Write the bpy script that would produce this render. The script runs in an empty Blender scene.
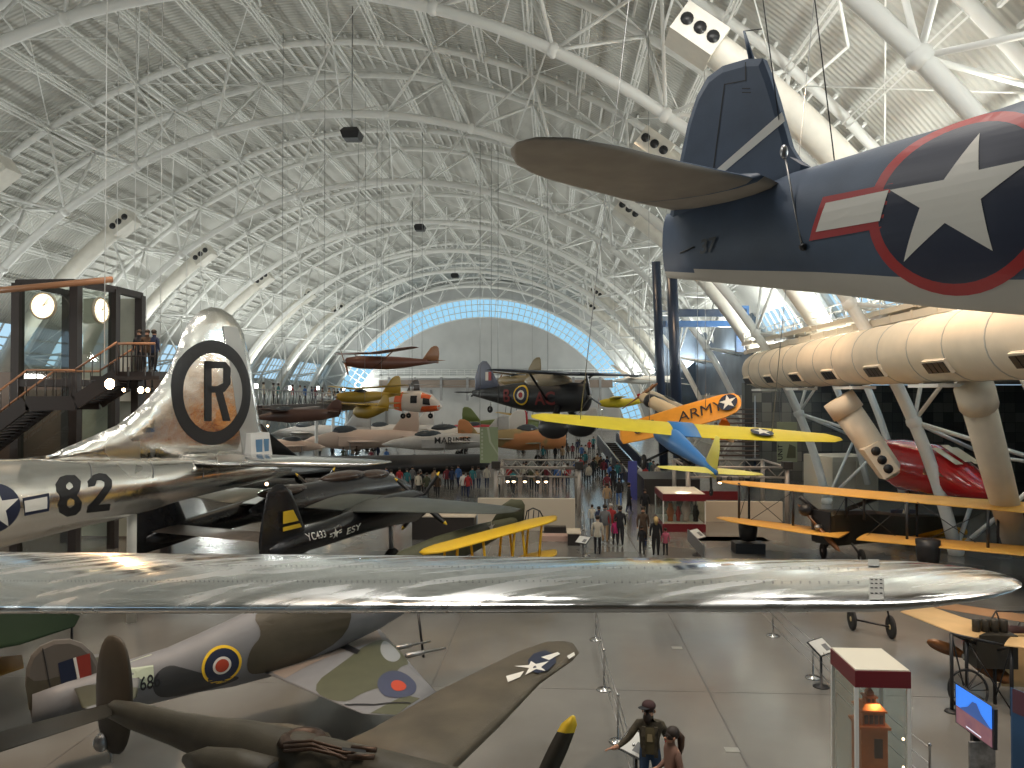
import bpy, bmesh, math, random
from mathutils import Vector, Matrix
from mathutils.geometry import tessellate_polygon
random.seed(7)
PI = math.pi
R = math.radians
SC = bpy.context.scene
COL = SC.collection
V = Vector

# ---------------------------------------------------------------- camera
F = 770.0
cam_data = bpy.data.cameras.new('camera')
cam_data.sensor_width = 36.0
cam_data.lens = F / 1024 * 36.0
cam_data.clip_start = 0.05
cam_data.clip_end = 600
cam = bpy.data.objects.new('camera', cam_data)
COL.objects.link(cam)
CAMP = V((0, 0, 7.0))
CAMR = Matrix.Rotation(R(3.27), 4, 'Z') @ Matrix.Rotation(R(90 + 0.82), 4, 'X')
cam.matrix_world = Matrix.Translation(CAMP) @ CAMR
SC.camera = cam

# ---------------------------------------------------------------- world, exposure
w = bpy.data.worlds.new('world'); SC.world = w; w.use_nodes = True
w.node_tree.nodes['Background'].inputs[0].default_value = (0.50, 0.76, 0.95, 1)
w.node_tree.nodes['Background'].inputs[1].default_value = 1.0
SC.view_settings.view_transform = 'Standard'
SC.view_settings.look = 'None'
SC.view_settings.exposure = 0.0
SC.view_settings.gamma = 1.0
SC.view_settings.use_curve_mapping = False
SC.cycles.max_bounces = 7
SC.cycles.diffuse_bounces = 4
SC.cycles.glossy_bounces = 4

XC, ZC = -14.4, -6.6          # axis of the hangar vault
RSK, RLO, RUP = 36.9, 32.6, 36.3   # roof skin, lower chord, upper chords
DEND = 153.0

def arc(rad, deg, y):
    return V((XC + rad * math.sin(R(deg)), y, ZC + rad * math.cos(R(deg))))

def light(name, kind, loc, target, power, color, size=1.0, size_y=None, spot=None, label=None):
    d = bpy.data.lights.new(name, kind)
    d.energy = power; d.color = color
    if kind == 'AREA':
        d.size = size
        if size_y: d.shape = 'RECTANGLE'; d.size_y = size_y
    else:
        d.shadow_soft_size = size
    if kind == 'SPOT':
        d.spot_size = R(spot or 80); d.spot_blend = 0.6
    o = bpy.data.objects.new(name, d); COL.objects.link(o)
    o.location = loc
    o.rotation_euler = (V(target) - V(loc)).to_track_quat('-Z', 'Y').to_euler()
    return o

TR = [20.3, 34.9, 51.0, 67.4, 83.6, 100.5, 117.0, 133.5, 150.0]
# uplights along both sides of the hall (they wash the vault)
for y in range(0, 150, 16):
    light('uplight', 'AREA', (-40, y + 9, 8.2), (-22, y + 9, 28), 950 if y < 60 else 1900, (0.96, 1.0, 0.95), 7, 1.2)
    light('uplight', 'AREA', (15.9, y + 9, 10.6), (0, y + 9, 28), 1500, (0.96, 1.0, 0.95), 7, 1.0)
# warm downlights hung under the vault over the exhibits
for y in (8, 26, 42, 58, 75, 91, 107, 124, 140):
    for x, pw, ta in ((-31, 2600, -27), (-13, 1500, -11), (4, 1300, 8), (9, 2200, 15)):
        light('downlight', 'SPOT', (x, y + 0.6, 18 if x in (-31, 9) else 21), (ta, y + 2, 0), pw * 0.8, (1.0, 0.70, 0.44), 0.35, spot=95)

# unseen neutral fill lamps added to brighten the near end of the hall
for x, y, pw in ((-14, 6, 1500), (2, 9, 1500), (-9, 20, 1000), (6, 24, 900)):
    light('near_fill_lamp', 'AREA', (x, y, 22.5), (x, y + 3, 0), pw, (1.0, 0.97, 0.91), 7, 5)
# warm track lamps on near exhibits; last two added to brighten tiled wall
for x, y, pw, ta in ((-12, 8, 5200, (-8.3, 14)), (8, 13, 2600, (14, 20)), (12, 22, 4200, (16, 26)), (-17, 30, 3200, (-13, 34)), (8, 34, 2800, (12, 38)), (14, 54, 2600, (20, 64)), (8, 50, 2200, (16, 64))):
    light('track_and_fill_lamp', 'SPOT', (x, y, 17), (ta[0], ta[1], 0), pw, (1.0, 0.66, 0.40), 0.3, spot=60)

# ---------------------------------------------------------------- materials
MATS = {}
def mat(name, col, rough=0.6, metal=0.0, noise=0.0, nscale=3.0, bump=0.0, emit=0.0, bscale=40.0, spec=None, col2=None, coat=0.0, alpha=None):
    if name in MATS: return MATS[name]
    m = bpy.data.materials.new(name); m.use_nodes = True
    nt = m.node_tree; b = nt.nodes['Principled BSDF']
    c = (col[0], col[1], col[2], 1)
    b.inputs['Base Color'].default_value = c
    b.inputs['Roughness'].default_value = rough
    b.inputs['Metallic'].default_value = metal
    if spec is not None: b.inputs['Specular IOR Level'].default_value = spec
    if coat: b.inputs['Coat Weight'].default_value = coat
    if emit:
        b.inputs['Emission Color'].default_value = c
        b.inputs['Emission Strength'].default_value = emit
    tc = nt.nodes.new('ShaderNodeTexCoord')
    if noise or col2:
        n = nt.nodes.new('ShaderNodeTexNoise'); n.inputs['Scale'].default_value = nscale; n.inputs['Detail'].default_value = 5
        nt.links.new(tc.outputs['Object'], n.inputs['Vector'])
        r = nt.nodes.new('ShaderNodeValToRGB')
        if col2:
            r.color_ramp.interpolation = 'EASE'
            r.color_ramp.elements[0].position = 0.47; r.color_ramp.elements[1].position = 0.53
            r.color_ramp.elements[0].color = c; r.color_ramp.elements[1].color = (*col2, 1)
        else:
            r.color_ramp.elements[0].position = 0.3; r.color_ramp.elements[1].position = 0.7
            r.color_ramp.elements[0].color = tuple(min(1, x * (1 - noise)) for x in col) + (1,)
            r.color_ramp.elements[1].color = tuple(min(1, x * (1 + noise)) for x in col) + (1,)
        nt.links.new(n.outputs['Fac'], r.inputs['Fac'])
        nt.links.new(r.outputs['Color'], b.inputs['Base Color'])
    if bump:
        n2 = nt.nodes.new('ShaderNodeTexNoise'); n2.inputs['Scale'].default_value = bscale
        nt.links.new(tc.outputs['Object'], n2.inputs['Vector'])
        bp = nt.nodes.new('ShaderNodeBump'); bp.inputs['Strength'].default_value = bump; bp.inputs['Distance'].default_value = 0.02
        nt.links.new(n2.outputs['Fac'], bp.inputs['Height']); nt.links.new(bp.outputs['Normal'], b.inputs['Normal'])
    MATS[name] = m
    return m

def glass_mat(name, tint=(0.9, 0.95, 0.95), see=0.88):
    if name in MATS: return MATS[name]
    m = bpy.data.materials.new(name); m.use_nodes = True
    nt = m.node_tree; nt.nodes.clear()
    o = nt.nodes.new('ShaderNodeOutputMaterial'); t = nt.nodes.new('ShaderNodeBsdfTransparent'); g = nt.nodes.new('ShaderNodeBsdfGlossy')
    t.inputs[0].default_value = (*tint, 1); g.inputs['Roughness'].default_value = 0.03
    x = nt.nodes.new('ShaderNodeMixShader'); x.inputs[0].default_value = 1 - see
    nt.links.new(t.outputs[0], x.inputs[1]); nt.links.new(g.outputs[0], x.inputs[2]); nt.links.new(x.outputs[0], o.inputs[0])
    MATS[name] = m
    return m

def tex_mat(name, build):
    if name in MATS: return MATS[name]
    m = bpy.data.materials.new(name); m.use_nodes = True
    nt = m.node_tree; build(nt, nt.nodes['Principled BSDF']); MATS[name] = m
    return m

# ---------------------------------------------------------------- mesh builder
class MB:
    def __init__(s): s.v = []; s.f = []; s.m = []; s.s = []; s.mats = []
    def mi(s, m):
        if m not in s.mats: s.mats.append(m)
        return s.mats.index(m)
    def add(s, vs, fs, m, smooth=True):
        b = len(s.v); k = s.mi(m)
        s.v += [V(p) for p in vs]
        for f in fs: s.f.append([b + i for i in f]); s.m.append(k); s.s.append(smooth)
        return s
    def box(s, c, size, m, rz=0.0, M=None):
        x, y, z = size[0] / 2, size[1] / 2, size[2] / 2
        rot = M if M is not None else Matrix.Rotation(rz, 3, 'Z')
        vs = [V(c) + rot @ V((a * x, b * y, d * z)) for a in (-1, 1) for b in (-1, 1) for d in (-1, 1)]
        return s.add(vs, [(0, 1, 3, 2), (4, 6, 7, 5), (0, 4, 5, 1), (2, 3, 7, 6), (0, 2, 6, 4), (1, 5, 7, 3)], m, False)
    def beam(s, p, q, wd, ht, m, up=(0, 0, 1)):
        p, q = V(p), V(q); d = q - p; L = d.length
        if L < 1e-6: return s
        x = d / L; y = V(up).cross(x)
        if y.length < 1e-4: y = V((1, 0, 0)).cross(x)
        y.normalize(); z = x.cross(y)
        M = Matrix((x, y, z)).transposed()
        return s.box((p + q) / 2, (L, wd, ht), m, M=M)
    def path(s, pts, r, m, n=8, cap=True, flat=1.0):
        pts = [V(p) for p in pts]; k = len(pts)
        rs = r if isinstance(r, (list, tuple)) else [r] * k
        d0 = (pts[1] - pts[0]).normalized()
        a = V((0, 0, 1)) if abs(d0.z) < 0.9 else V((1, 0, 0))
        x = (a - d0 * a.dot(d0)).normalized()
        rings = []
        for i, p in enumerate(pts):
            d = (pts[min(i + 1, k - 1)] - pts[max(i - 1, 0)])
            d = d.normalized() if d.length > 1e-9 else d0
            x = (x - d * x.dot(d)).normalized(); y = d.cross(x)
            rings.append([p + x * (rs[i] * flat * math.cos(2 * PI * j / n)) + y * (rs[i] * math.sin(2 * PI * j / n)) for j in range(n)])
        return s.loft(rings, m, cap)
    def tube(s, p, q, r, m, n=8, r2=None):
        return s.path([p, q], [r, r if r2 is None else r2], m, n)
    def loft(s, rings, m, cap=True, smooth=True):
        n = len(rings[0]); vs = [p for r in rings for p in r]; fs = []
        for i in range(len(rings) - 1):
            for j in range(n):
                a = i * n + j; b = i * n + (j + 1) % n
                fs.append((a, b, b + n, a + n))
        if cap: fs.append(tuple(range(n - 1, -1, -1))); fs.append(tuple(len(vs) - n + j for j in range(n)))
        return s.add(vs, fs, m, smooth)
    def poly(s, pts, m): return s.add(pts, [tuple(range(len(pts)))], m, False)
    def prism(s, pts, ext, m, smooth=False):
        pts = [V(p) for p in pts]; e = V(ext); n = len(pts)
        fs = [tuple(range(n)), tuple(range(2 * n - 1, n - 1, -1))] + [(i, (i + 1) % n, n + (i + 1) % n, n + i) for i in range(n)]
        return s.add(pts + [p + e for p in pts], fs, m, smooth)
    def wing(s, st, m, up=(0, 0, 1), n=7, bot=None):
        """st: (leading edge, trailing edge, thickness); airfoil sections lofted."""
        up = V(up); rings = []
        for le, te, th in st:
            le, te = V(le), V(te); r = []
            prof = lambda t: 1.48 * (math.sqrt(t) * 2.0 - 0.9 * t - 1.1 * t * t) / 1.0
            ts = [(1 - math.cos(PI * i / n)) / 2 for i in range(n + 1)]
            for t in reversed(ts): r.append(le.lerp(te, t) + up * (th * 0.5 * (prof(t) * 0.9 + 0.02)))
            for t in ts[1:-1]: r.append(le.lerp(te, t) - up * (th * 0.5 * (prof(t) * 0.75 + 0.02)))
            rings.append(r)
        k = len(s.f)
        s.loft(rings, m)
        if bot is not None:
            kb = s.mi(bot); nr = len(rings[0])
            for i in range(len(rings) - 1):
                for j in range(nr):
                    if j >= n: s.m[k + i * nr + j] = kb
        return s
    def ell(s, c, rad, m, nu=12, nv=8, M=None):
        c = V(c); rings = []
        for i in range(nv + 1):
            a = PI * (i + 0.02 * (i == 0) - 0.02 * (i == nv)) / nv
            r = []
            for j in range(nu):
                b = 2 * PI * j / nu
                p = V((rad[0] * math.sin(a) * math.cos(b), rad[1] * math.sin(a) * math.sin(b), rad[2] * math.cos(a)))
                r.append(c + (M @ p if M is not None else p))
            rings.append(r)
        return s.loft(rings, m)
    def lathe(s, prof, m, c=(0, 0, 0), axis='Z', n=16, M=None):
        rings = []
        for r, h in prof:
            ring = []
            for j in range(n):
                a = 2 * PI * j / n
                p = {'Z': V((r * math.cos(a), r * math.sin(a), h)), 'X': V((h, r * math.cos(a), r * math.sin(a))), 'Y': V((r * math.cos(a), h, r * math.sin(a)))}[axis]
                ring.append(V(c) + (M @ p if M is not None else p))
            rings.append(ring)
        return s.loft(rings, m)
    def decal(s, polys, fn, m, step=None):
        """2D polygons cut into small cells and laid on a surface by fn(u, v)"""
        bm = bmesh.new()
        for p in polys:
            vs = [bm.verts.new((a[0], a[1], 0)) for a in p]
            for tri in tessellate_polygon([[V((a[0], a[1], 0)) for a in p]]):
                try: bm.faces.new([vs[i] for i in tri])
                except ValueError: pass
        return s._dec(bm, fn, m, step)
    def _dec(s, bm, fn, m, step):
        bmesh.ops.triangulate(bm, faces=bm.faces[:])
        if step and bm.verts:
            for ax in (0, 1):
                lo = min(v.co[ax] for v in bm.verts); hi = max(v.co[ax] for v in bm.verts)
                k = int((hi - lo) / step)
                for i in range(1, k + 1):
                    pc = [0, 0, 0]; pc[ax] = lo + i * (hi - lo) / (k + 1)
                    no = [0, 0, 0]; no[ax] = 1
                    bmesh.ops.bisect_plane(bm, geom=bm.verts[:] + bm.edges[:] + bm.faces[:], plane_co=pc, plane_no=no)
        bm.verts.index_update()
        s.add([fn(v.co.x, v.co.y) for v in bm.verts], [[v.index for v in f.verts] for f in bm.faces], m, False)
        bm.free(); return s
    def text(s, txt, o, u, v, size, fn, m, bold=0.02, step=None, shear=0.0, sx=1.0):
        """lettering whose 2D start o, unit directions u and v lie in the plane that fn maps"""
        cu = bpy.data.curves.new('t', 'FONT'); cu.body = txt; cu.size = size; cu.offset = bold * size; cu.shear = shear
        ob = bpy.data.objects.new('t', cu); COL.objects.link(ob)
        dg = bpy.context.evaluated_depsgraph_get(); dg.update()
        me = bpy.data.meshes.new_from_object(ob.evaluated_get(dg))
        bm = bmesh.new(); bm.from_mesh(me)
        for vt in bm.verts:
            a, b = vt.co.x * sx, vt.co.y
            vt.co = V((o[0] + u[0] * a + v[0] * b, o[1] + u[1] * a + v[1] * b, 0))
        bpy.data.objects.remove(ob); bpy.data.curves.remove(cu); bpy.data.meshes.remove(me)
        return s._dec(bm, fn, m, step)
    def build(s, name, parent=None, origin=None, world=False, **tags):
        me = bpy.data.meshes.new(name)
        vs = s.v
        if parent is not None and world:
            I = MW[parent.name].inverted(); vs = [I @ p for p in vs]
        if origin is not None: o_ = V(origin); vs = [p - o_ for p in vs]
        me.from_pydata([tuple(p) for p in vs], [], s.f)
        for m in s.mats: me.materials.append(m)
        me.polygons.foreach_set('material_index', s.m)
        me.polygons.foreach_set('use_smooth', s.s)
        bm = bmesh.new(); bm.from_mesh(me); bmesh.ops.recalc_face_normals(bm, faces=bm.faces[:]); bm.to_mesh(me); bm.free()
        me.update()
        ob = bpy.data.objects.new(name, me); COL.objects.link(ob)
        if origin is not None: ob.location = origin
        if parent is not None: ob.parent = parent; MW[ob.name] = MW[parent.name]
        tag(ob, **tags)
        return ob

MW = {}
def tag(o, label=None, cat=None, group=None, kind=None):
    if label: o['label'] = label
    if cat: o['category'] = cat
    if group: o['group'] = group
    if kind: o['kind'] = kind
    return o
def thing(name, label, cat, loc=(0, 0, 0), rz=0.0, group=None, M=None, kind=None):
    o = bpy.data.objects.new(name, None); COL.objects.link(o); o.empty_display_size = 0.3
    if M is None: M = Matrix.Translation(V(loc)) @ Matrix.Rotation(rz, 4, 'Z')
    o.matrix_world = M; MW[o.name] = M.copy()
    return tag(o, label, cat, group, kind)
def copy_tree(o, M, label=None, group=None, parent=None):
    c = o.copy(); COL.objects.link(c)
    if parent is None: c.matrix_world = M
    else: c.parent = parent
    for ch in [x for x in KIDS.get(o.name, o.children)]: copy_tree(ch, None, parent=c)
    if label: c['label'] = label
    if group: c['group'] = group
    return c
KIDS = {}
def roofz(x, r=36.85): return ZC + math.sqrt(max(1, r * r - (x - XC) ** 2))

# picture point -> place in the hall
def ray(px, py):
    return (CAMR.to_3x3() @ V(((px - 512) / F, -(py - 384) / F, -1))).normalized()
def at(px, py, D):
    d = ray(px, py); return CAMP + d * (D / d.y)
def atz(px, py, z):
    d = ray(px, py); return CAMP + d * ((z - 7.0) / d.z)
def loc(M, px, py, ax, val):
    I = M.inverted(); o = I @ CAMP; d = (I.to_3x3() @ ray(px, py))
    return o + d * ((val - o[ax]) / d[ax])

def sm(pts, k=2):
    for _ in range(k):
        q = []
        for i in range(len(pts)):
            a, b = pts[i], pts[(i + 1) % len(pts)]; q += [(a[0] * .75 + b[0] * .25, a[1] * .75 + b[1] * .25), (a[0] * .25 + b[0] * .75, a[1] * .25 + b[1] * .75)]
        pts = q
    return pts
def oval(cx, cy, rx, ry=None, n=32, a0=0.0):
    ry = rx if ry is None else ry
    return [(cx + rx * math.cos(a0 + 2 * PI * i / n), cy + ry * math.sin(a0 + 2 * PI * i / n)) for i in range(n)]
def ring_polys(cx, cy, r0, r1, n=36, sy=1.0):
    out = []
    for i in range(n):
        a, b = 2 * PI * i / n, 2 * PI * (i + 1) / n
        out.append([(cx + r0 * math.cos(a), cy + sy * r0 * math.sin(a)), (cx + r1 * math.cos(a), cy + sy * r1 * math.sin(a)),
                    (cx + r1 * math.cos(b), cy + sy * r1 * math.sin(b)), (cx + r0 * math.cos(b), cy + sy * r0 * math.sin(b))])
    return out
def star(cx, cy, r, rot=PI / 2, k=0.382):
    return [(cx + (r if i % 2 == 0 else r * k) * math.cos(rot + PI * i / 5), cy + (r if i % 2 == 0 else r * k) * math.sin(rot + PI * i / 5)) for i in range(10)]

class Fus:
    """fuselage: stations (x, zc, half width, half height), nose towards +X"""
    def __init__(s, st, p=1.0): s.st = st; s.p = p
    def at(s, x):
        st = s.st
        if x <= st[0][0]: return st[0][1:]
        for a, b in zip(st, st[1:]):
            if x <= b[0]:
                t = (x - a[0]) / (b[0] - a[0]); t2 = t
                return tuple(a[i] + (b[i] - a[i]) * t2 for i in (1, 2, 3))
        return st[-1][1:]
    def rings(s, n=20):
        out = []
        for x, zc, hw, hh in s.st:
            r = []
            for j in range(n):
                a = 2 * PI * j / n; c, d = math.cos(a), math.sin(a)
                r.append(V((x, hw * math.copysign(abs(c) ** s.p, c), zc + hh * math.copysign(abs(d) ** s.p, d))))
            out.append(r)
        return out
    def side(s, sgn, eps=0.008, lift=0.0):
        def fn(x, z):
            zc, hw, hh = s.at(x); q = max(-0.995, min(0.995, (z - zc) / hh))
            return V((x, sgn * (hw * (1 - q * q) ** 0.5 + eps + 0.004 * (1 + 1.5 * abs(q))), z))
        return fn

# ---------------------------------------------------------------- shared paints
M_YEL = mat('trainer yellow', (.72, .36, .02), .35, noise=.06)
M_YEL2 = mat('lemon yellow wing fabric', (.62, .50, .025), .4, noise=.04)
M_SILV = mat('aluminium skin', (.74, .73, .70), .24, metal=1.0, noise=.06, nscale=1.2, bump=.12, bscale=6)
M_ORG = mat('orange yellow fabric', (.78, .30, .02), .45, noise=.05)
M_INK = mat('near black marking', (.012, .012, .014), .45)
M_WM = mat('white marking', (.72, .70, .64), .5)
M_NAVYM = mat('navy marking', (.012, .018, .045), .45)
M_REDM = mat('red marking', (.38, .02, .02), .45)
M_TYRE = mat('black rubber', (.02, .02, .02), .8)
M_WOODP = mat('varnished wood blade', (.22, .09, .03), .3, noise=.2, nscale=4)
M_STEEL = mat('grey steel', (.35, .35, .35), .35, metal=.8)
M_CANVAS = mat('buff doped canvas', (.62, .42, .20), .6, noise=.07, nscale=2)
M_GLS = glass_mat('canopy glass', (.8, .85, .85), .6)
# ---------------------------------------------------------------- materials of the setting
def _floor(nt, b):
    L = nt.links.new; tc = nt.nodes.new('ShaderNodeTexCoord')
    n = nt.nodes.new('ShaderNodeTexNoise'); n.inputs['Scale'].default_value = 0.35; n.inputs['Detail'].default_value = 8
    L(tc.outputs['Object'], n.inputs['Vector'])
    r = nt.nodes.new('ShaderNodeValToRGB'); r.color_ramp.elements[0].position = 0.3; r.color_ramp.elements[1].position = 0.72
    r.color_ramp.elements[0].color = (0.150, 0.146, 0.134, 1); r.color_ramp.elements[1].color = (0.205, 0.20, 0.185, 1)
    L(n.outputs['Fac'], r.inputs['Fac']); L(r.outputs['Color'], b.inputs['Base Color'])
    r2 = nt.nodes.new('ShaderNodeMapRange'); r2.inputs['To Min'].default_value = 0.12; r2.inputs['To Max'].default_value = 0.24
    L(n.outputs['Fac'], r2.inputs['Value']); L(r2.outputs['Result'], b.inputs['Roughness'])
M_FLOOR = tex_mat('polished concrete', _floor)
def _skin(nt, b):
    L = nt.links.new; tc = nt.nodes.new('ShaderNodeTexCoord')
    n = nt.nodes.new('ShaderNodeTexNoise'); n.inputs['Scale'].default_value = 0.25; n.inputs['Detail'].default_value = 6
    L(tc.outputs['Object'], n.inputs['Vector'])
    r = nt.nodes.new('ShaderNodeValToRGB'); r.color_ramp.elements[0].position = 0.25; r.color_ramp.elements[1].position = 0.75
    r.color_ramp.elements[0].color = (0.46, 0.455, 0.42, 1); r.color_ramp.elements[1].color = (0.66, 0.655, 0.61, 1)
    L(n.outputs['Fac'], r.inputs['Fac']); L(r.outputs['Color'], b.inputs['Base Color'])
    wv = nt.nodes.new('ShaderNodeTexWave'); wv.bands_direction = 'Y'; wv.inputs['Scale'].default_value = 1.0
    L(tc.outputs['Object'], wv.inputs['Vector'])
    bp = nt.nodes.new('ShaderNodeBump'); bp.inputs['Strength'].default_value = 1.0; bp.inputs['Distance'].default_value = 0.05
    L(wv.outputs['Fac'], bp.inputs['Height']); L(bp.outputs['Normal'], b.inputs['Normal'])
    b.inputs['Roughness'].default_value = 0.55
M_SKIN = tex_mat('corrugated roof deck', _skin)
M_WHITE = mat('white steel paint', (0.80, 0.80, 0.77), 0.45)
M_DUCT = mat('duct white sheet metal', (0.68, 0.65, 0.58), 0.5, noise=0.06, nscale=2)
M_DARK = mat('dark opening', (0.02, 0.02, 0.02), 0.7)
M_BLACK = mat('black paint', (0.018, 0.018, 0.02), 0.4)
M_FAB = mat('ribbed duct fabric', (0.70, 0.61, 0.48), 0.75, noise=0.05, nscale=1.5)  # tan base colour carries the warm light falling on the ducts
M_SEAM = mat('duct seam', (0.42, 0.40, 0.36), 0.7)
M_ENDW = mat('grey end wall panel', (0.56, 0.56, 0.55), 0.7, noise=0.08, nscale=0.3)
M_BLUEST = mat('dark blue steel', (0.02, 0.035, 0.07), 0.35)
def _tile(nt, b):
    L = nt.links.new; tc = nt.nodes.new('ShaderNodeTexCoord'); mp = nt.nodes.new('ShaderNodeMapping')
    mp.inputs['Rotation'].default_value = (R(90), 0, 0)
    L(tc.outputs['Object'], mp.inputs['Vector'])
    k = nt.nodes.new('ShaderNodeTexBrick'); k.offset = 0.0; k.inputs['Scale'].default_value = 1.0
    k.inputs['Brick Width'].default_value = 0.8; k.inputs['Row Height'].default_value = 0.8; k.inputs['Mortar Size'].default_value = 0.012
    k.inputs['Color1'].default_value = (0.06, 0.06, 0.055, 1); k.inputs['Color2'].default_value = (0.22, 0.21, 0.18, 1); k.inputs['Mortar'].default_value = (0.02, 0.02, 0.02, 1)
    L(mp.outputs['Vector'], k.inputs['Vector']); L(k.outputs['Color'], b.inputs['Base Color'])
    b.inputs['Roughness'].default_value = 0.3
M_TILE = tex_mat('dark square wall tiles', _tile)

# ---------------------------------------------------------------- floor
mb = MB(); mb.box((0, 65, -0.15), (150, 190, 0.3), M_FLOOR); mb.build('floor', kind='structure')
M_JOINT = mat('floor joint', (0.11, 0.105, 0.1), 0.6)
k = 0
def seam(p, q, wd=0.035):
    global k
    k += 1
    m_ = MB(); m_.beam((p[0], p[1], 0.001), (q[0], q[1], 0.001), wd, 0.004, M_JOINT); m_.build('trim_%d' % k, kind='structure')
a_ = atz(683, 641, 0); seam((a_.x, 8), (a_.x, 60))
for x_ in (-9.6, -3.0, 12.8): seam((x_, 6), (x_, 60), 0.025)
for y_ in (12.4, 18.5, 26.5, 40): seam((-30, y_), (24, y_), 0.025)

# ---------------------------------------------------------------- vault skin with skylight strips
def skin(name, a0, a1, y0, y1, step=2.0):
    m_ = MB(); n = max(1, int(abs(a1 - a0) / step + .5)); vs = []; fs = []
    for i in range(n + 1):
        a = a0 + (a1 - a0) * i / n
        vs += [arc(RSK, a, y0), arc(RSK, a, y1), arc(RSK + .35, a, y0), arc(RSK + .35, a, y1)]
        if i:
            b = 4 * (i - 1); c = 4 * i
            fs += [(b, b + 1, c + 1, c), (b + 2, c + 2, c + 3, b + 3), (b, c, c + 2, b + 2), (b + 1, b + 3, c + 3, c + 1)]
    m_.add(vs, fs, M_SKIN); return m_.build(name, kind='structure')
Y0, Y1 = -26.0, DEND + 6
skin('ceiling', -58, 57, Y0, Y1)
skin('wall_left', -79.8, -64, Y0, Y1)
skin('wall_right', 65, 79.8, 65.5, Y1)
for i, (lo, hi) in enumerate(zip([Y0] + TR, TR + [Y1])):
    # solid rib of skin at each truss between the skylights
    skin('wall_left', -64, -58, lo - (0 if i == 0 else 1.7), lo + 1.7)
    skin('wall_right', 57, 65, lo - (0 if i == 0 else 1.7), lo + 1.7)
    m_ = MB()
    for s_, a0, a1 in ((-1, -64, -58), (1, 57, 65)):
        for j in range(1, 9):
            y = lo + 1.7 + (hi - lo - 3.4) * j / 9
            m_.beam(arc(RSK + .1, a0, y), arc(RSK + .1, a1, y), .12, .14, M_WHITE, up=(0, 1, 0))
        for f_ in (.33, .66):
            a = a0 + (a1 - a0) * f_
            m_.beam(arc(RSK + .1, a, lo), arc(RSK + .1, a, hi), .12, .14, M_WHITE)
    m_.build('window_%d' % (i + 2), kind='structure')

# ---------------------------------------------------------------- arched trusses
def truss_mesh():
    lo = MB(); up1 = MB(); up2 = MB(); web = MB(); st = MB()
    A = [(-78 + 156 * i / 60) for i in range(61)]
    lo.path([arc(RLO, a, 0) for a in A], 0.27, M_WHITE, 10)
    up1.path([arc(RUP, a, -2.6) for a in A], 0.22, M_WHITE, 8)
    up2.path([arc(RUP, a, 2.6) for a in A], 0.22, M_WHITE, 8)
    n = 15; dl = 156 / n
    for i in range(n + 1):
        a = -78 + dl * i; p = arc(RLO, a, 0)
        for s_ in (-.5, .5):
            b = a + s_ * dl
            if abs(b) > 78: continue
            for y in (-2.6, 2.6): web.tube(p, arc(RUP, b, y), 0.095, M_WHITE, 6)
        if i < n:
            b = a + dl / 2
            web.tube(arc(RUP, b, -2.6), arc(RUP, b, 2.6), 0.08, M_WHITE, 6)
            web.tube(arc(RUP, b, -2.6), arc(RUP, b + dl, 2.6) if abs(b + dl) < 78 else arc(RUP, b, 2.6), 0.05, M_WHITE, 5)
        st.ell(p, (.36, .36, .36), M_WHITE, 8, 6)
    # bars added under the skin to imitate its shadowed stripes between the chords
    k2 = 84
    for i in range(k2):
        a = -54 + 108 * i / k2
        st.beam(arc(RSK - .12, a, -2.5), arc(RSK - .12, a, 2.5), .12, .12, M_WHITE)
    return lo, up1, up2, web, st
tp = thing('roof_truss', None, None, (0, TR[0], 0), kind='structure')
parts_ = truss_mesh()
kids = [p.build(n, tp) for p, n in zip(parts_, ('lower_chord', 'upper_chord', 'upper_chord', 'web_bracing', 'node_and_stripe_bar'))]
for y in TR[1:]:
    c = tp.copy(); COL.objects.link(c); c.location.y = y
    for q in kids:
        d = q.copy(); COL.objects.link(d); d.parent = c
# longitudinal lattice joists
def joist_mesh(L):
    m_ = MB()
    for x in (-.12, .12):
        m_.beam((x, 0, -.25), (x, L, -.25), .06, .08, M_WHITE)
        m_.beam((x, 0, -.85), (x, L, -.85), .06, .08, M_WHITE)
    n = int(L / 1.5)
    for i in range(n):
        y = L * i / n; y2 = L * (i + 1) / n
        for x in (-.12, .12):
            m_.tube((x, y, -.85 if i % 2 else -.25), (x, y2, -.25 if i % 2 else -.85), .02, M_WHITE, 4)
    return m_
jm = joist_mesh(16.3 - 5.2).build('roof_joist', kind='structure')
first = True
for i in range(-1, len(TR) - 1):
    y = (TR[i] if i >= 0 else 2.3) + 2.6
    for j in range(-11, 12):
        a = j * 5.2
        if abs(a) > 57: continue
        o = jm if first else jm.copy()
        if not first: COL.objects.link(o)
        first = False
        o.scale.y = ((TR[i + 1] if i < len(TR) - 1 else 0) - (TR[i] if i >= 0 else 2.3) - 5.2) / 11.1
        o.location = arc(RSK, a, y); o.rotation_euler = (0, R(a), 0)
    # sway rods across the bay
    rod = MB()
    for j in range(-10, 10, 2):
        for q in (0, 1):
            rod.tube(arc(RSK - .7, (j + 2 * q) * 5.2, y), arc(RSK - .7, (j + 2 - 2 * q) * 5.2, y + 11), .03, M_WHITE, 4)
    for a in (-62, -41.6, -20.8, 0, 20.8, 41.6):
        rod.tube(arc(RLO, a, y - 2.6), arc(RUP, a + 2, y + 5.6), .06, M_WHITE, 5)
        rod.tube(arc(RLO, a, y + 13.7), arc(RUP, a + 2, y + 5.6), .06, M_WHITE, 5)
    rod.build('roof_brace', kind='structure')

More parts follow.
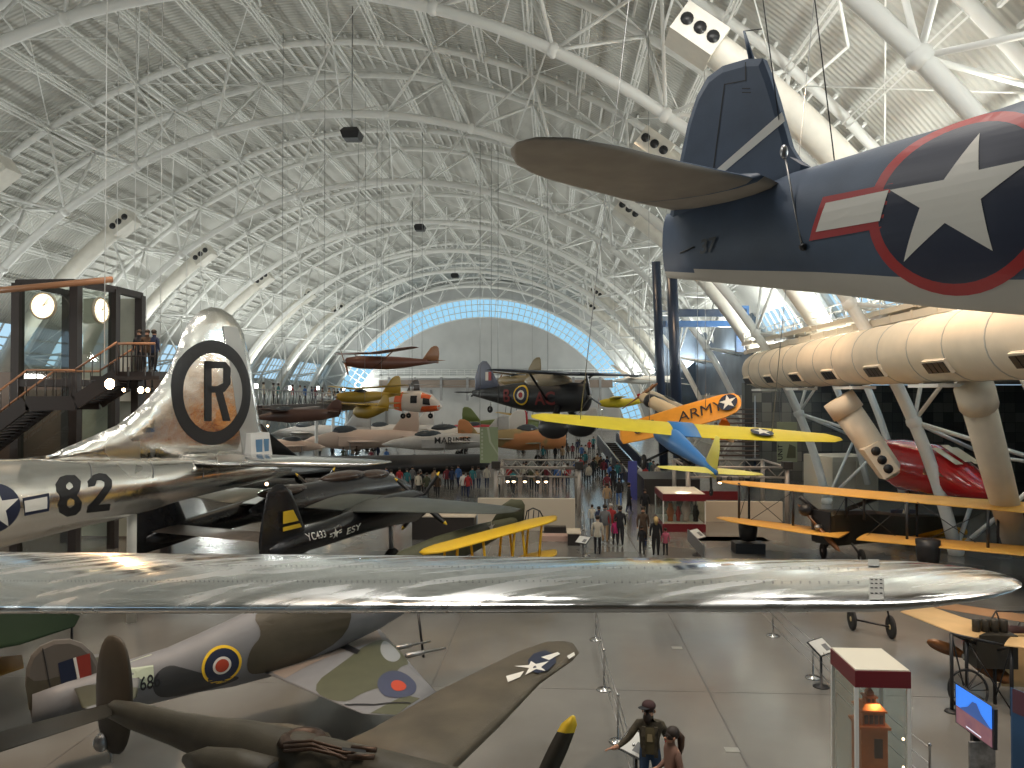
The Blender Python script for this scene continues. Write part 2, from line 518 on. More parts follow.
# ---------------------------------------------------------------- ducts that climb the vault, one each side of each bay
def climbing_duct(y, s_, a1, word):
    side = 'left' if s_ < 0 else 'right'
    base = arc(33.6, s_ * 76, y)
    t = thing('air_duct', 'white air duct climbing the %s side of the vault, %s' % (side, word), 'duct', base, group='climbing ducts on the %s side of the vault' % side)
    b = MB(); b.path([arc(33.9, s_ * (76 if s_ < 0 else 60) + (s_ * (a1 - (76 if s_ < 0 else 60))) * i / 16, y) for i in range(17)], .62, M_DUCT, 14)
    b.build('duct', t, world=True)
    e = arc(33.9, s_ * a1, y); tn = V((-s_ * math.cos(R(a1)), 0, math.sin(R(a1)))); nn = V((-s_ * math.sin(R(a1)), 0, -math.cos(R(a1)))) if s_ > 0 else V((math.sin(R(a1)), 0, -math.cos(R(a1))))
    bx = MB(); yv = V((0, 1, 0)); Mx = Matrix((tn, yv, tn.cross(yv))).transposed()
    bx.box(e + tn * .1, (1.9, 1.5, 1.25), M_DUCT, M=Mx); h = bx.build('nozzle_box', t, world=True)
    for q in (-.6, 0, .6):
        for w_ in (-.72, .72):
            c0 = e + tn * (q + .1)
            nz = MB(); nz.tube(c0 + yv * (w_ * .98), c0 + yv * (w_ * 1.1), .25, M_BLACK, 12); nz.build('nozzle', t, world=True)
for i, y in enumerate((31.5, 45.5, 59.5, 73.5, 89, 105, 121)):
    climbing_duct(y, -1, 36.5, ('nearest to us', 'second nearest', 'third nearest', 'fourth nearest', 'third from the end wall', 'second from the end wall', 'next to the end wall')[i])
for i, y in enumerate((30, 43.5, 58.5, 105, 121)):
    climbing_duct(y, 1, 36, ('nearest, beside the blue fin', 'below the blue tailplane', 'third nearest', 'second from the end wall', 'next to the end wall')[i])

# ---------------------------------------------------------------- end wall with its arched window
def ringpt(r, a): return arc(r, a, DEND)
m_ = MB(); n = 60; pts = [ringpt(29.1, -74.5 + 149 * i / n) for i in range(n + 1)]
pts = [V((pts[0].x, DEND, 0))] + pts + [V((pts[-1].x, DEND, 0))]
m_.prism(pts, (0, .4, 0), M_ENDW); m_.build('wall_back', kind='structure')
m_ = MB(); M_GLZ = glass_mat('end glazing', (0.74, 0.93, 1.0), 0.93)
for i in range(70):
    a = -77 + 154 * i / 70; b = a + 2.2
    m_.poly([ringpt(29.1, a), ringpt(32.9, a), ringpt(32.9, b), ringpt(29.1, b)], M_GLZ)
for i in range(71):
    a = -77 + 2.2 * i; m_.beam(ringpt(29.1, a), ringpt(33, a), .12, .2, M_WHITE, up=(0, 1, 0))
for r_ in (29.1, 30.4, 31.7, 33.0): m_.path([ringpt(r_, -77 + 154 * i / 60) for i in range(61)], .12 if r_ in (29.1, 33.0) else .07, M_WHITE, 5)
m_.build('window_1', kind='structure')
m_ = MB()
for i in range(60):
    a = -77.6 + 155.2 * i / 60; b = -77.6 + 155.2 * (i + 1) / 60
    m_.prism([ringpt(33, a), ringpt(RSK + .3, a), ringpt(RSK + .3, b), ringpt(33, b)], (0, .3, 0), M_ENDW)
m_.build('wall_back', kind='structure')
# catwalk across the end wall
t = thing('catwalk', 'steel catwalk with railing running across the far grey end wall', 'walkway', (XC, DEND - 1.2, 11))
m_ = MB(); m_.box((-12, DEND - 1.2, 10.6), (48, 2.0, .5), M_WHITE); m_.box((-12, DEND - 2.1, 9.2), (46, .3, 1.5), mat('brown girder', (.28, .22, .18), .6)); m_.build('deck', t, world=True)
m_ = MB()
for i in range(33):
    x = -36 + 1.5 * i; m_.tube((x, DEND - 2.2, 10.8), (x, DEND - 2.2, 12), .05, M_WHITE, 5)
for z in (11.2, 11.6, 12): m_.tube((-36, DEND - 2.2, z), (12, DEND - 2.2, z), .05, M_WHITE, 5)
m_.build('railing', t, world=True)
for i in range(9):
    x = -33 + 5.2 * i; m_ = MB(); m_.box((x, DEND - 2.3, 8.2), (.45, .45, 4.6), mat('grey post', (.3, .3, .3), .5)); m_.build('hanger_post', t, world=True)
# dark lower wall band and wide door leaves on end wall
m_ = MB()
for x in (-34, -25, 4):
    m_.box((x, DEND - .15, 4), (.35, .3, 8), mat('grey post', (.3, .3, .3), .5))
m_.build('wall_back', kind='structure')

# ---------------------------------------------------------------- dark tiled wall on the right
m_ = MB(); m_.box((34.5, 64.3, 3.9), (37.0, .5, 7.8), M_TILE); m_.build('wall_right', kind='structure')
m_ = MB(); m_.box((15.6, 64.0, 3.9), (.6, 1.0, 8.2), mat('dark stone edge', (.05, .05, .045), .4)); m_.build('wall_right', kind='structure')
m_ = MB(); m_.box((16.5, 78, 12), (.4, 26, 10), mat('slate blue wall', (.10, .13, .17), .35, noise=.3, nscale=.6)); m_.build('wall_right', kind='structure')
m_ = MB(); m_.box((14.2, 92, 9.5), (5.0, .4, 15), mat('slate blue wall', (.10, .13, .17), .35)); m_.build('wall_right', kind='structure')

# annex behind the open right side: level ceiling, back wall, white upper wall
m_ = MB(); m_.box((37, 19, 8.0), (32, 92, .3), M_WHITE); m_.build('ceiling', kind='structure')
m_ = MB(); m_.box((53, 19, 4), (.3, 92, 8), mat('taupe wall', (.30, .26, .22), .6)); m_.build('wall_right', kind='structure')
m_ = MB(); m_.box((19.3, 19, 8.9), (.3, 90, 1.8), M_WHITE); m_.build('wall_right', kind='structure')

m_ = MB(); m_.box((XC, Y0 - .2, 14), (76, .4, 32), mat('brown sky-blocking wall', (.22, .18, .14), .8)); m_.build('wall_sky_block', kind='structure')  # unseen wall added behind the camera to shut out blue sky light
# ================================================================ great fabric duct on the right
DX, DZ, DR = 13.35, 8.62, 1.18
t = thing('air_duct', 'huge cream ribbed fabric duct running along the right side under the walkway', 'duct', (DX, 35, 0))
m_ = MB(); ys = []; y = 10.0
while y < 52.6: ys.append(y); y += .8
pts = [V((DX, q, DZ)) for q in ys]; n = len(ys)
m_.path(pts, [DR * (1 + .012 * math.sin(i * 2.1)) if i < n - 3 else DR * (1, .93, .7)[i - n + 3] for i in range(n)], M_FAB, 28)
m_.build('duct_body', t, world=True)
m_ = MB()
for q in [12.8 + 2.45 * i for i in range(16)]:
    m_.path([V((DX, q - .03, DZ)), V((DX, q + .03, DZ))], DR * 1.022, M_SEAM, 28)
    m_.build('hoop', t, world=True); m_ = MB()
for i in range(8):
    yy = 50.3 - 4.92 * i; a = R(215)
    c = V((DX + DR * math.cos(a), yy, DZ + DR * math.sin(a))); nx = V((math.cos(a), 0, math.sin(a))); yv = V((0, 1, 0)); M3 = Matrix((nx, yv, nx.cross(yv))).transposed()
    m_ = MB(); m_.box(c + nx * .02, (.16, 1.5, .52), M_FAB, M=M3)
    for q in (-.54, -.18, .18, .54): m_.box(c + nx * .09 + yv * q, (.08, .30, .40), M_BLACK, M=M3)
    m_.build('grille', t, world=True, label='dark four-slot air grille')
for i in range(5):
    yy = 20 + 7.4 * i
    m_ = MB(); m_.box((DX - .2, yy, DZ - DR - .12), (1.0, 2.2, .12), M_WHITE); m_.build('hanger_tray', t, world=True)
for (px0, py0, D0, px1, py1, D1, r_, lab) in ((838, 398, 35.5, 893, 476, 35.0, .60, 'cream sloping drop duct with three nozzles, under the middle of the fabric duct'), (974, 388, 26.0, 1018, 552, 31.0, .50, 'cream sloping drop duct at the right edge behind the biplane wing')):
    p, q = at(px0, py0, D0), at(px1, py1, D1); d = (q - p).normalized()
    t2 = thing('drop_duct', lab, 'duct', q)
    m_ = MB(); m_.path([p, p + d * .8], r_ * 1.2, M_FAB, 18); m_.build('collar', t2, world=True)
    m_ = MB(); m_.path([p + d * .5, p.lerp(q, .5), q - d * .3, q], [r_ * 1.05, r_, r_ * .9, r_ * .55], M_FAB, 18); m_.build('duct', t2, world=True)
    if px0 > 900: continue
    c = p.lerp(q, .78); yv = V((0, -1, 0)); nx = d.cross(yv).normalized()
    M3 = Matrix((d, yv, d.cross(yv))).transposed()
    m_ = MB(); m_.box(c + V((-.25, -.45, 0)), (1.5, .55, .8), M_FAB, M=M3); m_.build('nozzle_box', t2, world=True)
    for s_ in (-.45, 0, .45):
        m_ = MB(); m_.lathe([(0.01, 0), (.2, 0), (.2, .08), (.01, .08)], M_BLACK, c + V((-.25, -.73, 0)) + d * s_ + V((0, -.05, 0)), 'Y', 12); m_.build('nozzle', t2, world=True)

# ================================================================ upper walkway with railing, above the duct
M_WOODW = mat('walkway soffit cream', (.66, .58, .46), .6)
t = thing('walkway', 'cream upper walkway with thin railing above the great fabric duct', 'walkway', (15.6, 30, 9))
m_ = MB()
for i in range(15):
    y = 12 + 3.1 * i
    m_.box((14.5 + .08 * (i % 2), y + 1.5, 10.35 + .03 * i), (1.3, 3.0, .22), M_WOODW)
m_.build('deck', t, world=True)
m_ = MB()
for i in range(23): m_.beam((13.9, 13 + 2 * i, 10.2), (15.1, 13 + 2 * i, 10.2), .12, .28, M_WOODW)
m_.box((14.0, 35, 10.15), (.14, 46, .3), M_WOODW); m_.build('joist_frame', t, world=True)
m_ = MB()
for i in range(24): m_.tube((13.95, 12 + 2 * i, 10.4), (13.95, 12 + 2 * i, 11.5), .035, M_WHITE, 5)
for z in (10.8, 11.15, 11.5): m_.tube((13.95, 12, z), (13.95, 58, z), .03, M_WHITE, 5)
m_.build('railing', t, world=True)
for i in range(6):
    m_ = MB(); m_.tube((14.3, 16 + 8 * i, 9.7), (14.3, 16 + 8 * i, 10.2), .12, M_WHITE, 8); m_.build('bracket', t, world=True)

# ================================================================ dark blue portal frame and beams
M_BL2 = mat('blue steel beam', (.05, .13, .30), .4)
t = thing('portal_frame', 'dark blue steel portal frame standing behind the yellow and blue sailplane', 'frame', at(668, 470, 60))
m_ = MB(); m_.tube(at(656, 262, 60), at(664, 470, 60), .34, M_BLUEST, 14); m_.build('column', t, world=True)
m_ = MB(); m_.tube(at(671, 255, 57), at(679, 470, 57), .40, M_BLUEST, 14); m_.build('column', t, world=True)
m_ = MB(); m_.beam(at(676, 313, 57.6), at(745, 313, 63), .5, .55, M_BLUEST); m_.build('cross_beam', t, world=True)
m_ = MB(); m_.beam(at(664, 324, 60.5), at(744, 324, 64), .5, .48, M_BL2); m_.build('cross_beam', t, world=True, label='brighter blue cross beam')
m_ = MB(); m_.beam(at(742, 306, 63), at(742, 352, 63), .5, 1.0, M_BL2); m_.build('hanging_panel', t, world=True)

# ================================================================ right background: crate, gondola, shelving
M_CREAM = mat('cream painted box', (.62, .57, .47), .6)
t = thing('equipment_box', 'large cream box with doors in front of the dark tiled wall', 'container', at(850, 494, 55))
c = at(848, 474, 55); m_ = MB(); m_.box((c.x, 56.5, 1.35), (3.6, 3.4, 2.7), M_CREAM, rz=R(16)); m_.build('body', t, world=True)
for q in (-.9, .9):
    m_ = MB(); m_.box((c.x + q + .3, 54.66 + q * .28, 1.35), (1.55, .06, 2.1), mat('cream door', (.57, .52, .42), .6), rz=R(16)); m_.build('door', t, world=True)
M_RED = mat('glossy red paint', (.42, .012, .015), .18, coat=.5)
M_DKRED = mat('dark red paint', (.07, .008, .01), .25)
t = thing('gondola', 'glossy red airship gondola with slanted windscreen, nose towards the right', 'gondola', at(920, 500, 42), rz=0)
c = at(934, 470, 36)
MG = Matrix.Translation(c) @ Matrix.Rotation(R(-66), 4, 'Z')
t.matrix_world = MG; MW[t.name] = MG
fu = Fus([(-3.6, .5, .3, .4), (-3.0, .35, .7, .85), (-1.6, .1, 1.0, 1.2), (0.2, 0, 1.0, 1.15), (1.2, -.2, .95, .9), (2.2, -.55, .8, .55), (2.75, -.65, .5, .35), (2.9, -.66, .2, .15)], .85)
m_ = MB(); m_.loft(fu.rings(20), M_RED)
for i in range(len(m_.f)):
    pass
m_.build('hull', t)
m_ = MB(); fw = Fus([(.35, .12, .9, 1.0), (1.2, -.05, .9, .85), (1.95, -.3, .8, .5)], .85)
m_.decal([[(.3, .15), (.95, .15), (1.3, -.15), (.3, -.15)]], fu.side(-1, .02), glass_mat('warm window glass', (.9, .8, .6), .5)); m_.build('side_window', t)
m_ = MB()
for s_ in (-.62, 0, .62):
    m_.add([V((.55, s_ * .9 - .24, 1.17 - .2 * abs(s_))), V((.55, s_ * .9 + .24, 1.17 - .2 * abs(s_))), V((1.75, s_ * .9 + .22, .52 - .16 * abs(s_))), V((1.75, s_ * .9 - .22, .52 - .16 * abs(s_)))], [(0, 1, 2, 3)], mat('pale windscreen', (.62, .52, .38), .1), False)
m_.build('windscreen', t)
for x_ in (-1.5, .8):
    m_ = MB(); m_.tube((x_, 0, -1), (x_, 0, -c.z), .1, M_STEEL, 6); m_.build('stand_leg', t)

# small yellow trainer with figure 3 and rear cowl with star, near the truss feet

def wheel(t, c, r, w_=.12, axis='X', hub=M_STEEL, nm='wheel', n=20, world=True):
    m_ = MB(); m_.lathe([(r * .6, -w_ * .4), (r * .85, -w_ * .5), (r, -w_ * .25), (r, w_ * .25), (r * .85, w_ * .5), (r * .6, w_ * .4)], M_TYRE, c, axis, n)
    m_.lathe([(.01, -w_ * .42), (r * .62, -w_ * .36), (r * .62, w_ * .36), (.01, w_ * .42)], hub, c, axis, n)
    return m_.build(nm, t, world=world)

def blades(t, c, axis, n, L, w_, m, a0=0.0, tip=None, nm='propeller_blade', world=True, hubm=None):
    """propeller at rest: hub and n twisted blades, axis = direction of the shaft"""
    ax = V(axis).normalized(); u = (V((0, 0, 1)) - ax * ax.z).normalized(); v = ax.cross(u); c = V(c)
    m_ = MB(); m_.path([c - ax * .12, c + ax * .08, c + ax * .2], [L * .09, L * .09, L * .02], hubm or M_STEEL, 10); m_.build('hub', t, world=world)
    for i in range(n):
        a = a0 + 2 * PI * i / n; d = u * math.cos(a) + v * math.sin(a); s_ = d.cross(ax)
        m_ = MB(); rg = []; N = 9
        for j in range(N + 1):
            q = j / N; wd = w_ * (0.35 + .65 * math.sin(PI * min(1, q * .8 + .12))) * (1 if q < .93 else .45); tw = R(48 - 32 * q)
            x = s_ * math.cos(tw) + ax * math.sin(tw); y = s_ * -math.sin(tw) + ax * math.cos(tw); th = .035 * (1.3 - q) * L
            p = c + d * (L * (.05 + .95 * q)); rg.append([p + x * wd / 2, p + y * th, p - x * wd / 2, p - y * th])
        m_.loft(rg, m)
        if tip is not None:
            kk = m_.mi(tip)
            for f in range(len(m_.f)):
                if f >= 4 * (N - 1): m_.m[f] = kk
        m_.build(nm, t, world=world)

def gen_plane(name, label, cat, M, L=9, span=11, hw=.55, hh=.8, body=None, wingm=None, wz=-.3, wx=None, chord=1.7, tipc=1.0, sweep=0.2, dihed=.05, tail=1.6, tailspan=3.4, nose='prop', gear=True, gz=None, canopy=True, bip=False, accent=None, group=None, radial=False, cables=0, twin_fin=False, nb=2, gearm=None, prop_a=.6, finm=None, strut=False, deco=None):
    """aeroplane in its own frame, nose +X, origin under the middle of the fuselage at hull height"""
    body = body or M_STEEL; wingm = wingm or body; finm = finm or body
    t = thing(name, label, cat, M=M, group=group)
    a, b = -L * .58, L * .42; wx = L * .14 if wx is None else wx
    if nose == 'prop':
        st = [(a, .25, hw * .12, hh * .18), (a + L * .15, .18, hw * .4, hh * .42), (a + L * .38, .08, hw * .8, hh * .8), (0, 0, hw, hh), (b - L * .14, 0, hw, hh * .92), (b - .1, 0, hw * (.95 if radial else .6), hh * (.85 if radial else .6)), (b, 0, hw * (.8 if radial else .3), hh * (.7 if radial else .3))]
    else:
        st = [(a, .2, hw * .5, hh * .5), (a + L * .2, .1, hw * .8, hh * .8), (0, 0, hw, hh), (b - L * .25, 0, hw * .8, hh * .8), (b - L * .08, -.08, hw * .4, hh * .42), (b, -.15, hw * .04, hh * .05)]
    fu = Fus(st); m_ = MB(); m_.loft(fu.rings(16), body)
    if deco:
        for (x_, z_, r_, kind) in deco:
            for sg in (-1, 1):
                m_.decal([oval(x_, z_, r_)], fu.side(sg, .01), {'us': M_NAVYM, 'raf': M_NAVYM, 'red': M_REDM}[kind], .15)
                if kind == 'us': m_.decal([star(x_, z_, r_)], fu.side(sg, .02), M_WM, .15)
                else: m_.decal([oval(x_, z_, r_ * .5)], fu.side(sg, .02), M_WM, .15)
    m_.build('fuselage', t)
    for s_ in (-1, 1):
        m_ = MB(); sts = []
        for q in (0, .35, .8, .95, 1.0):
            c_ = chord + (tipc - chord) * q; c_ *= (1, 1, 1, .75, .25)[(0, .35, .8, .95, 1.0).index(q)]
            yy = s_ * (hw * .3 + (span / 2 - hw * .3) * q); x0 = wx + c_ * .4 - sweep * abs(yy)
            sts.append((V((x0, yy, wz + dihed * abs(yy))), V((x0 - c_, yy, wz + dihed * abs(yy))), .13 * c_))
        m_.wing(sts, wingm); m_.build('wing', t)
        if bip:
            m_ = MB(); m_.wing([(p + V((.25, 0, bip)), q2 + V((.25, 0, bip)), th) for p, q2, th in sts], wingm); m_.build('upper_wing', t)
            for q in (.35, .8):
                yy = s_ * span / 2 * q; m_ = MB(); m_.tube((wx + .3, yy, wz), (wx + .55, yy, wz + bip), .04, M_BLACK, 5); m_.tube((wx - .4, yy, wz), (wx - .15, yy, wz + bip), .04, M_BLACK, 5); m_.build('strut', t)
        if strut:
            m_ = MB(); m_.tube((wx, s_ * hw, -hh * .7), (wx, s_ * span * .24, wz), .05, body, 6); m_.build('strut', t)
        m_ = MB(); tc = tail * .62
        m_.wing([(V((a + tc * 1.15, 0, .3)), V((a, 0, .3)), .1), (V((a + tc * 1.0 - sweep, s_ * tailspan * .42, .3)), V((a - sweep * .5, s_ * tailspan * .42, .3)), .08), (V((a + tc * .5 - sweep, s_ * tailspan * .5, .3)), V((a + .1 - sweep * .5, s_ * tailspan * .5, .3)), .03)], finm); m_.build('tailplane', t)
    for yy in ((-tailspan * .42, tailspan * .42) if twin_fin else (0,)):
        m_ = MB(); m_.wing([(V((a + tail * 1.15, yy, .15)), V((a - .1, yy, .1)), .12), (V((a + tail * .75, yy, tail * .6)), V((a - .2, yy, tail * .6)), .09), (V((a + tail * .45, yy, tail * .95)), V((a - .12, yy, tail * .95)), .06), (V((a + tail * .25, yy, tail * 1.05)), V((a + .05, yy, tail * 1.05)), .02)], finm, up=(0, 1, 0)); m_.build('fin', t)
    if canopy:
        m_ = MB(); m_.ell((L * .06, 0, hh * .82), (L * .11, hw * .62, hh * .55), mat('dark canopy', (.05, .06, .07), .08), 12, 8); m_.build('canopy', t)
    if nose == 'prop': blades(t, (b + .1, 0, 0), (1, 0, 0), nb, L * .15, L * .025, M_BLACK if nb > 2 else M_WOODP, prop_a, world=False)
    elif nose == 'jet':
        for s_ in (-1, 1):
            m_ = MB(); m_.box((L * .02, s_ * hw * 1.05, -hh * .1), (L * .2, hw * .5, hh * .9), body); m_.build('intake', t)
    if gear:
        gz = gz if gz is not None else -2.0
        for s_ in (-1, 1):
            m_ = MB(); m_.tube((wx + .3, s_ * hw * 1.4, wz), (wx + .35, s_ * hw * 1.7, gz + .35), .05, M_STEEL, 6); m_.build('gear_leg', t)
            wheel(t, V((wx + .35, s_ * hw * 1.75, gz + .33)), .33, .16, 'Y', world=False)
        xx = (b - L * .12) if nose == 'jet' else a + .4
        m_ = MB(); m_.tube((xx, 0, 0), (xx, 0, gz + .2), .05, M_STEEL, 6); m_.build('gear_leg', t); wheel(t, V((xx, 0, gz + .2)), .2, .1, 'Y', world=False)
    if cables:
        for x_ in (-L * .4, L * .1):
            wc = M @ V((x_, 0, .2)); m_ = MB(); m_.tube((x_, 0, .2), M.inverted() @ V((wc.x, wc.y, roofz(wc.x))), .018, M_STEEL, 4); m_.build('cable', t)
    return t
def fr(px, py, D, hd, roll=0, pitch=0):
    return Matrix.Translation(at(px, py, D)) @ Matrix.Rotation(R(hd), 4, 'Z') @ Matrix.Rotation(R(-pitch), 4, 'Y') @ Matrix.Rotation(R(roll), 4, 'X')
def frz(px, py, z, hd):
    p = atz(px, py, z); return Matrix.Translation(p) @ Matrix.Rotation(R(hd), 4, 'Z')
# ================================================================ navy blue fighter tail, hung top right
M_NAVY = mat('sea blue paint', (.050, .078, .130), .5, noise=.16, nscale=2.2, bump=.05)
M_BELLY = mat('pale grey underside', (.52, .49, .43), .55, noise=.05, nscale=1.5)
MN = Matrix.Translation((1.6, 8.4, 9.0)) @ Matrix.Rotation(R(-46.4), 4, 'Z')
t = thing('fighter_aircraft', 'dark blue naval fighter with white star and red border, hanging tail first at top right', 'aircraft', M=MN)
lx = lambda px, py: loc(MN, px, py, 1, 0.0)
tops = [(668, 214, 278), (700, 206, 281), (735, 196, 284.5), (770, 184, 288), (797, 172, 291), (830, 163, 294), (870, 151, 299), (905, 140, 304), (945, 129, 308.5), (985, 116, 312), (1024, 103, 315.5), (1080, 84, 319), (1150, 58, 324), (1230, 28, 330)]
st = []
for i, (px, a, b) in enumerate(tops):
    p, q = lx(px, a), lx(px, b)
    st.append(((p.x + q.x) / 2, (p.z + q.z) / 2, 0.10 + .52 * (i / 13.0) ** .8, (p.z - q.z) / 2))
L0 = st[-1]; st.append((L0[0] + 2.2, L0[1] - .1, .72, L0[3] * 1.02)); st.append((L0[0] + 3.4, L0[1] - .15, .74, .80)); st.append((L0[0] + 3.6, L0[1] - .15, .6, .62))
fu = Fus(st)
m_ = MB(); m_.loft(fu.rings(40), M_NAVY)
# grey belly: the lower faces of the hull
kb = m_.mi(M_BELLY); 
for fi, f in enumerate(m_.f):
    c = sum((m_.v[i] for i in f), V((0, 0, 0))) / len(f); zc, hw, hh = fu.at(c.x)
    if (c.z - zc) / hh < -.66 - .1 * max(0, min(1, (2 - c.x) / 2)): m_.m[fi] = kb
side = fu.side(-1, .006)
def sp(px, py):          # a point on the visible (right) side
    y = -.35
    for _ in range(4):
        p = loc(MN, px, py, 1, y); y = side(p.x, p.z).y
    return (p.x, p.z)
c0 = sp(956, 200); e0 = sp(956, 128); rr = abs(e0[1] - c0[1])
m_.decal(ring_polys(c0[0], c0[1], rr, rr * 1.14, 48), side, M_REDM, .12)
m_.decal([oval(c0[0], c0[1], rr, n=48)], side, M_NAVYM, .12)
s2 = fu.side(-1, .012)
m_.decal([[sp(*p) for p in [(823, 197), (893, 183), (881, 228), (809, 241)]]], side, M_REDM, .12)
m_.decal([[sp(*p) for p in [(826, 203), (889, 190), (880, 221), (816, 232)]]], s2, M_WM, .12)
spts = [(980, 133), (979, 170), (1035, 158), (981, 199), (993, 251), (945, 223), (904, 262), (920, 208), (890, 190), (944, 180)]
m_.decal([[sp(*p) for p in spts]], s2, M_WM, .08)
# number 37 and thin panel lines
p0 = sp(700, 254); p1 = sp(718, 252); h_ = abs(sp(700, 241)[1] - p0[1])
m_.text('37', p0, ((p1[0] - p0[0]) / abs(p1[0] - p0[0] + 1e-9), 0), (0, 1), h_ * 1.5, fu.side(-1, .016), M_BLACK, .025, .04, shear=.2)
m_.build('fuselage', t)
# opposite bars of the insignia are hidden; fin and rudder
fin = [(668, 272), (668, 240), (675, 200), (682, 163), (690, 125), (699, 97), (710, 78), (725, 67), (749, 60), (765, 59.5), (772, 78), (779, 100), (786, 125), (792, 147), (800, 160), (812, 168), (812, 200), (740, 215)]
def slab(pts, th, mt, name, tt, ax=1, y0=0.0, extra=None, mm=MN):
    P = [loc(mm, px, py, ax, y0) for px, py in pts]
    e = V((0, 0, 0)); e[ax] = th
    c = sum(P, V((0, 0, 0))) / len(P)
    k_ = len(P); vs = [p - e * .3 for p in P] + [p + e * .3 for p in P] + [c.lerp(p, .9) - e * .5 for p in P] + [c.lerp(p, .9) + e * .5 for p in P]
    b = MB(); fs = []
    for i in range(k_):
        j = (i + 1) % k_
        fs += [(i, j, k_ + j, k_ + i), (i, 2 * k_ + i, 2 * k_ + j, j), (k_ + i, k_ + j, 3 * k_ + j, 3 * k_ + i)]
    fs += [tuple(2 * k_ + i for i in range(k_)), tuple(3 * k_ + i for i in reversed(range(k_)))]
    b.add(vs, fs, mt, False)
    if extra: extra(b)
    return b.build(name, tt)
def finx(b):
    f = lambda x, z: V((x, -.075, z))
    q = lambda px, py: (lambda p: (p.x, p.z))(loc(MN, px, py, 1, -.075))
    b.decal([[q(*p) for p in [(782, 112), (785, 121), (724, 172), (717, 169)]]], f, M_WM)
    b.decal([[q(*p) for p in [(724, 84), (725, 84), (714, 168), (713, 168)]]], f, M_INK)
    b.decal([[q(*p) for p in [(724, 84), (745, 80), (745, 81), (724, 85)]]], f, M_INK)
    b.decal([[q(*p) for p in [(745, 62), (746, 62), (746, 81), (745, 81)]]], f, M_INK)
    b.decal([[q(*p) for p in [(742, 88), (750, 88), (750, 89), (742, 89)]]], f, M_INK)
    b.decal([[q(*p) for p in [(742, 92), (751, 92), (751, 93), (742, 93)]]], f, M_INK)
slab(fin, .14, M_NAVY, 'fin', t, extra=finx)
m_ = MB(); a, b = lx(752, 61), lx(744, 31); m_.path([a, b], [.035, .012], M_NAVY, 6); m_.tube(b, lx(762, 29), .006, M_INK, 4); m_.build('antenna_mast', t)
# tailplanes: near one from the picture, far one mirrored
zt = 0.06
lt = lambda px, py: loc(MN, px, py, 2, zt)
sts = [(lt(814, 193), lt(706, 220), .17), (lt(750, 178), lt(667, 209), .16), (lt(684, 163), lt(622, 199), .13), (lt(620, 146.5), lt(584, 189), .10), (lt(569, 137.5), lt(553, 181), .08), (lt(536, 137), lt(531, 173), .06), (lt(517, 142), lt(517, 165), .04), (lt(510.5, 149), lt(511, 155), .015)]
M_BRN = mat('dusty taupe underside', (.30, .26, .21), .6, noise=.12, nscale=3)
m_ = MB(); m_.wing(sts, M_NAVY, bot=M_BRN)
hz = lambda px, py: loc(MN, px, py, 2, zt - .05)
m_.build('tailplane', t)
m_ = MB(); m_.wing([(V((a.x, -a.y, a.z)), V((b.x, -b.y, b.z)), c) for a, b, c in sts], M_NAVY, bot=M_BRN); m_.build('tailplane', t)
# fillet under the tailplane root
m_ = MB(); r0, r1 = lt(812, 196), lt(716, 220)
rg = []
for i in range(11):
    q = i / 10; p = r0.lerp(r1, q); w_ = .13 * math.sin(PI * min(1, q * .92 + .04)) ** .6
    rg.append([p + V((0, w_ * math.cos(2 * PI * j / 10) * .8, -.07 + w_ * .7 * math.sin(2 * PI * j / 10))) for j in range(10)])
m_.loft(rg, M_BELLY); m_.build('root_fillet', t)
m_ = MB(); p = side(*sp(803, 247)); m_.ell(p, (.035, .05, .035), M_BLACK, 8, 6); m_.build('tow_fitting', t)
m_ = MB(); p = side(*sp(718, 250)); m_.tube(side(*sp(680, 253)), side(*sp(694, 247)), .01, M_BLACK, 5); m_.build('access_slot', t)
# suspension cables
for pa, pb in (((783, 150), (755, -60)), ((835, 165), (805, -80))):
    m_ = MB(); a = lx(*pa); b = a + V((.05, 0, 12)); b = loc(MN, *pb, 0, a.x); m_.tube(a, V((b.x, b.y, b.z)).lerp(a, -2.0), .006, M_BLACK, 5); m_.build('suspension_cable', t)
m_ = MB(); a = loc(MN, 784, 152, 1, -.3); b = side(*sp(802, 246)); m_.tube(a, b, .009, M_STEEL, 5); m_.ell(a, (.04, .04, .07), M_STEEL, 8, 6); m_.build('suspension_cable', t)
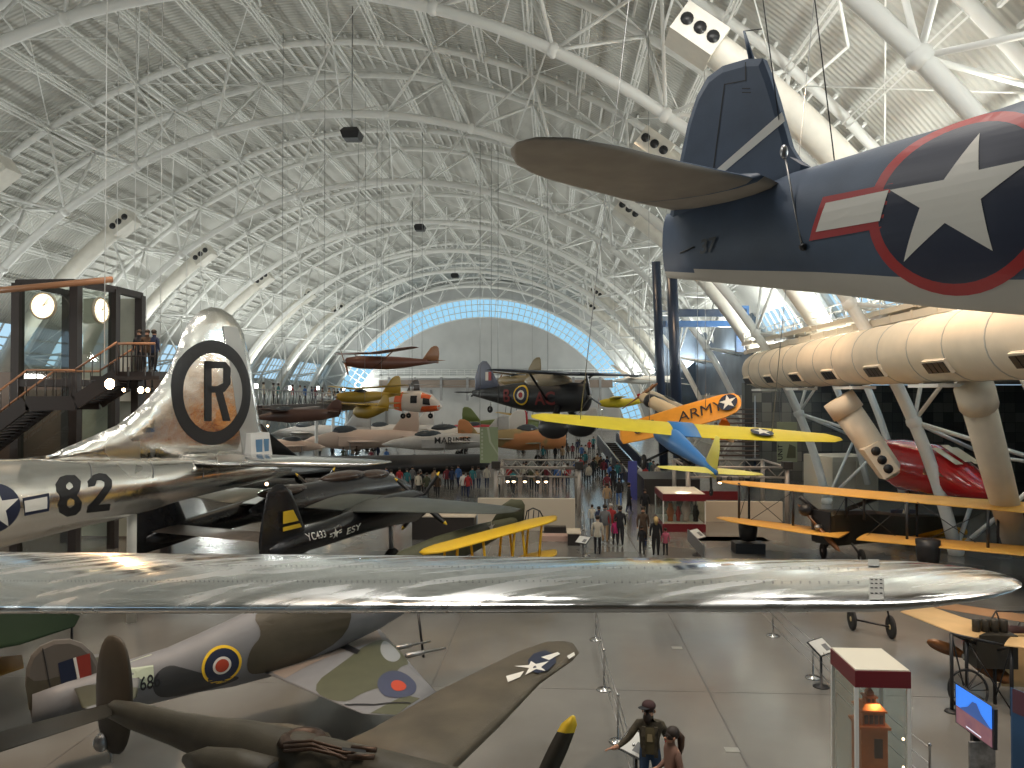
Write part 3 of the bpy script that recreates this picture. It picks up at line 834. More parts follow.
# ================================================================ silver bomber: tail at left, wing across the foreground
HB = math.degrees(math.atan2(-.94, -.342))
MBB = Matrix.Translation((-11.4, 27.7, 0)) @ Matrix.Rotation(R(HB), 4, 'Z')
t = thing('bomber_aircraft', 'polished silver four-engined bomber with a circled R on its fin, wing across the foreground', 'aircraft', M=MBB)
def _pol(nt, b):
    L = nt.links.new; tc = nt.nodes.new('ShaderNodeTexCoord')
    v = nt.nodes.new('ShaderNodeTexVoronoi'); v.distance = 'CHEBYCHEV'; v.inputs['Scale'].default_value = .9
    L(tc.outputs['Object'], v.inputs['Vector'])
    mx = nt.nodes.new('ShaderNodeMapRange'); mx.inputs['To Min'].default_value = .10; mx.inputs['To Max'].default_value = .30
    L(v.outputs['Color'], mx.inputs['Value']); L(mx.outputs['Result'], b.inputs['Roughness'])
    b.inputs['Metallic'].default_value = 1.0; b.inputs['Base Color'].default_value = (.80, .79, .76, 1)
    n = nt.nodes.new('ShaderNodeTexNoise'); n.inputs['Scale'].default_value = 2.2; n.inputs['Detail'].default_value = 4
    mp = nt.nodes.new('ShaderNodeMapping'); mp.inputs['Scale'].default_value = (1, .45, 1); L(tc.outputs['Object'], mp.inputs['Vector'])
    L(mp.outputs['Vector'], n.inputs['Vector'])
    bp = nt.nodes.new('ShaderNodeBump'); bp.inputs['Strength'].default_value = .35; bp.inputs['Distance'].default_value = .05
    L(n.outputs['Fac'], bp.inputs['Height']); L(bp.outputs['Normal'], b.inputs['Normal'])
M_POL = tex_mat('polished aluminium skin', _pol)
M_DULL = mat('dull aluminium panel', (.42, .42, .40), .45, metal=.6)
def _wng(nt, b):
    L = nt.links.new; tc = nt.nodes.new('ShaderNodeTexCoord'); mp = nt.nodes.new('ShaderNodeMapping'); mp.inputs['Rotation'].default_value = (0, 0, R(-21)); L(tc.outputs['Object'], mp.inputs['Vector'])
    m2 = nt.nodes.new('ShaderNodeMapping'); m2.inputs['Scale'].default_value = (3.2, .45, 1); L(mp.outputs['Vector'], m2.inputs['Vector'])
    n = nt.nodes.new('ShaderNodeTexNoise'); n.inputs['Scale'].default_value = 1.6; n.inputs['Detail'].default_value = 6; L(m2.outputs['Vector'], n.inputs['Vector'])
    r = nt.nodes.new('ShaderNodeMapRange'); r.inputs['From Min'].default_value = .40; r.inputs['From Max'].default_value = .60; r.inputs['To Min'].default_value = .08; r.inputs['To Max'].default_value = .34; L(n.outputs['Fac'], r.inputs['Value']); L(r.outputs['Result'], b.inputs['Roughness'])
    b.inputs['Metallic'].default_value = 1.0; b.inputs['Base Color'].default_value = (.80, .80, .79, 1)
    bp = nt.nodes.new('ShaderNodeBump'); bp.inputs['Strength'].default_value = .22; bp.inputs['Distance'].default_value = .02; L(n.outputs['Fac'], bp.inputs['Height']); L(bp.outputs['Normal'], b.inputs['Normal'])
M_WNG = tex_mat('streaked polished wing skin', _wng)
M_RIV = mat('rivet and seam grey', (.18, .18, .18), .5)  # plain dark grey for rivets and panel seams
lb = lambda px, py: loc(MBB, px, py, 1, 0.0)
tops = [(288, 463, 474), (262, 460, 481), (240, 459, 486), (210, 458.5, 493), (178, 458.5, 501), (150, 459, 510), (117, 459, 519), (84, 459, 526), (52, 459, 534), (0, 459, 547), (-60, 459.5, 563), (-140, 461, 588)]
st = []
for px, a, b in tops:
    p, q = lb(px, a), lb(px, b); h = (p.z - q.z) / 2; st.append(((p.x + q.x) / 2, (p.z + q.z) / 2, h * .92, h))
l = st[-1]; st += [(l[0] + 3, l[1] - .05, 1.42, 1.42), (l[0] + 9, l[1], 1.45, 1.45), (l[0] + 14, l[1] - .1, 1.3, 1.3), (l[0] + 15.5, l[1] - .1, .7, .7)]
fb = Fus(st); m_ = MB(); m_.loft(fb.rings(36), M_POL)
side = fb.side(1, .008); s2 = fb.side(1, .016); s3 = fb.side(1, .024)
def sp(px, py):
    y = .8
    for _ in range(5):
        p = loc(MBB, px, py, 1, y); y = side(p.x, p.z).y
    return (p.x, p.z)
Q = lambda pts: [sp(*p) for p in pts]
m_.decal([Q([(56, 484), (60, 477), (66, 475), (75, 475), (81, 481), (80, 490), (77, 495), (82, 502), (81, 510), (76, 515), (67, 517), (60, 513), (58, 505), (61, 497), (57, 491)])], side, M_INK, .2)
m_.decal([Q([(66, 485), (69, 482), (72, 484), (73, 487), (69, 490), (66, 488)]), Q([(67, 501), (70, 498), (74, 500), (74, 505), (70, 508), (67, 506)])], s2, M_POL, .2)
m_.decal([Q([(88, 481), (93, 475), (99, 473), (106, 474), (112, 480), (112, 487), (99, 505), (110.5, 504), (109.5, 510.5), (87, 513), (88, 507), (105, 486), (105, 482), (102, 480), (97, 480), (95, 486), (89, 487)])], side, M_INK, .2)
c0 = sp(-3, 509); r_ = abs(sp(-3, 483)[1] - c0[1])
m_.decal([oval(c0[0], c0[1], r_, n=36)], side, M_NAVYM, .2); m_.decal([star(c0[0], c0[1], r_ * .98)], s2, M_WM, .12)
m_.decal([Q([(23, 498), (49, 493), (49, 511), (25, 516)])], side, M_NAVYM, .2); m_.decal([Q([(24, 501), (47, 496.5), (47, 508.5), (25, 512.5)])], s2, M_WM, .2)
for px in (88, 150, 200): # panel seams
    m_.decal([Q([(px, 462), (px + .7, 462), (px + 3.7, 478), (px + 3, 478)])], side, M_RIV, .1)
m_.build('fuselage', t)
finp = [(10, 460), (50, 455), (67, 447), (92, 436.5), (117, 425), (133, 413), (147, 400), (158, 387), (167, 373), (173, 361), (178, 347), (182, 335), (187, 325), (193, 317), (201, 310.5), (211, 307), (221, 308.5), (230, 314), (238, 323), (243, 334), (248, 352), (252, 373), (256, 400), (260, 425), (264, 440), (264, 462), (150, 466)]
def flat_fin(pts, th, mt, extra, name, tt, M):
    """outline in the aircraft's middle plane given a thickness that thins towards its edge"""
    P = [loc(M, px, py, 1, 0.0) for px, py in pts]
    bm = bmesh.new(); vs = [bm.verts.new((p.x, p.z, 0)) for p in P]; bm.faces.new(vs)
    bmesh.ops.triangulate(bm, faces=bm.faces[:])
    for ax in (0, 1):
        lo = min(v.co[ax] for v in bm.verts); hi = max(v.co[ax] for v in bm.verts); k_ = int((hi - lo) / .3)
        for i in range(1, k_ + 1):
            pc = [0, 0, 0]; pc[ax] = lo + i * (hi - lo) / (k_ + 1); no = [0, 0, 0]; no[ax] = 1
            bmesh.ops.bisect_plane(bm, geom=bm.verts[:] + bm.edges[:] + bm.faces[:], plane_co=pc, plane_no=no)
    segs = [(V((a.x, a.z)), V((b.x, b.z))) for a, b in zip(P, P[1:] + P[:1])]
    def dist(x, z):
        q = V((x, z)); d = 9
        for a, b in segs:
            ab = b - a; u = max(0, min(1, (q - a).dot(ab) / max(1e-9, ab.dot(ab)))); d = min(d, (q - a - ab * u).length)
        return d
    yf = lambda x, z: th * .5 * (1 - (1 - min(1, dist(x, z) / .75)) ** 2) ** .5 + .004
    bm.verts.index_update(); b = MB(); F_ = [[v.index for v in f.verts] for f in bm.faces]; co = [v.co.copy() for v in bm.verts]; bm.free()
    ys = [yf(c.x, c.y) for c in co]
    b.add([V((c.x, y, c.y)) for c, y in zip(co, ys)], F_, mt, True)
    b.add([V((c.x, -y, c.y)) for c, y in zip(co, ys)], [f[::-1] for f in F_], mt, True)
    if extra: extra(b, lambda e: (lambda x, z: V((x, yf(x, z) + e, z))))
    return b.build(name, tt)
def fx(b, f):
    q = lambda px, py: (lambda p: (p.x, p.z))(loc(MBB, px, py, 1, .2))
    b.decal([[q(*p) for p in [(222, 326), (238, 327), (248, 365), (256, 412), (261, 452), (243, 456), (236, 410), (229, 360)]]], f(.006), M_DULL, .2)
    c = q(213.5, 392.5); ro = abs(q(213, 445)[1] - c[1])
    b.decal(ring_polys(c[0], c[1], ro * .75, ro, 48, 1.0), f(.014), M_INK, .25)
    b.decal([[q(*p) for p in [(204, 361), (211, 361), (211, 421), (204, 421)]], [q(*p) for p in [(204, 361), (225, 362), (230, 368), (211, 368.5), (204, 368.5)]],
             [q(*p) for p in [(223, 366), (230, 368), (230, 384), (224, 392), (217, 386), (223, 383)]], [q(*p) for p in [(208, 386), (217, 386), (224, 392), (208, 393)]],
             [q(*p) for p in [(215, 392), (222, 391), (230, 421), (223, 421)]]], f(.02), M_INK, .25)
    b.decal([[q(*p) for p in [(222, 327), (223, 327), (226, 357), (225, 357)]]], f(.012), M_RIV)
flat_fin(finp, .42, M_POL, fx, 'fin', t, MBB)
# rear gunner's cabin at the foot of the rudder
p = loc(MBB, 252, 445, 1, .0); m_ = MB()
m_.loft([[V((p.x + x, s * w_, p.z + z)) for x, z, s, w_ in ((.62, -.5, 1, .55), (.55, .46, 1, .42), (.55, .46, -1, .42), (.62, -.5, -1, .55))], [V((p.x + x, s * w_, p.z + z)) for x, z, s, w_ in ((-.5, -.5, 1, .55), (-.45, .46, 1, .42), (-.45, .46, -1, .42), (-.5, -.5, -1, .55))]], mat('pale turret skin', (.60, .58, .55), .5), smooth=False)
m_.build('tail_turret', t)
M_WIN = mat('blue reflecting pane', (.12, .22, .34), .08)
for a_, w_ in ((.19, .3), (-.2, .22)):
    m_ = MB(); m_.box((p.x + a_, .50, p.z + .0), (w_, .05, .46), M_WIN); m_.build('turret_window', t)
# tailplanes
zt = 4.72
for s_ in (1, -1):
    m_ = MB(); m_.wing([(V((2.9, s_ * .3, zt)), V((-1.1, s_ * .3, zt)), .42), (V((2.1, s_ * 3.0, zt)), V((-1.0, s_ * 3.0, zt)), .34), (V((1.3, s_ * 5.2, zt)), V((-.9, s_ * 5.2, zt)), .24), (V((.9, s_ * 5.8, zt)), V((-.7, s_ * 5.8, zt)), .15), (V((.25, s_ * 6.1, zt)), V((-.3, s_ * 6.1, zt)), .04)], M_POL)
    m_.build('tailplane', t)
# the near wing, from its root far left to the tip at the right edge
def W(px, py, D): return at(px, py, D)
LE0, LE1 = at(0, 611, 8.6), at(868, 609, 5.35); TE0, TE1 = at(0, 552, 11.3), at(868, 560, 6.9)
LEr = LE0 + (LE0 - LE1) * 1.0; TEr = TE0 + (TE0 - TE1) * 1.0
m_ = MB(); sts = [(LEr, TEr, .62)]
for i in range(13):
    q = i / 12; sts.append((LE0.lerp(LE1, q), TE0.lerp(TE1, q), .34 - .15 * q))
for px, l_, t_, D, D2, th in ((905, 607.5, 561, 5.24, 6.65, .165), (940, 604, 564, 5.15, 6.35, .14), (970, 600.5, 567.5, 5.1, 6.05, .11), (995, 596.5, 572, 5.1, 5.75, .08), (1012, 592, 577, 5.12, 5.5, .05), (1022, 587, 582.5, 5.18, 5.3, .02)):
    sts.append((at(px, l_, D), at(px, t_, D2), th))
m_.wing(sts, M_WNG, n=12); m_.build('wing', t, world=True)
def wp(q, c, e=.006):   # point on the upper skin, q along the wing, c along the chord
    i = min(14, max(0, int(q * 12))); f_ = q * 12 - i
    a, b = sts[1 + i], sts[2 + i]
    le = a[0].lerp(b[0], f_); te = a[1].lerp(b[1], f_); th = a[2] + (b[2] - a[2]) * f_
    prof = 1.48 * (math.sqrt(c) * 2 - .9 * c - 1.1 * c * c)
    return le.lerp(te, c) + V((0, 0, th * .5 * (prof * .9 + .02) + e))
m_ = MB()
for c in (.24, .52):
    for i in range(150):
        q = i / 150; p = wp(q, c); m_.box(p, (.013, .012, .003), M_RIV)
m_.build('rivet_row', t, world=True, kind='stuff')
m_ = MB(); m_.decal([[(1.003, .03), (1.036, .03), (1.036, .3), (1.003, .3)]], lambda q, c: wp(q, c, .008), M_DULL, .03)
for q in (1.009, 1.019, 1.030):
    for c in (.08, .14, .2, .26): m_.box(wp(q, c, .012), (.014, .014, .005), M_INK)
m_.build('patch_plate', t, world=True)
m_ = MB(); m_.decal([[(1.0, .60), (1.026, .60), (1.026, .97), (1.0, .97)]], lambda q, c: wp(q, c, .008), M_DULL, .03); m_.build('patch_plate', t, world=True)
M_LITE = mat('lamp bulb warm', (1, .55, .25), .3, emit=3)
# stand legs under the rear fuselage
for px in (132,):
    m_ = MB(); a = lb(px, 500); m_.tube(V((a.x, 0, a.z)), V((a.x, 0, 0)), .14, M_DUCT, 8); m_.build('support_post', t)
# ================================================================ olive twin-boom fighter at the bottom left (near)
M_OLIVE = mat('olive drab paint', (.078, .064, .042), .5, noise=.25, nscale=1.8, bump=.1)
M_OLIVE_D = mat('darker olive paint', (.042, .034, .023), .55, noise=.2, nscale=2)
M_YTIP = mat('yellow blade tip', (.85, .55, .03), .4)
ZB = 2.25
b0 = atz(122, 712, ZB); b1 = atz(372, 788, ZB); hd = (b1 - b0).normalized(); pr = V((-hd.y, hd.x, 0))
t = thing('fighter_aircraft', 'olive twin-boom fighter at bottom left with oval tail fin and white star on its wing', 'aircraft', (b1.x, b1.y, 0), math.atan2(hd.y, hd.x))
def bp(s_, o=0, z=0): return b0 + hd * s_ + pr * o + V((0, 0, z))
L = (b1 - b0).length
m_ = MB(); pts = []; rs = []
for q, r_ in ((-.35, .03), (-.2, .12), (.3, .17), (1.2, .20), (2.0, .26), (2.6, .33), (3.2, .38), (4.2, .40), (L, .42), (L + 1.2, .44), (L + 2.0, .42), (L + 2.6, .33)):
    pts.append(bp(q, 0, 0 if q < 3 else -.03)); rs.append(r_)
m_.path(pts, rs, M_OLIVE, 20, flat=1.15); m_.build('tail_boom', t, world=True)
# radiator scoop, with a dark mouth
for s_ in (-1, 1):
    m_ = MB(); rg = []
    for q, w_, h_ in ((1.9, .05, .06), (2.3, .20, .24), (2.9, .30, .34), (3.5, .32, .36)):
        rg.append([bp(q, s_ * .42 + w_ * math.cos(2 * PI * j / 14) * .9, -.10 + h_ * math.sin(2 * PI * j / 14)) for j in range(14)])
    m_.loft(rg, M_OLIVE)
    m_.build('radiator_scoop', t, world=True)
    m_ = MB(); m_.loft([[bp(3.505 + k_, s_ * .42 + .27 * math.cos(2 * PI * j / 14), -.10 + .31 * math.sin(2 * PI * j / 14)) for j in range(14)] for k_ in (0, .02)], M_DARK); m_.build('scoop_mouth', t, world=True)
# turbo supercharger with pipes on top of the boom
m_ = MB(); m_.lathe([(.01, .34), (.14, .38), (.18, .42), (.27, .40), (.32, .34)], mat('burnt exhaust steel', (.10, .06, .04), .4, metal=.7, noise=.4, nscale=6), bp(3.6, 0, 0), 'Z', 16); m_.build('turbocharger', t, world=True)
for y0_, y1_ in ((743, 748), (747, 751), (751, 755), (746, 757)):
    m_ = MB(); m_.path([atz(284, y0_, ZB + .40), atz(312, y0_ - 2, ZB + .46), atz(345, y1_ + 2, ZB + .44), atz(372, y1_, ZB + .40)], .022, mat('burnt exhaust steel', (.1, .06, .04), .4), 7); m_.build('exhaust_pipe', t, world=True)
# oval fin at the end of the boom
fc = atz(110, 704, ZB - .12)
D_ = (fc - CAMP).y
top, bot = at(107, 634, D_), at(110, 752, D_)
hz_ = (top.z - bot.z) / 2; zc = (top.z + bot.z) / 2
m_ = MB(); rg = []
for i in range(15):
    a = PI * i / 14; z = zc + hz_ * math.cos(a) * .998; c_ = .44 * math.sin(a) ** .8 + .02
    ctr = V((fc.x, fc.y, z)) + hd * (.10)
    rg.append([ctr + hd * (c_ * math.cos(2 * PI * j / 12)) + pr * ((.02 + .06 * math.sin(a)) * math.sin(2 * PI * j / 12)) for j in range(12)])
m_.loft(rg, M_OLIVE_D); m_.build('fin', t, world=True)
m_ = MB(); p = V((fc.x, fc.y, bot.z + .02)); m_.ell(p - hd * .12 + pr * -.05 + V((0, 0, .13)), (.13, .13, .15), M_STEEL, 10, 8); m_.build('tail_bumper', t, world=True)
m_ = MB(); m_.path([p + V((0, 0, .05)), p + hd * .05 + V((0, 0, -.18))], [.04, .015], M_STEEL, 6); m_.build('mast_balance', t, world=True)
# tailplane to the left boom
m_ = MB(); zt = ZB + .02
te0, te1 = atz(112, 716, zt), atz(-60, 772, zt); le0, le1 = atz(113, 704, zt), atz(-60, 748, zt)
m_.wing([(le0, te0, .12), (le0.lerp(le1, .5), te0.lerp(te1, .5), .12), (le0.lerp(le1, 1.3), te0.lerp(te1, 1.3), .12)], M_OLIVE_D); m_.build('tailplane', t, world=True)
# outer wing
zw = 2.2
LEp = [(430, 800), (455, 768), (500, 725), (540, 683), (560, 669), (573, 660), (579, 653)]
TEp = [(322, 752), (372, 729), (440, 690), (520, 651), (546, 642), (562, 641), (573, 643)]
sts = [(atz(*a, zw), atz(*b, zw), th) for a, b, th in zip(LEp, TEp, (.42, .38, .30, .20, .15, .10, .03))]
m_ = MB(); m_.wing(sts, M_OLIVE, n=12)
def wpt(px, py):
    p = atz(px, py, zw); best = 0
    for i in range(len(sts) - 1):
        pass
    # height of the upper skin at this spot
    def h_at(p):
        bz = 0
        for a, b in zip(sts, sts[1:]):
            for u in [k_ / 8 for k_ in range(9)]:
                le, te, th = a[0].lerp(b[0], u), a[1].lerp(b[1], u), a[2] + (b[2] - a[2]) * u
                d = te - le; c = max(0.001, min(1, (p - le).dot(d) / d.dot(d))); e_ = (le + d * c - V((p.x, p.y, le.z))).length
                if e_ < .16:
                    z = th * .5 * (1.48 * (math.sqrt(c) * 2 - .9 * c - 1.1 * c * c) * .9 + .02); bz = max(bz, z)
        return bz
    for _ in range(2): p = atz(px, py, zw + h_at(p) + .012)
    return p
fn = lambda x, y: (wpt(x, y))
cx, cy = 545, 665
m_.decal([[(a, b) for a, b in [(528, 660), (534, 653), (545, 650), (555, 654), (556, 662), (548, 670), (538, 673), (529, 670)]]], lambda x, y: wpt(x, y) + V((0, 0, -.003)), M_NAVYM, 6)
m_.decal([[(506, 676), (524, 671), (520, 677), (508, 682)], [(541, 657), (558, 652), (560, 654), (549, 660)]], fn, M_WM, 6)
m_.decal([[(531, 661), (536, 664), (549, 661), (541, 667), (546, 671), (536, 669), (525, 675), (529, 668), (514, 666), (529, 665)]], fn, M_WM, 5)
m_.decal([[(567, 656), (574, 652), (575, 655), (569, 659)]], fn, M_WM, 5)
m_.build('wing', t, world=True)
m_ = MB(); p = atz(300, 760, ZB + .35)
m_.decal([[(342, 747), (366, 750), (366, 753), (342, 750)]], lambda x, y: atz(x, y, ZB + .52), M_DARK)
for a_, b_ in (((352, 748), (376, 750)), ((348, 757), (374, 757))):
    m_.path([atz(*a_, ZB + .50), atz(*b_, ZB + .52)], .035, mat('burnt exhaust steel', (.1, .06, .04), .4), 8)
m_.build('exhaust_duct', t, world=True)
# propeller at the front of the boom
hub = at(532, 806, 8.6); tipp = at(573, 716, 8.7)
u = (tipp - hub); Lb = u.length; u.normalize(); sd = V((1, 0, 0)); m_ = MB(); rg = []
for j in range(12):
    q = j / 11; wd = .42 * (.10 + .12 * math.sin(PI * min(1, q * .75 + .12))) * (1 if q < .9 else (1.02 - q) * 9); wd = max(wd, .02)
    p = hub + u * (Lb * (q)); x = sd * .85 + hd * .4; rg.append([p + x * wd, p + hd.cross(V((0, 0, 1))) * .0 + V((0, -.03, 0)), p - x * wd, p + V((0, .03, 0))])
m_.loft(rg, M_OLIVE_D); kk = m_.mi(M_YTIP)
for f in range(len(m_.f)):
    if f >= 4 * 9: m_.m[f] = kk
m_.build('propeller_blade', t, world=True)
m_ = MB(); m_.path([bp(L + 2.6), bp(L + 2.9), bp(L + 3.2)], [.36, .26, .04], M_OLIVE, 16); m_.build('spinner', t, world=True)
m_ = MB(); m_.tube(bp(L, .0), V((bp(L).x, bp(L).y, .4)), .08, M_STEEL, 8); m_.build('gear_leg', t, world=True)
p = bp(L); wheel(t, V((p.x, p.y, .42)), .42, .22, 'Y')
p = bp(L - .4, 2.4); 

# ================================================================ camouflaged fighter behind it
def _camo(nt, b):
    L_ = nt.links.new; tc = nt.nodes.new('ShaderNodeTexCoord'); n = nt.nodes.new('ShaderNodeTexNoise'); n.inputs['Scale'].default_value = .62; n.inputs['Detail'].default_value = 1
    L_(tc.outputs['Object'], n.inputs['Vector']); r = nt.nodes.new('ShaderNodeValToRGB'); r.color_ramp.elements[0].position = .495; r.color_ramp.elements[1].position = .505
    r.color_ramp.elements[0].color = (.055, .058, .036, 1); r.color_ramp.elements[1].color = (.15, .155, .165, 1)
    L_(n.outputs['Fac'], r.inputs['Fac']); L_(r.outputs['Color'], b.inputs['Base Color']); b.inputs['Roughness'].default_value = .5
M_CAMO = tex_mat('green and grey camouflage', _camo)
M_CG = mat('camouflage grey', (.17, .175, .185), .5, noise=.05); M_CGR = mat('camouflage green', (.075, .080, .048), .5, noise=.08); M_CBR = mat('camouflage dark olive', (.065, .055, .035), .5, noise=.1)
M_MAUVE = mat('wing root mauve grey', (.20, .165, .14), .5, noise=.06)
M_SKY = mat('pale green band', (.36, .42, .32), .5)
ZH = 1.35
h0 = atz(70, 700, ZH + .0); h1 = atz(222, 664, ZH + .15); hdh = (h1 - h0); hdh.z = 0; hdh.normalize()
MH = Matrix.Translation((h0.x, h0.y, 0)) @ Matrix.Rotation(math.atan2(hdh.y, hdh.x), 4, 'Z')
t = thing('fighter_aircraft', 'camouflaged fighter with roundels and red white and blue fin flash at lower left', 'aircraft', M=MH)
lh = lambda px, py: loc(MH, px, py, 1, 0.0)
tops = [(32, 692, 724), (66, 680, 719), (98, 671, 713), (130, 660, 708), (168, 648, 699), (200, 634, 691), (232, 619, 686), (270, 602, 676), (310, 590, 662), (345, 586, 644), (375, 586, 630), (405, 586, 612), (440, 588, 604), (470, 592, 600)]
st = []
for px, a, b in tops:
    p, q = lh(px, a), lh(px, b); h = (p.z - q.z) / 2; st.append(((p.x + q.x) / 2, (p.z + q.z) / 2, min(.46, h * .8), h))
fh = Fus(st); m_ = MB(); m_.loft(fh.rings(28), M_CG)
side = fh.side(-1, .006); s2 = fh.side(-1, .012); s3 = fh.side(-1, .018)
def sp(px, py):
    y = -.3
    for _ in range(5):
        p = loc(MH, px, py, 1, y); y = side(p.x, p.z).y
    return (p.x, p.z)
Q = lambda pts: [sp(*p) for p in pts]
m_.decal([Q(sm([(250, 612), (300, 596), (350, 590), (352, 634), (300, 664), (262, 674), (246, 674), (249, 650), (264, 634)]))], side, M_CBR, .2)
m_.decal([Q(sm([(153, 676), (168, 664), (184, 668), (212, 676), (246, 676), (220, 687), (166, 699), (153, 694)]))], side, mat('painted lower fuselage shading', (.030, .032, .034), .5), .2)  # dark patch paints the shading on the lower rear fuselage
m_.decal([Q([(128, 664), (152, 655), (154, 685), (130, 690)])], side, M_SKY, .2)
for i, (r_, mt, s_) in enumerate(((.0, M_YTIP, side), (0, M_NAVYM, s2), (0, M_WM, fh.side(-1, .018)), (0, mat('roundel red', (.42, .05, .02), .5), fh.side(-1, .024)))):
    c = sp(222, 665.5); R0 = abs(sp(222, 645)[1] - c[1]) * (1, .86, .46, .34)[i]
    m_.decal([oval(c[0], c[1], R0, n=32)], s_, mt, .12)
p0 = sp(133, 692.5); p1 = sp(164, 685); uu = V((p1[0] - p0[0], p1[1] - p0[1])); ul = uu.length; uu.normalize()
m_.text('F686', p0, uu, (0, 1), .36, s2, M_INK, .01, .1, sx=ul / .80)
m_.build('fuselage', t)
finp = [(33, 724), (29, 705), (25, 685), (26, 668), (31, 655), (40, 646), (54, 640), (70, 639), (82, 643), (92, 652), (99, 664), (112, 690), (100, 712), (60, 722)]
def fh_x(b):
    q = lambda px, py: (lambda p: (p.x, p.z))(loc(MH, px, py, 1, -.07)); f = lambda x, z: V((x, -.075, z)); g = lambda x, z: V((x, -.08, z))
    b.decal([[q(*p) for p in [(27, 676), (34, 681), (46, 680), (56, 677), (62, 676), (64, 689), (54, 700), (40, 708), (29, 710), (26, 690)]]], f, M_CBR)
    b.decal([[q(*p) for p in [(58, 663), (73, 658), (79, 684), (62, 689)]]], g, M_NAVYM)
    b.decal([[q(*p) for p in [(73, 658), (76, 657), (81, 684), (78, 685)]]], g, M_WM)
    b.decal([[q(*p) for p in [(76, 657), (90, 653), (92, 680), (81, 684)]]], g, mat('fin flash red', (.25, .03, .02), .5))
    b.decal([[q(*p) for p in [(42, 648), (43, 648), (57, 720), (56, 720)]]], g, M_INK)
slab(finp, .13, mat('camouflage brown grey', (.115, .10, .085), .5), 'fin', t, extra=fh_x, mm=MH)
for s_ in (-1, 1):
    m_ = MB(); zt = 1.62
    m_.wing([(V((1.2, s_ * .1, zt)), V((.05, s_ * .1, zt)), .1), (V((.95, s_ * 1.3, zt)), V((.1, s_ * 1.3, zt)), .07), (V((.7, s_ * 1.65, zt)), V((.35, s_ * 1.65, zt)), .02)], M_CAMO); m_.build('tailplane', t)
# wing from the picture
zw = 1.25
LEp = [(356, 604), (384, 634), (404, 656), (424, 679), (436, 692)]
TEp = [(262, 672), (300, 688), (330, 701), (362, 714), (398, 716)]
sts = [(atz(*a, zw), atz(*b, zw), th) for a, b, th in zip(LEp, TEp, (.42, .34, .28, .2, .06))]
m_ = MB(); m_.wing(sts, M_CG, n=10)
def wq(q, c, e=.01):
    k_ = len(sts) - 1; i = min(k_ - 1, max(0, int(q * k_))); f_ = q * k_ - i; a, b = sts[i], sts[i + 1]
    le = a[0].lerp(b[0], f_); te = a[1].lerp(b[1], f_); th = a[2] + (b[2] - a[2]) * f_; c = max(.002, c)
    return le.lerp(te, c) + V((0, 0, th * .5 * (1.48 * (math.sqrt(c) * 2 - .9 * c - 1.1 * c * c) * .9 + .02) + e))
W0 = lambda e: (lambda q, c: wq(q, c, e))
m_.decal([[(0, .02), (.12, .02), (.34, .12), (.25, .5), (.14, .98), (0, .98)]], W0(.004), M_MAUVE, .06)
m_.decal([sm([(.34, .02), (.62, .02), (.60, .2), (.70, .5), (.62, .75), (.60, .99), (.30, .99), (.32, .6), (.30, .3)]), [(.86, .5), (.98, .4), (.98, .98), (.80, .98), (.84, .7)]], W0(.005), M_CGR, .06)
m_.decal([sm([(.33, .10), (.38, .06), (.52, .05), (.56, .2), (.50, .28), (.40, .24)])], W0(.008), mat('camouflage light grey', (.24, .26, .27), .5), .06)
m_.decal([oval(.745, .42, .155, .23, 28)], W0(.010), mat('roundel blue', (.045, .055, .10), .5), .06)
m_.decal([oval(.745, .42, .06, .09, 20)], W0(.016), mat('roundel red', (.42, .05, .02), .5), .06)
m_.decal([[(.10, .50), (.32, .40), (.33, .46), (.11, .57)]], W0(.014), M_INK, .06)
m_.decal([[(.60, .985), (.62, .985), (.98, .62), (.96, .60)]], W0(.014), M_INK, .06)
m_.build('wing', t, world=True)
fw = V((hdh.x, hdh.y, 0))
for px, py, Lg in ((396, 648, .75), (406, 656, .85)):
    p = atz(px, py, zw + .02); m_ = MB(); m_.path([p, p + fw * Lg * .5, p + fw * Lg * .52, p + fw * Lg * 1.15], [.06, .055, .03, .025], M_STEEL, 10); m_.build('wing_cannon', t, world=True)
m_ = MB(); p = atz(418, 612, 1.2); m_.path([p, V((p.x + .15, p.y, .0))], .035, M_BLACK, 6); m_.build('jury_post', t, world=True)

# ---------------------------------------------------------------- parts of other machines lying behind the wing, left edge
t = thing('transport_aircraft', 'dark green aircraft wing with ochre lower part at the left edge', 'aircraft', atz(10, 700, 0))
m_ = MB(); z_ = 1.9
m_.wing([(atz(-60, 660, z_), atz(-60, 600, z_), .2), (atz(20, 645, z_), atz(30, 600, z_), .14), (atz(74, 627, z_), atz(80, 616, z_), .04)], mat('deep green paint', (.012, .022, .012), .95, spec=.1)); m_.build('wing', t, world=True)
m_ = MB(); m_.wing([(atz(-40, 690, 1.2), atz(-40, 660, 1.2), .14), (atz(24, 668, 1.2), atz(22, 655, 1.2), .06)], mat('ochre paint', (.30, .15, .03), .5)); m_.build('lower_wing', t, world=True)
m_ = MB(); p = atz(72, 622, 1.9); m_.tube(p, V((p.x, p.y, 1.2)), .03, M_BLACK, 6); m_.build('pitot_post', t, world=True)

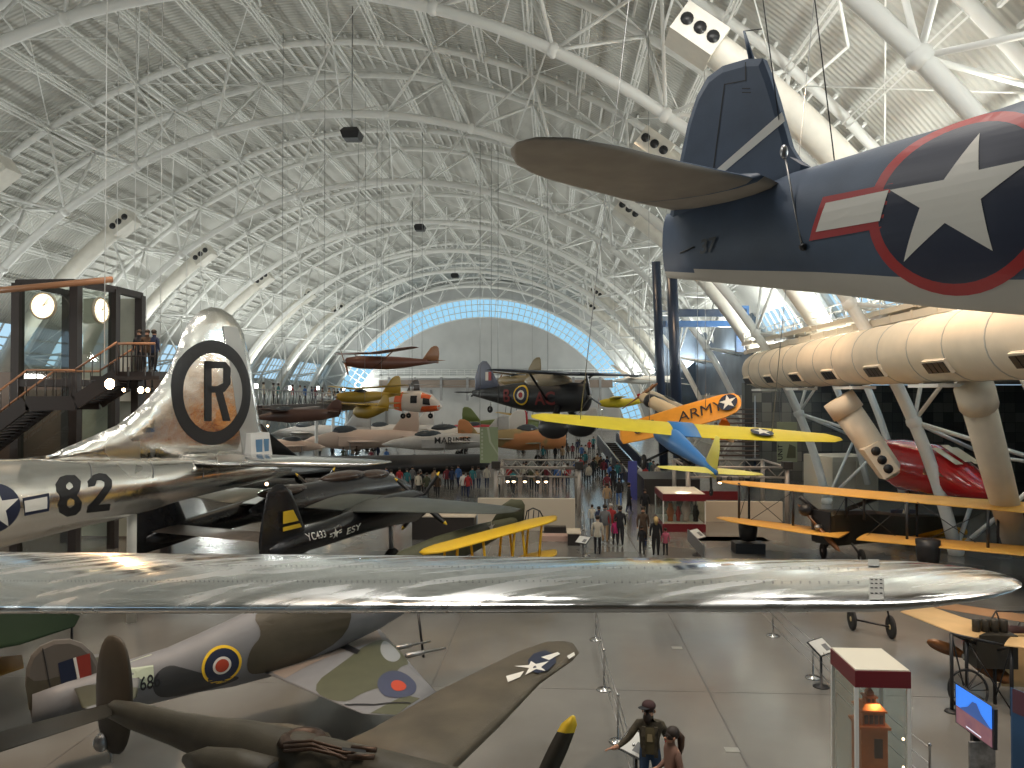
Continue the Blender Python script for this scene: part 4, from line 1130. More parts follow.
# ================================================================ black twin-boom night fighter
M_GLB = mat('gloss black night paint', (.016, .016, .018), .25, noise=.3, nscale=2)
M_GRN = mat('worn dark green grey', (.075, .082, .070), .35, noise=.18, nscale=1.5)
MP = Matrix.Translation((-8.95, 24.7, -.2)) @ Matrix.Rotation(R(70), 4, 'Z')
t = thing('night_fighter', 'black twin-boom night fighter with yellow banded fin, behind the silver wing', 'aircraft', M=MP)
for oy in (0, 5.4):
    m_ = MB(); m_.path([V((x, oy, z)) for x, z in ((-.6, 2.2), (0, 2.2), (2, 2.3), (4.5, 2.45), (6.3, 2.55), (8.2, 2.5), (8.9, 2.5))], [.10, .28, .38, .46, .58, .62, .5], M_GLB, 20, flat=1.1)
    fb_ = Fus([(-.6, 2.2, .1, .1), (0, 2.2, .28, .3), (2, 2.3, .38, .41), (4.5, 2.45, .46, .5), (6.3, 2.55, .58, .63), (9, 2.5, .62, .66)])
    if oy == 0:
        sd_ = fb_.side(-1, .02); 
        def spp(px, py):
            y = -.4
            for _ in range(5):
                p = loc(MP, px, py, 1, y); y = sd_(p.x, p.z).y
            return (p.x, p.z)
        sz = abs(spp(310, 530)[1] - spp(310, 539)[1]) * 1.25
        for tx, px0, py0, px1, py1 in (('YC433', 308, 541, 326, 537), ('ESY', 346, 535, 361, 529)):
            a, b = spp(px0, py0), spp(px1, py1); uu = V((b[0] - a[0], b[1] - a[1])); w_ = uu.length; uu.normalize()
            m_.text(tx, a, uu, (0, 1), sz, sd_, M_WM, .01, .15, sx=w_ / (sz * .68 * len(tx)) * 1.25)
        c = spp(336, 533.5); r_ = sz * .62
        m_.decal([star(c[0], c[1], r_)], sd_, M_WM, .1)
        m_.decal([[(c[0] + r_ * a, c[1] + r_ * b) for a, b in q] for q in ([(-1.6, -.4), (-.9, -.35), (-.9, -.15), (-1.6, -.2)], [(-1.6, .0), (-.9, .05), (-.9, .25), (-1.6, .2)], [(.9, -.15), (1.6, -.05), (1.6, .15), (.9, .05)], [(.9, .25), (1.6, .35), (1.6, .55), (.9, .45)])], sd_, M_WM)
    m_.build('tail_boom', t)
    m_ = MB(); m_.wing([(V((1.5, oy, 1.9)), V((-1.0, oy, 1.7)), .30), (V((1.25, oy, 2.6)), V((-1.05, oy, 2.6)), .24), (V((.85, oy, 3.4)), V((-.9, oy, 3.4)), .18), (V((.5, oy, 4.0)), V((-.7, oy, 4.05)), .12), (V((.05, oy, 4.3)), V((-.35, oy, 4.3)), .05)], M_GLB, up=(0, 1, 0))
    if oy == 0:
        for z0, z1 in ((3.02, 3.42), (2.78, 2.92)):
            m_.decal([[(.95 - (z0 - 2.6) * .7, z0), (.95 - (z1 - 2.6) * .7, z1), (-.12, z1), (-.12, z0)]], lambda x, z: V((x, oy - .175, z)), mat('yellow band', (.65, .42, .02), .5))
    m_.build('fin', t)
    blades(t, V((9.0, oy, 2.6)), (1, 0, 0), 4, 1.6, .26, M_BLACK, .62, M_YTIP, world=False)
    m_ = MB(); m_.tube((6.6, oy, 2.2), (6.7, oy, .6), .09, M_STEEL, 8); m_.build('gear_leg', t)
    wheel(t, V((6.7, oy, .5)), .5, .28, 'Y', world=False)
m_ = MB(); m_.wing([(V((.9, .2, 2.45)), V((-.5, .2, 2.45)), .16), (V((.9, 5.2, 2.45)), V((-.5, 5.2, 2.45)), .16)], mat('worn alloy tailplane', (.26, .21, .17), .35, metal=.4, noise=.2)); m_.build('tailplane', t)
m_ = MB(); fg = Fus([(1.6, 3.0, .1, .15), (2.6, 2.95, .5, .5), (4.2, 2.9, .75, .8), (7.0, 2.9, .8, .85), (10.2, 2.8, .75, .8), (12.0, 2.6, .5, .5), (12.4, 2.5, .1, .1)])
m_.loft([[p + V((0, 2.7, 0)) for p in r_] for r_ in fg.rings(20)], M_GLB); m_.build('crew_nacelle', t)
for x, z, l_, h_ in ((3.4, 3.55, 1.4, .22), (7.2, 3.72, 1.5, .26), (9.3, 3.55, 1.3, .28)):
    m_ = MB(); m_.ell((x, 2.7, z), (l_, .5, h_), mat('canopy painted coppery reflection', (.05, .032, .024), .04), 14, 8); m_.build('canopy', t)  # brown base colour stands in for coppery reflections on the glass
sts = [(V((8.2, .3, 2.72)), V((4.6, .3, 2.72)), .55), (V((8.0, -1.8, 2.80)), V((4.9, -1.8, 2.80)), .45), (V((7.6, -4.0, 2.84)), V((5.3, -4.0, 2.84)), .34), (V((7.3, -5.4, 2.86)), V((5.6, -5.4, 2.86)), .22), (V((6.9, -6.0, 2.88)), V((6.1, -6.0, 2.88)), .08)]
m_ = MB(); m_.wing([(a + V((-.9, 0, .12)), b + V((-.9, 0, .12)), c) for a, b, c in sts], M_GRN); m_.build('wing', t)
m_ = MB(); m_.wing([(V((a.x - .9, 5.4 - a.y, a.z + .1)), V((b.x - .9, 5.4 - b.y, b.z + .1)), c) for a, b, c in sts], M_GRN); m_.build('wing', t)
m_ = MB(); m_.wing([(V((7.3, .3, 2.9)), V((3.7, .3, 2.9)), .5), (V((7.3, 5.1, 2.9)), V((3.7, 5.1, 2.9)), .5)], M_GRN); m_.build('wing_centre', t)

# ================================================================ olive and yellow observation biplane (behind the silver wing, centre)
M_OG = mat('olive green fabric', (.085, .085, .045), .5, noise=.1)
A, B = at(422, 553, 24.5), at(554, 517, 28.5)
md = A.lerp(B, .5); dw = (B - A); dw.z = 0; hd2 = math.atan2(-dw.x, dw.y)   # heading perpendicular to the wing
MT = Matrix.Translation((md.x, md.y, 0)) @ Matrix.Rotation(math.atan2(dw.y, dw.x) + R(90), 4, 'Z')
t = thing('biplane', 'olive biplane with long yellow wings and yellow struts behind the silver wing', 'aircraft', M=MT)
up_ = V((0, 0, 1))
cv = MT.to_3x3() @ V((1, 0, 0))
m_ = MB(); sts = []
for q, c_ in ((0, .35), (.06, .9), (.15, 1.15), (.85, 1.15), (.95, .9), (1, .35)):
    p = A.lerp(B, q); sts.append((p + cv * c_ * .5 * -1, p + cv * c_ * .5, .14))
m_.wing(sts, mat('school bus yellow fabric', (.82, .50, .02), .4)); m_.build('upper_wing', t, world=True)
m_ = MB(); m_.wing([(a - V((0, 0, 1.25)), b - V((0, 0, 1.25)), c) for a, b, c in sts], mat('school bus yellow fabric', (.82, .5, .02), .4)); m_.build('lower_wing', t, world=True)
for q in (.2, .38, .62, .68, .84):
    for c_ in (-.35, .35):
        p = A.lerp(B, q) + cv * c_; m_ = MB(); m_.tube(p, p + V(((.12 if q in (.38, .68) else -.1), 0, -1.22)), .045, mat('school bus yellow fabric', (.82, .5, .02), .4), 6); m_.build('strut', t, world=True)
n0 = at(440, 552, 27.2); n1 = at(514, 522, 31.2); d = (n1 - n0).normalized()
m_ = MB(); m_.path([n0 - d * 2.2, n0 - d * 1.9, n0, n0.lerp(n1, .5), n1, n1 + d * .5], [.35, .42, .45, .36, .17, .05], M_OG, 16, flat=1.3); m_.build('fuselage', t, world=True)
p = n0.lerp(n1, .55); m_ = MB()
m_.wing([(at(488, 527, 30.6), at(524, 522, 31.3), .12), (at(502, 505, 30.9), at(525, 505, 31.4), .1), (at(511, 499, 31.1), at(522, 500, 31.4), .04)], M_OG, up=(.55, -.8, 0)); m_.build('fin', t, world=True)
m_ = MB(); c = at(492, 526, 29.6); e1 = d; fn3 = lambda u_, v_: c + d * u_ + V((0, 0, 1)) * v_ + V((0, -.25, 0)); m_.decal([star(0, 0, .22)], fn3, M_WM); m_.build('star_marking', t, world=True)
for q in (.3, .7):
    p = A.lerp(B, q) - V((0, 0, 1.3)); m_ = MB(); m_.tube(p, V((p.x, p.y, .3)), .05, M_BLACK, 6); m_.build('gear_leg', t, world=True); wheel(t, V((p.x, p.y, .31)), .3, .12, 'Y')
m_ = MB()
pts = [(525, 520), (527, 511), (533, 508), (540, 511), (543, 517)]
for k_, D in ((0, 31.8), (1, 32.5)):
    m_.path([at(a, b, D) for a, b in pts], .03, M_BLACK, 5)
for a, b in pts: m_.tube(at(a, b, 31.8), at(a, b, 32.5), .025, M_BLACK, 5)
for a in (529, 534, 539): m_.tube(at(a, 510, 31.8), at(a - 1, 520, 31.8), .02, M_BLACK, 4)
m_.build('gun_ring', t, world=True)
# ================================================================ aircraft hung further down the hall
M_BRNP = mat('chocolate brown fabric', (.14, .05, .03), .4)
M_YB = mat('mustard yellow', (.42, .27, .03), .45)
# black army co-operation monoplane
MK = Matrix.Translation(at(536, 397, 62)) @ Matrix.Rotation(R(-36), 4, 'Z') @ Matrix.Scale(1.32, 4)
t = gen_plane('high_wing_aircraft', 'black high-wing military monoplane with roundel and grey tail, hung in the middle of the hall', 'aircraft', MK, L=9.0, span=15, hw=.55, hh=.95, body=M_BLACK, wingm=mat('dark slate wing', (.03, .04, .06), .4), wz=1.35, wx=2.6, chord=1.9, tipc=1.2, sweep=-.02, dihed=.01, tail=.01, tailspan=3.6, nose='prop', gear=False, canopy=False, radial=True, cables=22, nb=3, prop_a=.2)
sd_ = lambda x, z: V((x, -.62, z))
fk = Fus([(-5.2, .25, .08, .16), (-3.9, .2, .25, .4), (-1.8, .08, .45, .75), (0, 0, .56, .96), (3.8, 0, .56, .9)])
m_ = MB(); f1 = fk.side(-1, .03); f2 = fk.side(-1, .045)
m_.decal([oval(-.75, .12, .62)], f1, M_YTIP, .2); m_.decal([oval(-.75, .12, .52)], f2, M_NAVYM, .2); m_.decal([oval(-.75, .12, .3)], fk.side(-1, .06), M_WM, .2); m_.decal([oval(-.75, .12, .17)], fk.side(-1, .07), M_REDM, .2)
M_DR = mat('dull red code letters', (.20, .03, .03), .6)
m_.text('B', (-2.3, -.3), (1, 0), (0, 1), 1.1, f1, M_DR, .02, .2); m_.text('AC', (.35, -.45), (1, 0), (0, 1), 1.1, f1, M_DR, .02, .2)
m_.build('roundel_and_letters', t)
M_GRYB = mat('grey blue fin', (.16, .18, .25), .5)
m_ = MB(); m_.wing([(V((-2.7, 0, .4)), V((-5.0, 0, .2)), .2), (V((-3.3, 0, 1.3)), V((-5.0, 0, 1.3)), .16), (V((-3.7, 0, 2.0)), V((-4.7, 0, 2.1)), .1), (V((-4.0, 0, 2.3)), V((-4.35, 0, 2.33)), .04)], M_GRYB, up=(0, 1, 0))
m_.decal([[(-3.5, 1.05), (-3.75, 1.05), (-3.75, 1.6), (-3.5, 1.6)]], lambda x, z: V((x, -.12, z)), M_REDM); m_.decal([[(-3.75, 1.05), (-4.0, 1.05), (-4.0, 1.6), (-3.75, 1.6)]], lambda x, z: V((x, -.12, z)), M_WM)
m_.build('fin', t)
for s_ in (-1, 1):
    m_ = MB(); m_.path([V((2.0, s_ * .5, -.6)), V((2.3, s_ * 1.3, -1.5))], [.2, .25], M_BLACK, 8); m_.build('gear_leg', t)
    m_ = MB(); m_.ell((2.3, s_ * 1.4, -1.8), (1.1, .28, .62), M_BLACK, 12, 8); m_.build('wheel_spat', t)
    m_ = MB(); m_.tube((1.2, s_ * .5, -.2), (2.0, s_ * 3.2, 1.35), .07, M_BLACK, 6); m_.build('wing_strut', t)
m_ = MB(); m_.tube((-3.6, 0, -.3), (-3.7, 0, -.8), .05, M_STEEL, 6); m_.build('gear_leg', t); wheel(t, V((-3.7, 0, -.8)), .22, .1, 'Y', world=False)
m_ = MB(); m_.ell((.9, 0, .95), (1.8, .5, .5), mat('greenhouse canopy', (.35, .30, .22), .1), 14, 8); m_.build('canopy', t)

MB1 = Matrix.Translation(at(386, 363, 62)) @ Matrix.Rotation(R(222), 4, 'Z')
gen_plane('high_wing_aircraft', 'chocolate brown high-wing light aeroplane hung below the arches, nose to the left', 'aircraft', MB1, L=8.6, span=13, hw=.45, hh=.55, body=M_BRNP, wz=.75, wx=1.2, chord=1.5, tipc=1.1, sweep=0, dihed=.03, tail=1.5, tailspan=2.9, gear=False, canopy=False, cables=20, finm=mat('tan brown fin', (.28, .13, .06), .4), strut=True)
# coast guard helicopter
t = thing('helicopter', 'white and orange rescue helicopter hung near the end wall', 'helicopter', M=fr(412, 402, 72, -6))
M_WH = mat('helicopter white', (.80, .70, .62), .35); M_OR = mat('rescue orange', (.85, .14, .03), .35)
fh_ = Fus([(-5.2, .25, .06, .10), (-2.6, .15, .3, .4), (-.8, .1, .8, .95), (.8, .05, .95, 1.05), (1.9, -.1, .85, .85), (2.6, -.35, .5, .45), (2.9, -.45, .1, .1)])
m_ = MB(); m_.loft(fh_.rings(18), M_WH); f1 = fh_.side(-1, .03)
m_.decal([[(-1.7, -.7), (-.9, -.9), (-.7, .95), (-1.5, .7)], [(.9, -.95), (2.6, -.8), (2.8, -.3), (1.2, -.4)], [(1.1, .35), (1.9, .2), (2.0, .6), (1.1, .9)]], f1, M_OR, .3)
m_.decal([[(.1, -.1), (.75, -.1), (.75, .6), (.1, .6)], [(1.3, -.2), (2.0, -.3), (1.9, .3), (1.3, .4)]], fh_.side(-1, .05), M_INK, .3)
m_.build('cabin', t)
m_ = MB(); m_.tube((0, 0, 1), (0, 0, 1.7), .15, M_STEEL, 8); m_.build('rotor_mast', t)
for a in (10, 130, 250):
    m_ = MB(); m_.wing([(V((0, 0, 1.65)), V((0, 0, 1.65)) + V((.3 * math.sin(R(a)), -.3 * math.cos(R(a)), 0)), .05), (V((5.6 * math.cos(R(a)), 5.6 * math.sin(R(a)), 1.5)), V((5.6 * math.cos(R(a)) + .3 * math.sin(R(a)), 5.6 * math.sin(R(a)) - .3 * math.cos(R(a)), 1.5)), .03)], M_STEEL); m_.build('rotor_blade', t)
m_ = MB(); m_.prism([V((-4.6, -.05, .2)), V((-5.2, -.05, 1.3)), V((-5.7, -.05, 1.3)), V((-5.3, -.05, .1))], (0, .1, 0), M_WH); m_.build('fin', t)
for x, y in ((-.6, -.9), (-.6, .9), (1.8, 0)): wheel(t, V((x, y, -1.3)), .25, .12, 'Y', world=False)
for x, y in ((-.6, -.9), (-.6, .9), (1.8, 0)):
    m_ = MB(); m_.tube((x, y, -.7), (x, y, -1.3), .05, M_STEEL, 5); m_.build('gear_leg', t)
m_ = MB(); m_.tube((0, 0, 1.7), (0, 0, 19), .03, M_STEEL, 4); m_.build('cable', t)
# mustard twin and dark amphibian beside it
gen_plane('utility_aircraft', 'mustard yellow utility aeroplane hung left of the rescue helicopter', 'aircraft', fr(364, 397, 66, 228), L=6.5, span=12, hw=.5, hh=.5, body=M_YB, wz=.7, wx=1, chord=1.3, tipc=1, tail=1.8, tailspan=3, gear=False, cables=20)
gen_plane('dark_floatplane', 'dark hung aeroplane with raised round tail, between the mustard aeroplane and the helicopter', 'aircraft', fr(386, 402, 100, 222, pitch=-8), L=9, span=9, hw=.55, hh=.6, body=mat('dark brown paint', (.06, .04, .03), .4), wz=.6, tail=2.2, tailspan=3, gear=False, cables=20)
gen_plane('floatplane', 'small mustard seaplane with a float, hung lower left of the helicopter', 'aircraft', fr(368, 412, 56, 145), L=3.6, span=6, hw=.4, hh=.5, body=M_YB, wz=.5, tail=1.2, tailspan=2.4, gear=False, cables=20, canopy=False)
gen_plane('light_aircraft', 'olive tailed light aeroplane hung behind the black monoplane', 'aircraft', fr(516, 380, 90, 135), L=7, span=11, hw=.5, hh=.6, body=mat('olive ochre', (.22, .16, .07), .5), wz=.7, tail=2.4, tailspan=3, gear=False, cables=18)
gen_plane('glider', 'slender white glider hung in front of the right-hand arches', 'glider', fr(640, 380, 75, 200, roll=-8), L=7, span=17, hw=.32, hh=.4, body=mat('sailplane white', (.62, .60, .54), .35), wz=.2, chord=.9, tipc=.5, tail=1.1, tailspan=2.4, gear=False, cables=15, nose='glider')
gen_plane('light_aircraft', 'small yellow light aeroplane hung below the white glider', 'aircraft', fr(620, 403, 80, 180), L=5, span=7, hw=.4, hh=.5, body=mat('lemon yellow wing fabric', (.8, .66, .03), .4), wz=.5, chord=1.2, tail=1.1, tailspan=2, gear=False, cables=15)
gen_plane('aerobatic_aircraft', 'white aerobatic aeroplane with red nose hung in front of the dark blue columns', 'aircraft', fr(672, 404, 52, 140, pitch=24, roll=10), L=5.0, span=4, hw=.22, hh=.26, body=mat('pale cream paint', (.72, .62, .48), .35), wingm=M_BLACK, wz=0, chord=1.1, tail=1.2, tailspan=2.2, gear=False, cables=15, accent=M_REDM)

# ---- yellow and blue sailplane-like aeroplane, tail towards us
M_BLU = mat('sky blue paint', (.03, .17, .45), .4)
c = at(690, 431, 28)
MY = Matrix.Translation(c) @ Matrix.Rotation(R(97), 4, 'Z') @ Matrix.Rotation(R(4.2), 4, 'X') @ Matrix.Rotation(R(-7), 4, 'Y')
t = thing('light_aircraft', 'yellow high-wing aeroplane with blue fuselage hung tail towards us, right of centre', 'aircraft', M=MY)
m_ = MB(); W_ = []
for y, c_, th in ((-5.6, .3, .03), (-5.2, .8, .10), (-3, 1.25, .16), (0, 1.35, .18), (3, 1.25, .16), (5.3, .8, .10), (5.75, .3, .03)): W_.append((V((c_ * .55, y, .02 * abs(y) + .10 * c_)), V((-c_ * .45, y, .02 * abs(y) - .10 * c_)), th))
m_.wing(W_, M_YEL2, n=8)
m_.build('wing', t)
m_ = MB(); m_.wing([(V((.78, -.25, .16)), V((-.64, -.25, -.12)), .22), (V((.78, .65, .16)), V((-.64, .65, -.12)), .22)], M_BLU); m_.build('wing_centre_panel', t, label='blue centre panel')
m_ = MB()
for y in (-2.6,):
    f = lambda u_, v_: V((v_ - .1, y + u_, .17 + v_ * .2))
    m_.decal([oval(0, 0, .42, .34)], f, M_NAVYM); m_.decal([star(0, 0, .36)], lambda u_, v_: f(u_, v_) + V((0, 0, .02)), M_WM)
m_.build('star_marking', t)
fy = Fus([(-5.0, -.45, .04, .08), (-4.0, -.42, .10, .14), (-2, -.38, .22, .28), (0, -.35, .34, .42), (1.6, -.35, .32, .40), (2.3, -.35, .16, .2)])
m_ = MB(); m_.loft([[p + V((0, .6, 0)) for p in r_] for r_ in fy.rings(16)], M_BLU); m_.build('fuselage', t)
m_ = MB(); m_.wing([(V((-3.7, .6, -.5)), V((-5.0, .6, -.65)), .10), (V((-4.3, .6, .25)), V((-5.05, .6, .25)), .07), (V((-4.55, .6, .6)), V((-4.9, .6, .6)), .03)], mat('faded yellow fin', (.70, .62, .12), .4), up=(0, 1, 0)); m_.build('fin', t)
m_ = MB(); m_.wing([(V((-4.3, -1.0, -.5)), V((-4.6, -1.0, -.5)), .02), (V((-4.1, -.4, -.5)), V((-4.8, -.4, -.5)), .07), (V((-4.0, .6, -.5)), V((-4.9, .6, -.5)), .09), (V((-4.1, 1.6, -.5)), V((-4.8, 1.6, -.5)), .07), (V((-4.3, 2.2, -.5)), V((-4.6, 2.2, -.5)), .02)], mat('faded yellow fin', (.7, .62, .12), .4)); m_.build('tailplane', t)
m_ = MB(); m_.tube((-4.5, .6, -.7), (-4.7, .6, -1.1), .04, M_BLACK, 5); m_.build('gear_leg', t); wheel(t, V((-4.7, .6, -1.1)), .12, .06, 'Y', world=False)
for y in (-.3, 1.5):
    m_ = MB(); m_.tube((.3, .6, -.8), (.3, y, -1.3), .05, M_BLACK, 6); m_.build('gear_leg', t); wheel(t, V((.3, y, -1.3)), .28, .12, 'Y', world=False)
for y in (-3, 4):
    m_ = MB(); m_.tube((0, y, .1), (0, y * .9, 16), .015, M_STEEL, 4); m_.build('cable', t)
# ---- orange trainer banked so that its underside faces us
c0, c1 = at(628, 433, 36), at(741, 401, 34)
ax_ = (c1 - c0).normalized(); toc = (CAMP - c0.lerp(c1, .5)); 
t = thing('trainer_aircraft', 'orange army trainer banked with lettered wing underside, above the yellow and blue aeroplane', 'aircraft', c0.lerp(c1, .5))
chd = V((.10, .12, .35)); chd = (chd - ax_ * chd.dot(ax_)).normalized()
nrm = ax_.cross(chd).normalized()
if nrm.dot(toc) < 0: nrm = -nrm
tilt = V((0, .62, .78)); tilt = (tilt - ax_ * tilt.dot(ax_)).normalized(); nrm = ax_.cross(tilt).normalized()
if nrm.dot(toc) < 0: nrm = -nrm
m_ = MB(); Ls = (c1 - c0).length; sts = []
for q, c_ in ((-.08, .4), (-.05, 1.1), (.1, 1.25), (.5, 1.35), (.85, 1.3), (.95, 1.05), (.99, .6), (1.0, .25)): 
    p = c0 + ax_ * (Ls * q); sts.append((p + tilt * c_ * .5, p - tilt * c_ * .5, .16 if c_ > 1 else .05))
m_.wing(sts, M_ORG, up=nrm, n=8)
ff = lambda u_, v_: c0 + ax_ * u_ + tilt * v_ + nrm * .15
m_.text('ARMY', (Ls * .47, -.30), (1, 0), (0, 1), .78, ff, M_INK, 0)
m_.text('U.S.', (Ls * .06, -.30), (1, 0), (0, 1), .78, ff, M_INK, 0)
m_.decal([oval(Ls * .90, 0.02, .42)], ff, M_NAVYM); m_.decal([star(Ls * .90, .02, .40)], lambda u_, v_: ff(u_, v_) + nrm * .02, M_WM)
m_.build('wing', t, world=True)
n0, n1 = at(640, 396, 38.5), at(733, 441, 34.5)
m_ = MB(); m_.path([n0, n0.lerp(n1, .04), n0.lerp(n1, .25), n0.lerp(n1, .55), n1], [.08, .26, .32, .28, .08], mat('cream fuselage fabric', (.66, .50, .30), .4), 14); m_.build('fuselage', t, world=True)
M_O2 = mat('deep orange fabric', (.70, .20, .01), .4)
m_ = MB(); m_.wing([(at(716, 436, 35), at(733, 441, 34.5), .1), (at(719, 424, 35), at(730, 424, 34.7), .08), (at(722, 418, 35), at(726, 418, 34.8), .03)], M_O2, up=(.6, -.8, 0)); m_.build('fin', t, world=True)
m_ = MB(); m_.wing([(at(706, 434, 35.5), at(712, 440, 35.1), .04), (at(712, 431, 35.1), at(728, 440, 34.5), .08), (at(738, 426, 34), at(736, 432, 33.8), .04)], M_O2); m_.build('tailplane', t, world=True)
blades(t, n0, (n0 - n1), 2, 1.25, .2, M_WOODP, 1.0, hubm=M_REDM)
m_ = MB(); p = n0.lerp(n1, .12); m_.ell(p, (.34, .34, .34), M_BLACK, 10, 8); m_.build('engine', t, world=True)
for a_ in (.2, .7):
    p = c0 + ax_ * Ls * a_; m_ = MB(); m_.tube(p, V((p.x, p.y, roofz(p.x))), .012, M_STEEL, 4); m_.build('cable', t, world=True)
# ================================================================ large yellow-winged biplane on the right
t = thing('biplane', 'dark bodied biplane with wide honey yellow wings, right, behind the silver wing tip', 'aircraft', (13.2, 33, 0))
M_DG = mat('dark olive brown fabric', (.030, .026, .016), .5)
M_WY = mat('honey yellow fabric', (.72, .38, .07), .5, noise=.06, nscale=1.5)
def two(name, pts, th=.13, mt=M_WY):
    m_ = MB(); m_.wing([(at(a, b, D), at(c_, d_, D2), th * k_) for a, b, D, c_, d_, D2, k_ in pts], mt); return m_.build(name, t, world=True)
two('upper_wing', [(719, 482, 36.2, 724, 480.5, 37.2, .3), (730, 484, 35.6, 745, 481, 37.4, .8), (800, 492, 33.2, 815, 486, 35.0, 1), (900, 501.5, 30.6, 915, 494, 32.4, 1), (1024, 513, 27.9, 1040, 503, 29.5, 1), (1130, 522, 25.8, 1150, 511, 27.3, 1)])
two('lower_wing', [(716, 518, 34.8, 722, 516.5, 35.8, .3), (730, 522, 34.2, 742, 518, 35.8, .8), (800, 533, 32, 815, 527, 33.4, 1), (838, 538, 31, 850, 532, 32.4, .9)])
two('lower_wing', [(856, 540, 30.4, 868, 533, 31.8, .9), (940, 548, 28.8, 955, 540, 30.2, 1), (1024, 556, 27.2, 1040, 547, 28.6, 1), (1130, 566, 25.4, 1150, 556, 26.6, 1)])
for u0, l0, D in (((739, 483), (739, 520), 35.4), ((749, 484.5), (749, 521), 36.4), ((793, 491), (793, 531), 33.5), ((907, 502), (907, 545), 30.2), ((917, 500), (917, 544), 31.6), ((988, 510), (988, 552), 28.4), ((998, 508), (998, 551), 29.6), ((846, 497), (846, 517), 32.3), ((864, 499), (864, 520), 31.8)):
    m_ = MB(); m_.tube(at(*u0, D), at(*l0, D), .055, M_BLACK, 6); m_.build('strut', t, world=True)
for u0, l0, D in (((749, 485), (739, 519), 35.6), ((739, 484), (793, 531), 34.5), ((793, 492), (749, 521), 35), ((846, 497), (907, 545), 31), ((907, 502), (864, 538), 31), ((917, 502), (988, 551), 29.5), ((988, 510), (917, 545), 29.8), ((835, 516), (846, 497), 32), ((880, 518), (864, 499), 32)):
    m_ = MB(); m_.tube(at(*u0, D), at(*l0, D), .015, M_BLACK, 4); m_.build('bracing_wire', t, world=True)
a, b = at(822, 527, 32.2), at(965, 520, 38.5); d = b - a
m_ = MB(); rg = []
for q, w_, h_, z_ in ((0, .42, .62, 0), (.02, .45, .70, 0), (.3, .45, .66, .0), (.5, .40, .48, -.05), (.8, .25, .3, .05), (1, .05, .12, .12)):
    p = a + d * q + V((0, 0, z_ - .02)); sx_ = V((-d.y, d.x, 0)).normalized()
    rg.append([p + sx_ * w_ * x + V((0, 0, h_ * z)) for x, z in ((-1, -1), (1, -1), (1, .8), (.6, 1), (-.6, 1), (-1, .8))])
m_.loft(rg, M_DG, smooth=False); m_.build('fuselage', t, world=True)
m_ = MB(); p = a + V((0, 0, .02)); sx_ = V((-d.y, d.x, 0)).normalized(); dn = d.normalized()
m_.box(p - dn * .05, (.10, .86, 1.3), M_BLACK, rz=math.atan2(dn.y, dn.x)); m_.build('radiator', t, world=True)
m_ = MB(); m_.tube(at(847, 509, 32.4), at(876, 499, 33), .10, M_BLACK, 8); m_.build('exhaust_stack', t, world=True)
m_ = MB(); m_.tube(at(822, 515, 32.8), at(800, 497, 32.8), .09, M_BLACK, 8); m_.build('exhaust_stack', t, world=True)
blades(t, a - dn * .25, -dn, 2, 1.3, .22, M_WOODP, .9)
m_ = MB(); p = at(806, 510, 32.6); m_.ell(p, (.3, .3, .26), M_BLACK, 10, 8); m_.build('engine', t, world=True)
for px in (748, 928):
    D = 35 if px == 748 else 29.2; y_ = 531 if px == 748 else 551
    p = at(px, y_, D); m_ = MB(); m_.lathe([(.05, -.48), (.36, -.40), (.42, .1), (.42, .42), (.1, .45)], M_BLACK, p, 'Z', 12); m_.build('wing_skid', t, world=True)
    m_ = MB(); m_.box((p.x, p.y, .22), (1.3, .9, .44), M_BLACK); 
    o = m_.build('display_plinth', None, origin=(p.x, p.y, 0)); tag(o, 'black plinth under the %s lower wing skid of the yellow-winged biplane' % ('left' if px == 748 else 'right'), 'plinth')
for q, s_ in ((.12, -1), (.12, 1)):
    p = a + d * q + sx_ * s_ * .9; m_ = MB(); m_.tube(a + d * q + sx_ * s_ * .3 - V((0, 0, .5)), V((p.x, p.y, .4)), .05, M_BLACK, 6); m_.build('gear_leg', t, world=True); wheel(t, V((p.x, p.y, .36)), .36, .12, 'X')
# second trainer fuselage, yellow with figure 3, and star tail
t = thing('trainer_aircraft', 'small yellow trainer with black 3 on its cowling, between the big biplane wings', 'aircraft', at(925, 545, 38))
a, b = at(893, 527, 38), at(966, 532, 38); m_ = MB(); m_.path([a, a.lerp(b, .05), a.lerp(b, .3), a.lerp(b, .6), b], [.30, .42, .45, .38, .14], M_YEL, 14)
f = lambda u_, v_: at(898, 529, 37.5) + V((u_, -.0, v_)); m_.text('3', (0, -.25), (1, 0), (0, 1), .6, f, M_INK, .02); m_.build('fuselage', t, world=True)
m_ = MB(); m_.wing([(at(886, 541, 37), at(905, 538, 38), .1), (at(962, 543, 36), at(968, 538, 37), .1)], M_YEL); m_.build('wing', t, world=True)
m_ = MB(); m_.tube(at(905, 520, 38), at(905, 540, 38), .06, M_WHITE, 6); m_.build('strut', t, world=True)
wheel(t, V((at(912, 545, 38).x, 38, .32)), .32, .12, 'Y')
m_ = MB(); p = at(903, 517, 39); m_.box(p, (1.2, .12, .75), mat('roundel blue', (.045, .055, .10), .5)); g = lambda u_, v_: p + V((u_, -.08, v_))
m_.decal([star(0, 0, .42)], g, M_WM); m_.decal([oval(0, 0, .1)], lambda u_, v_: g(u_, v_) + V((0, -.01, 0)), M_REDM); m_.decal([oval(0, 0, .1)], lambda u_, v_: g(u_, v_) + V((0, -.01, 0)), M_REDM); m_.build('fin', t, world=True)

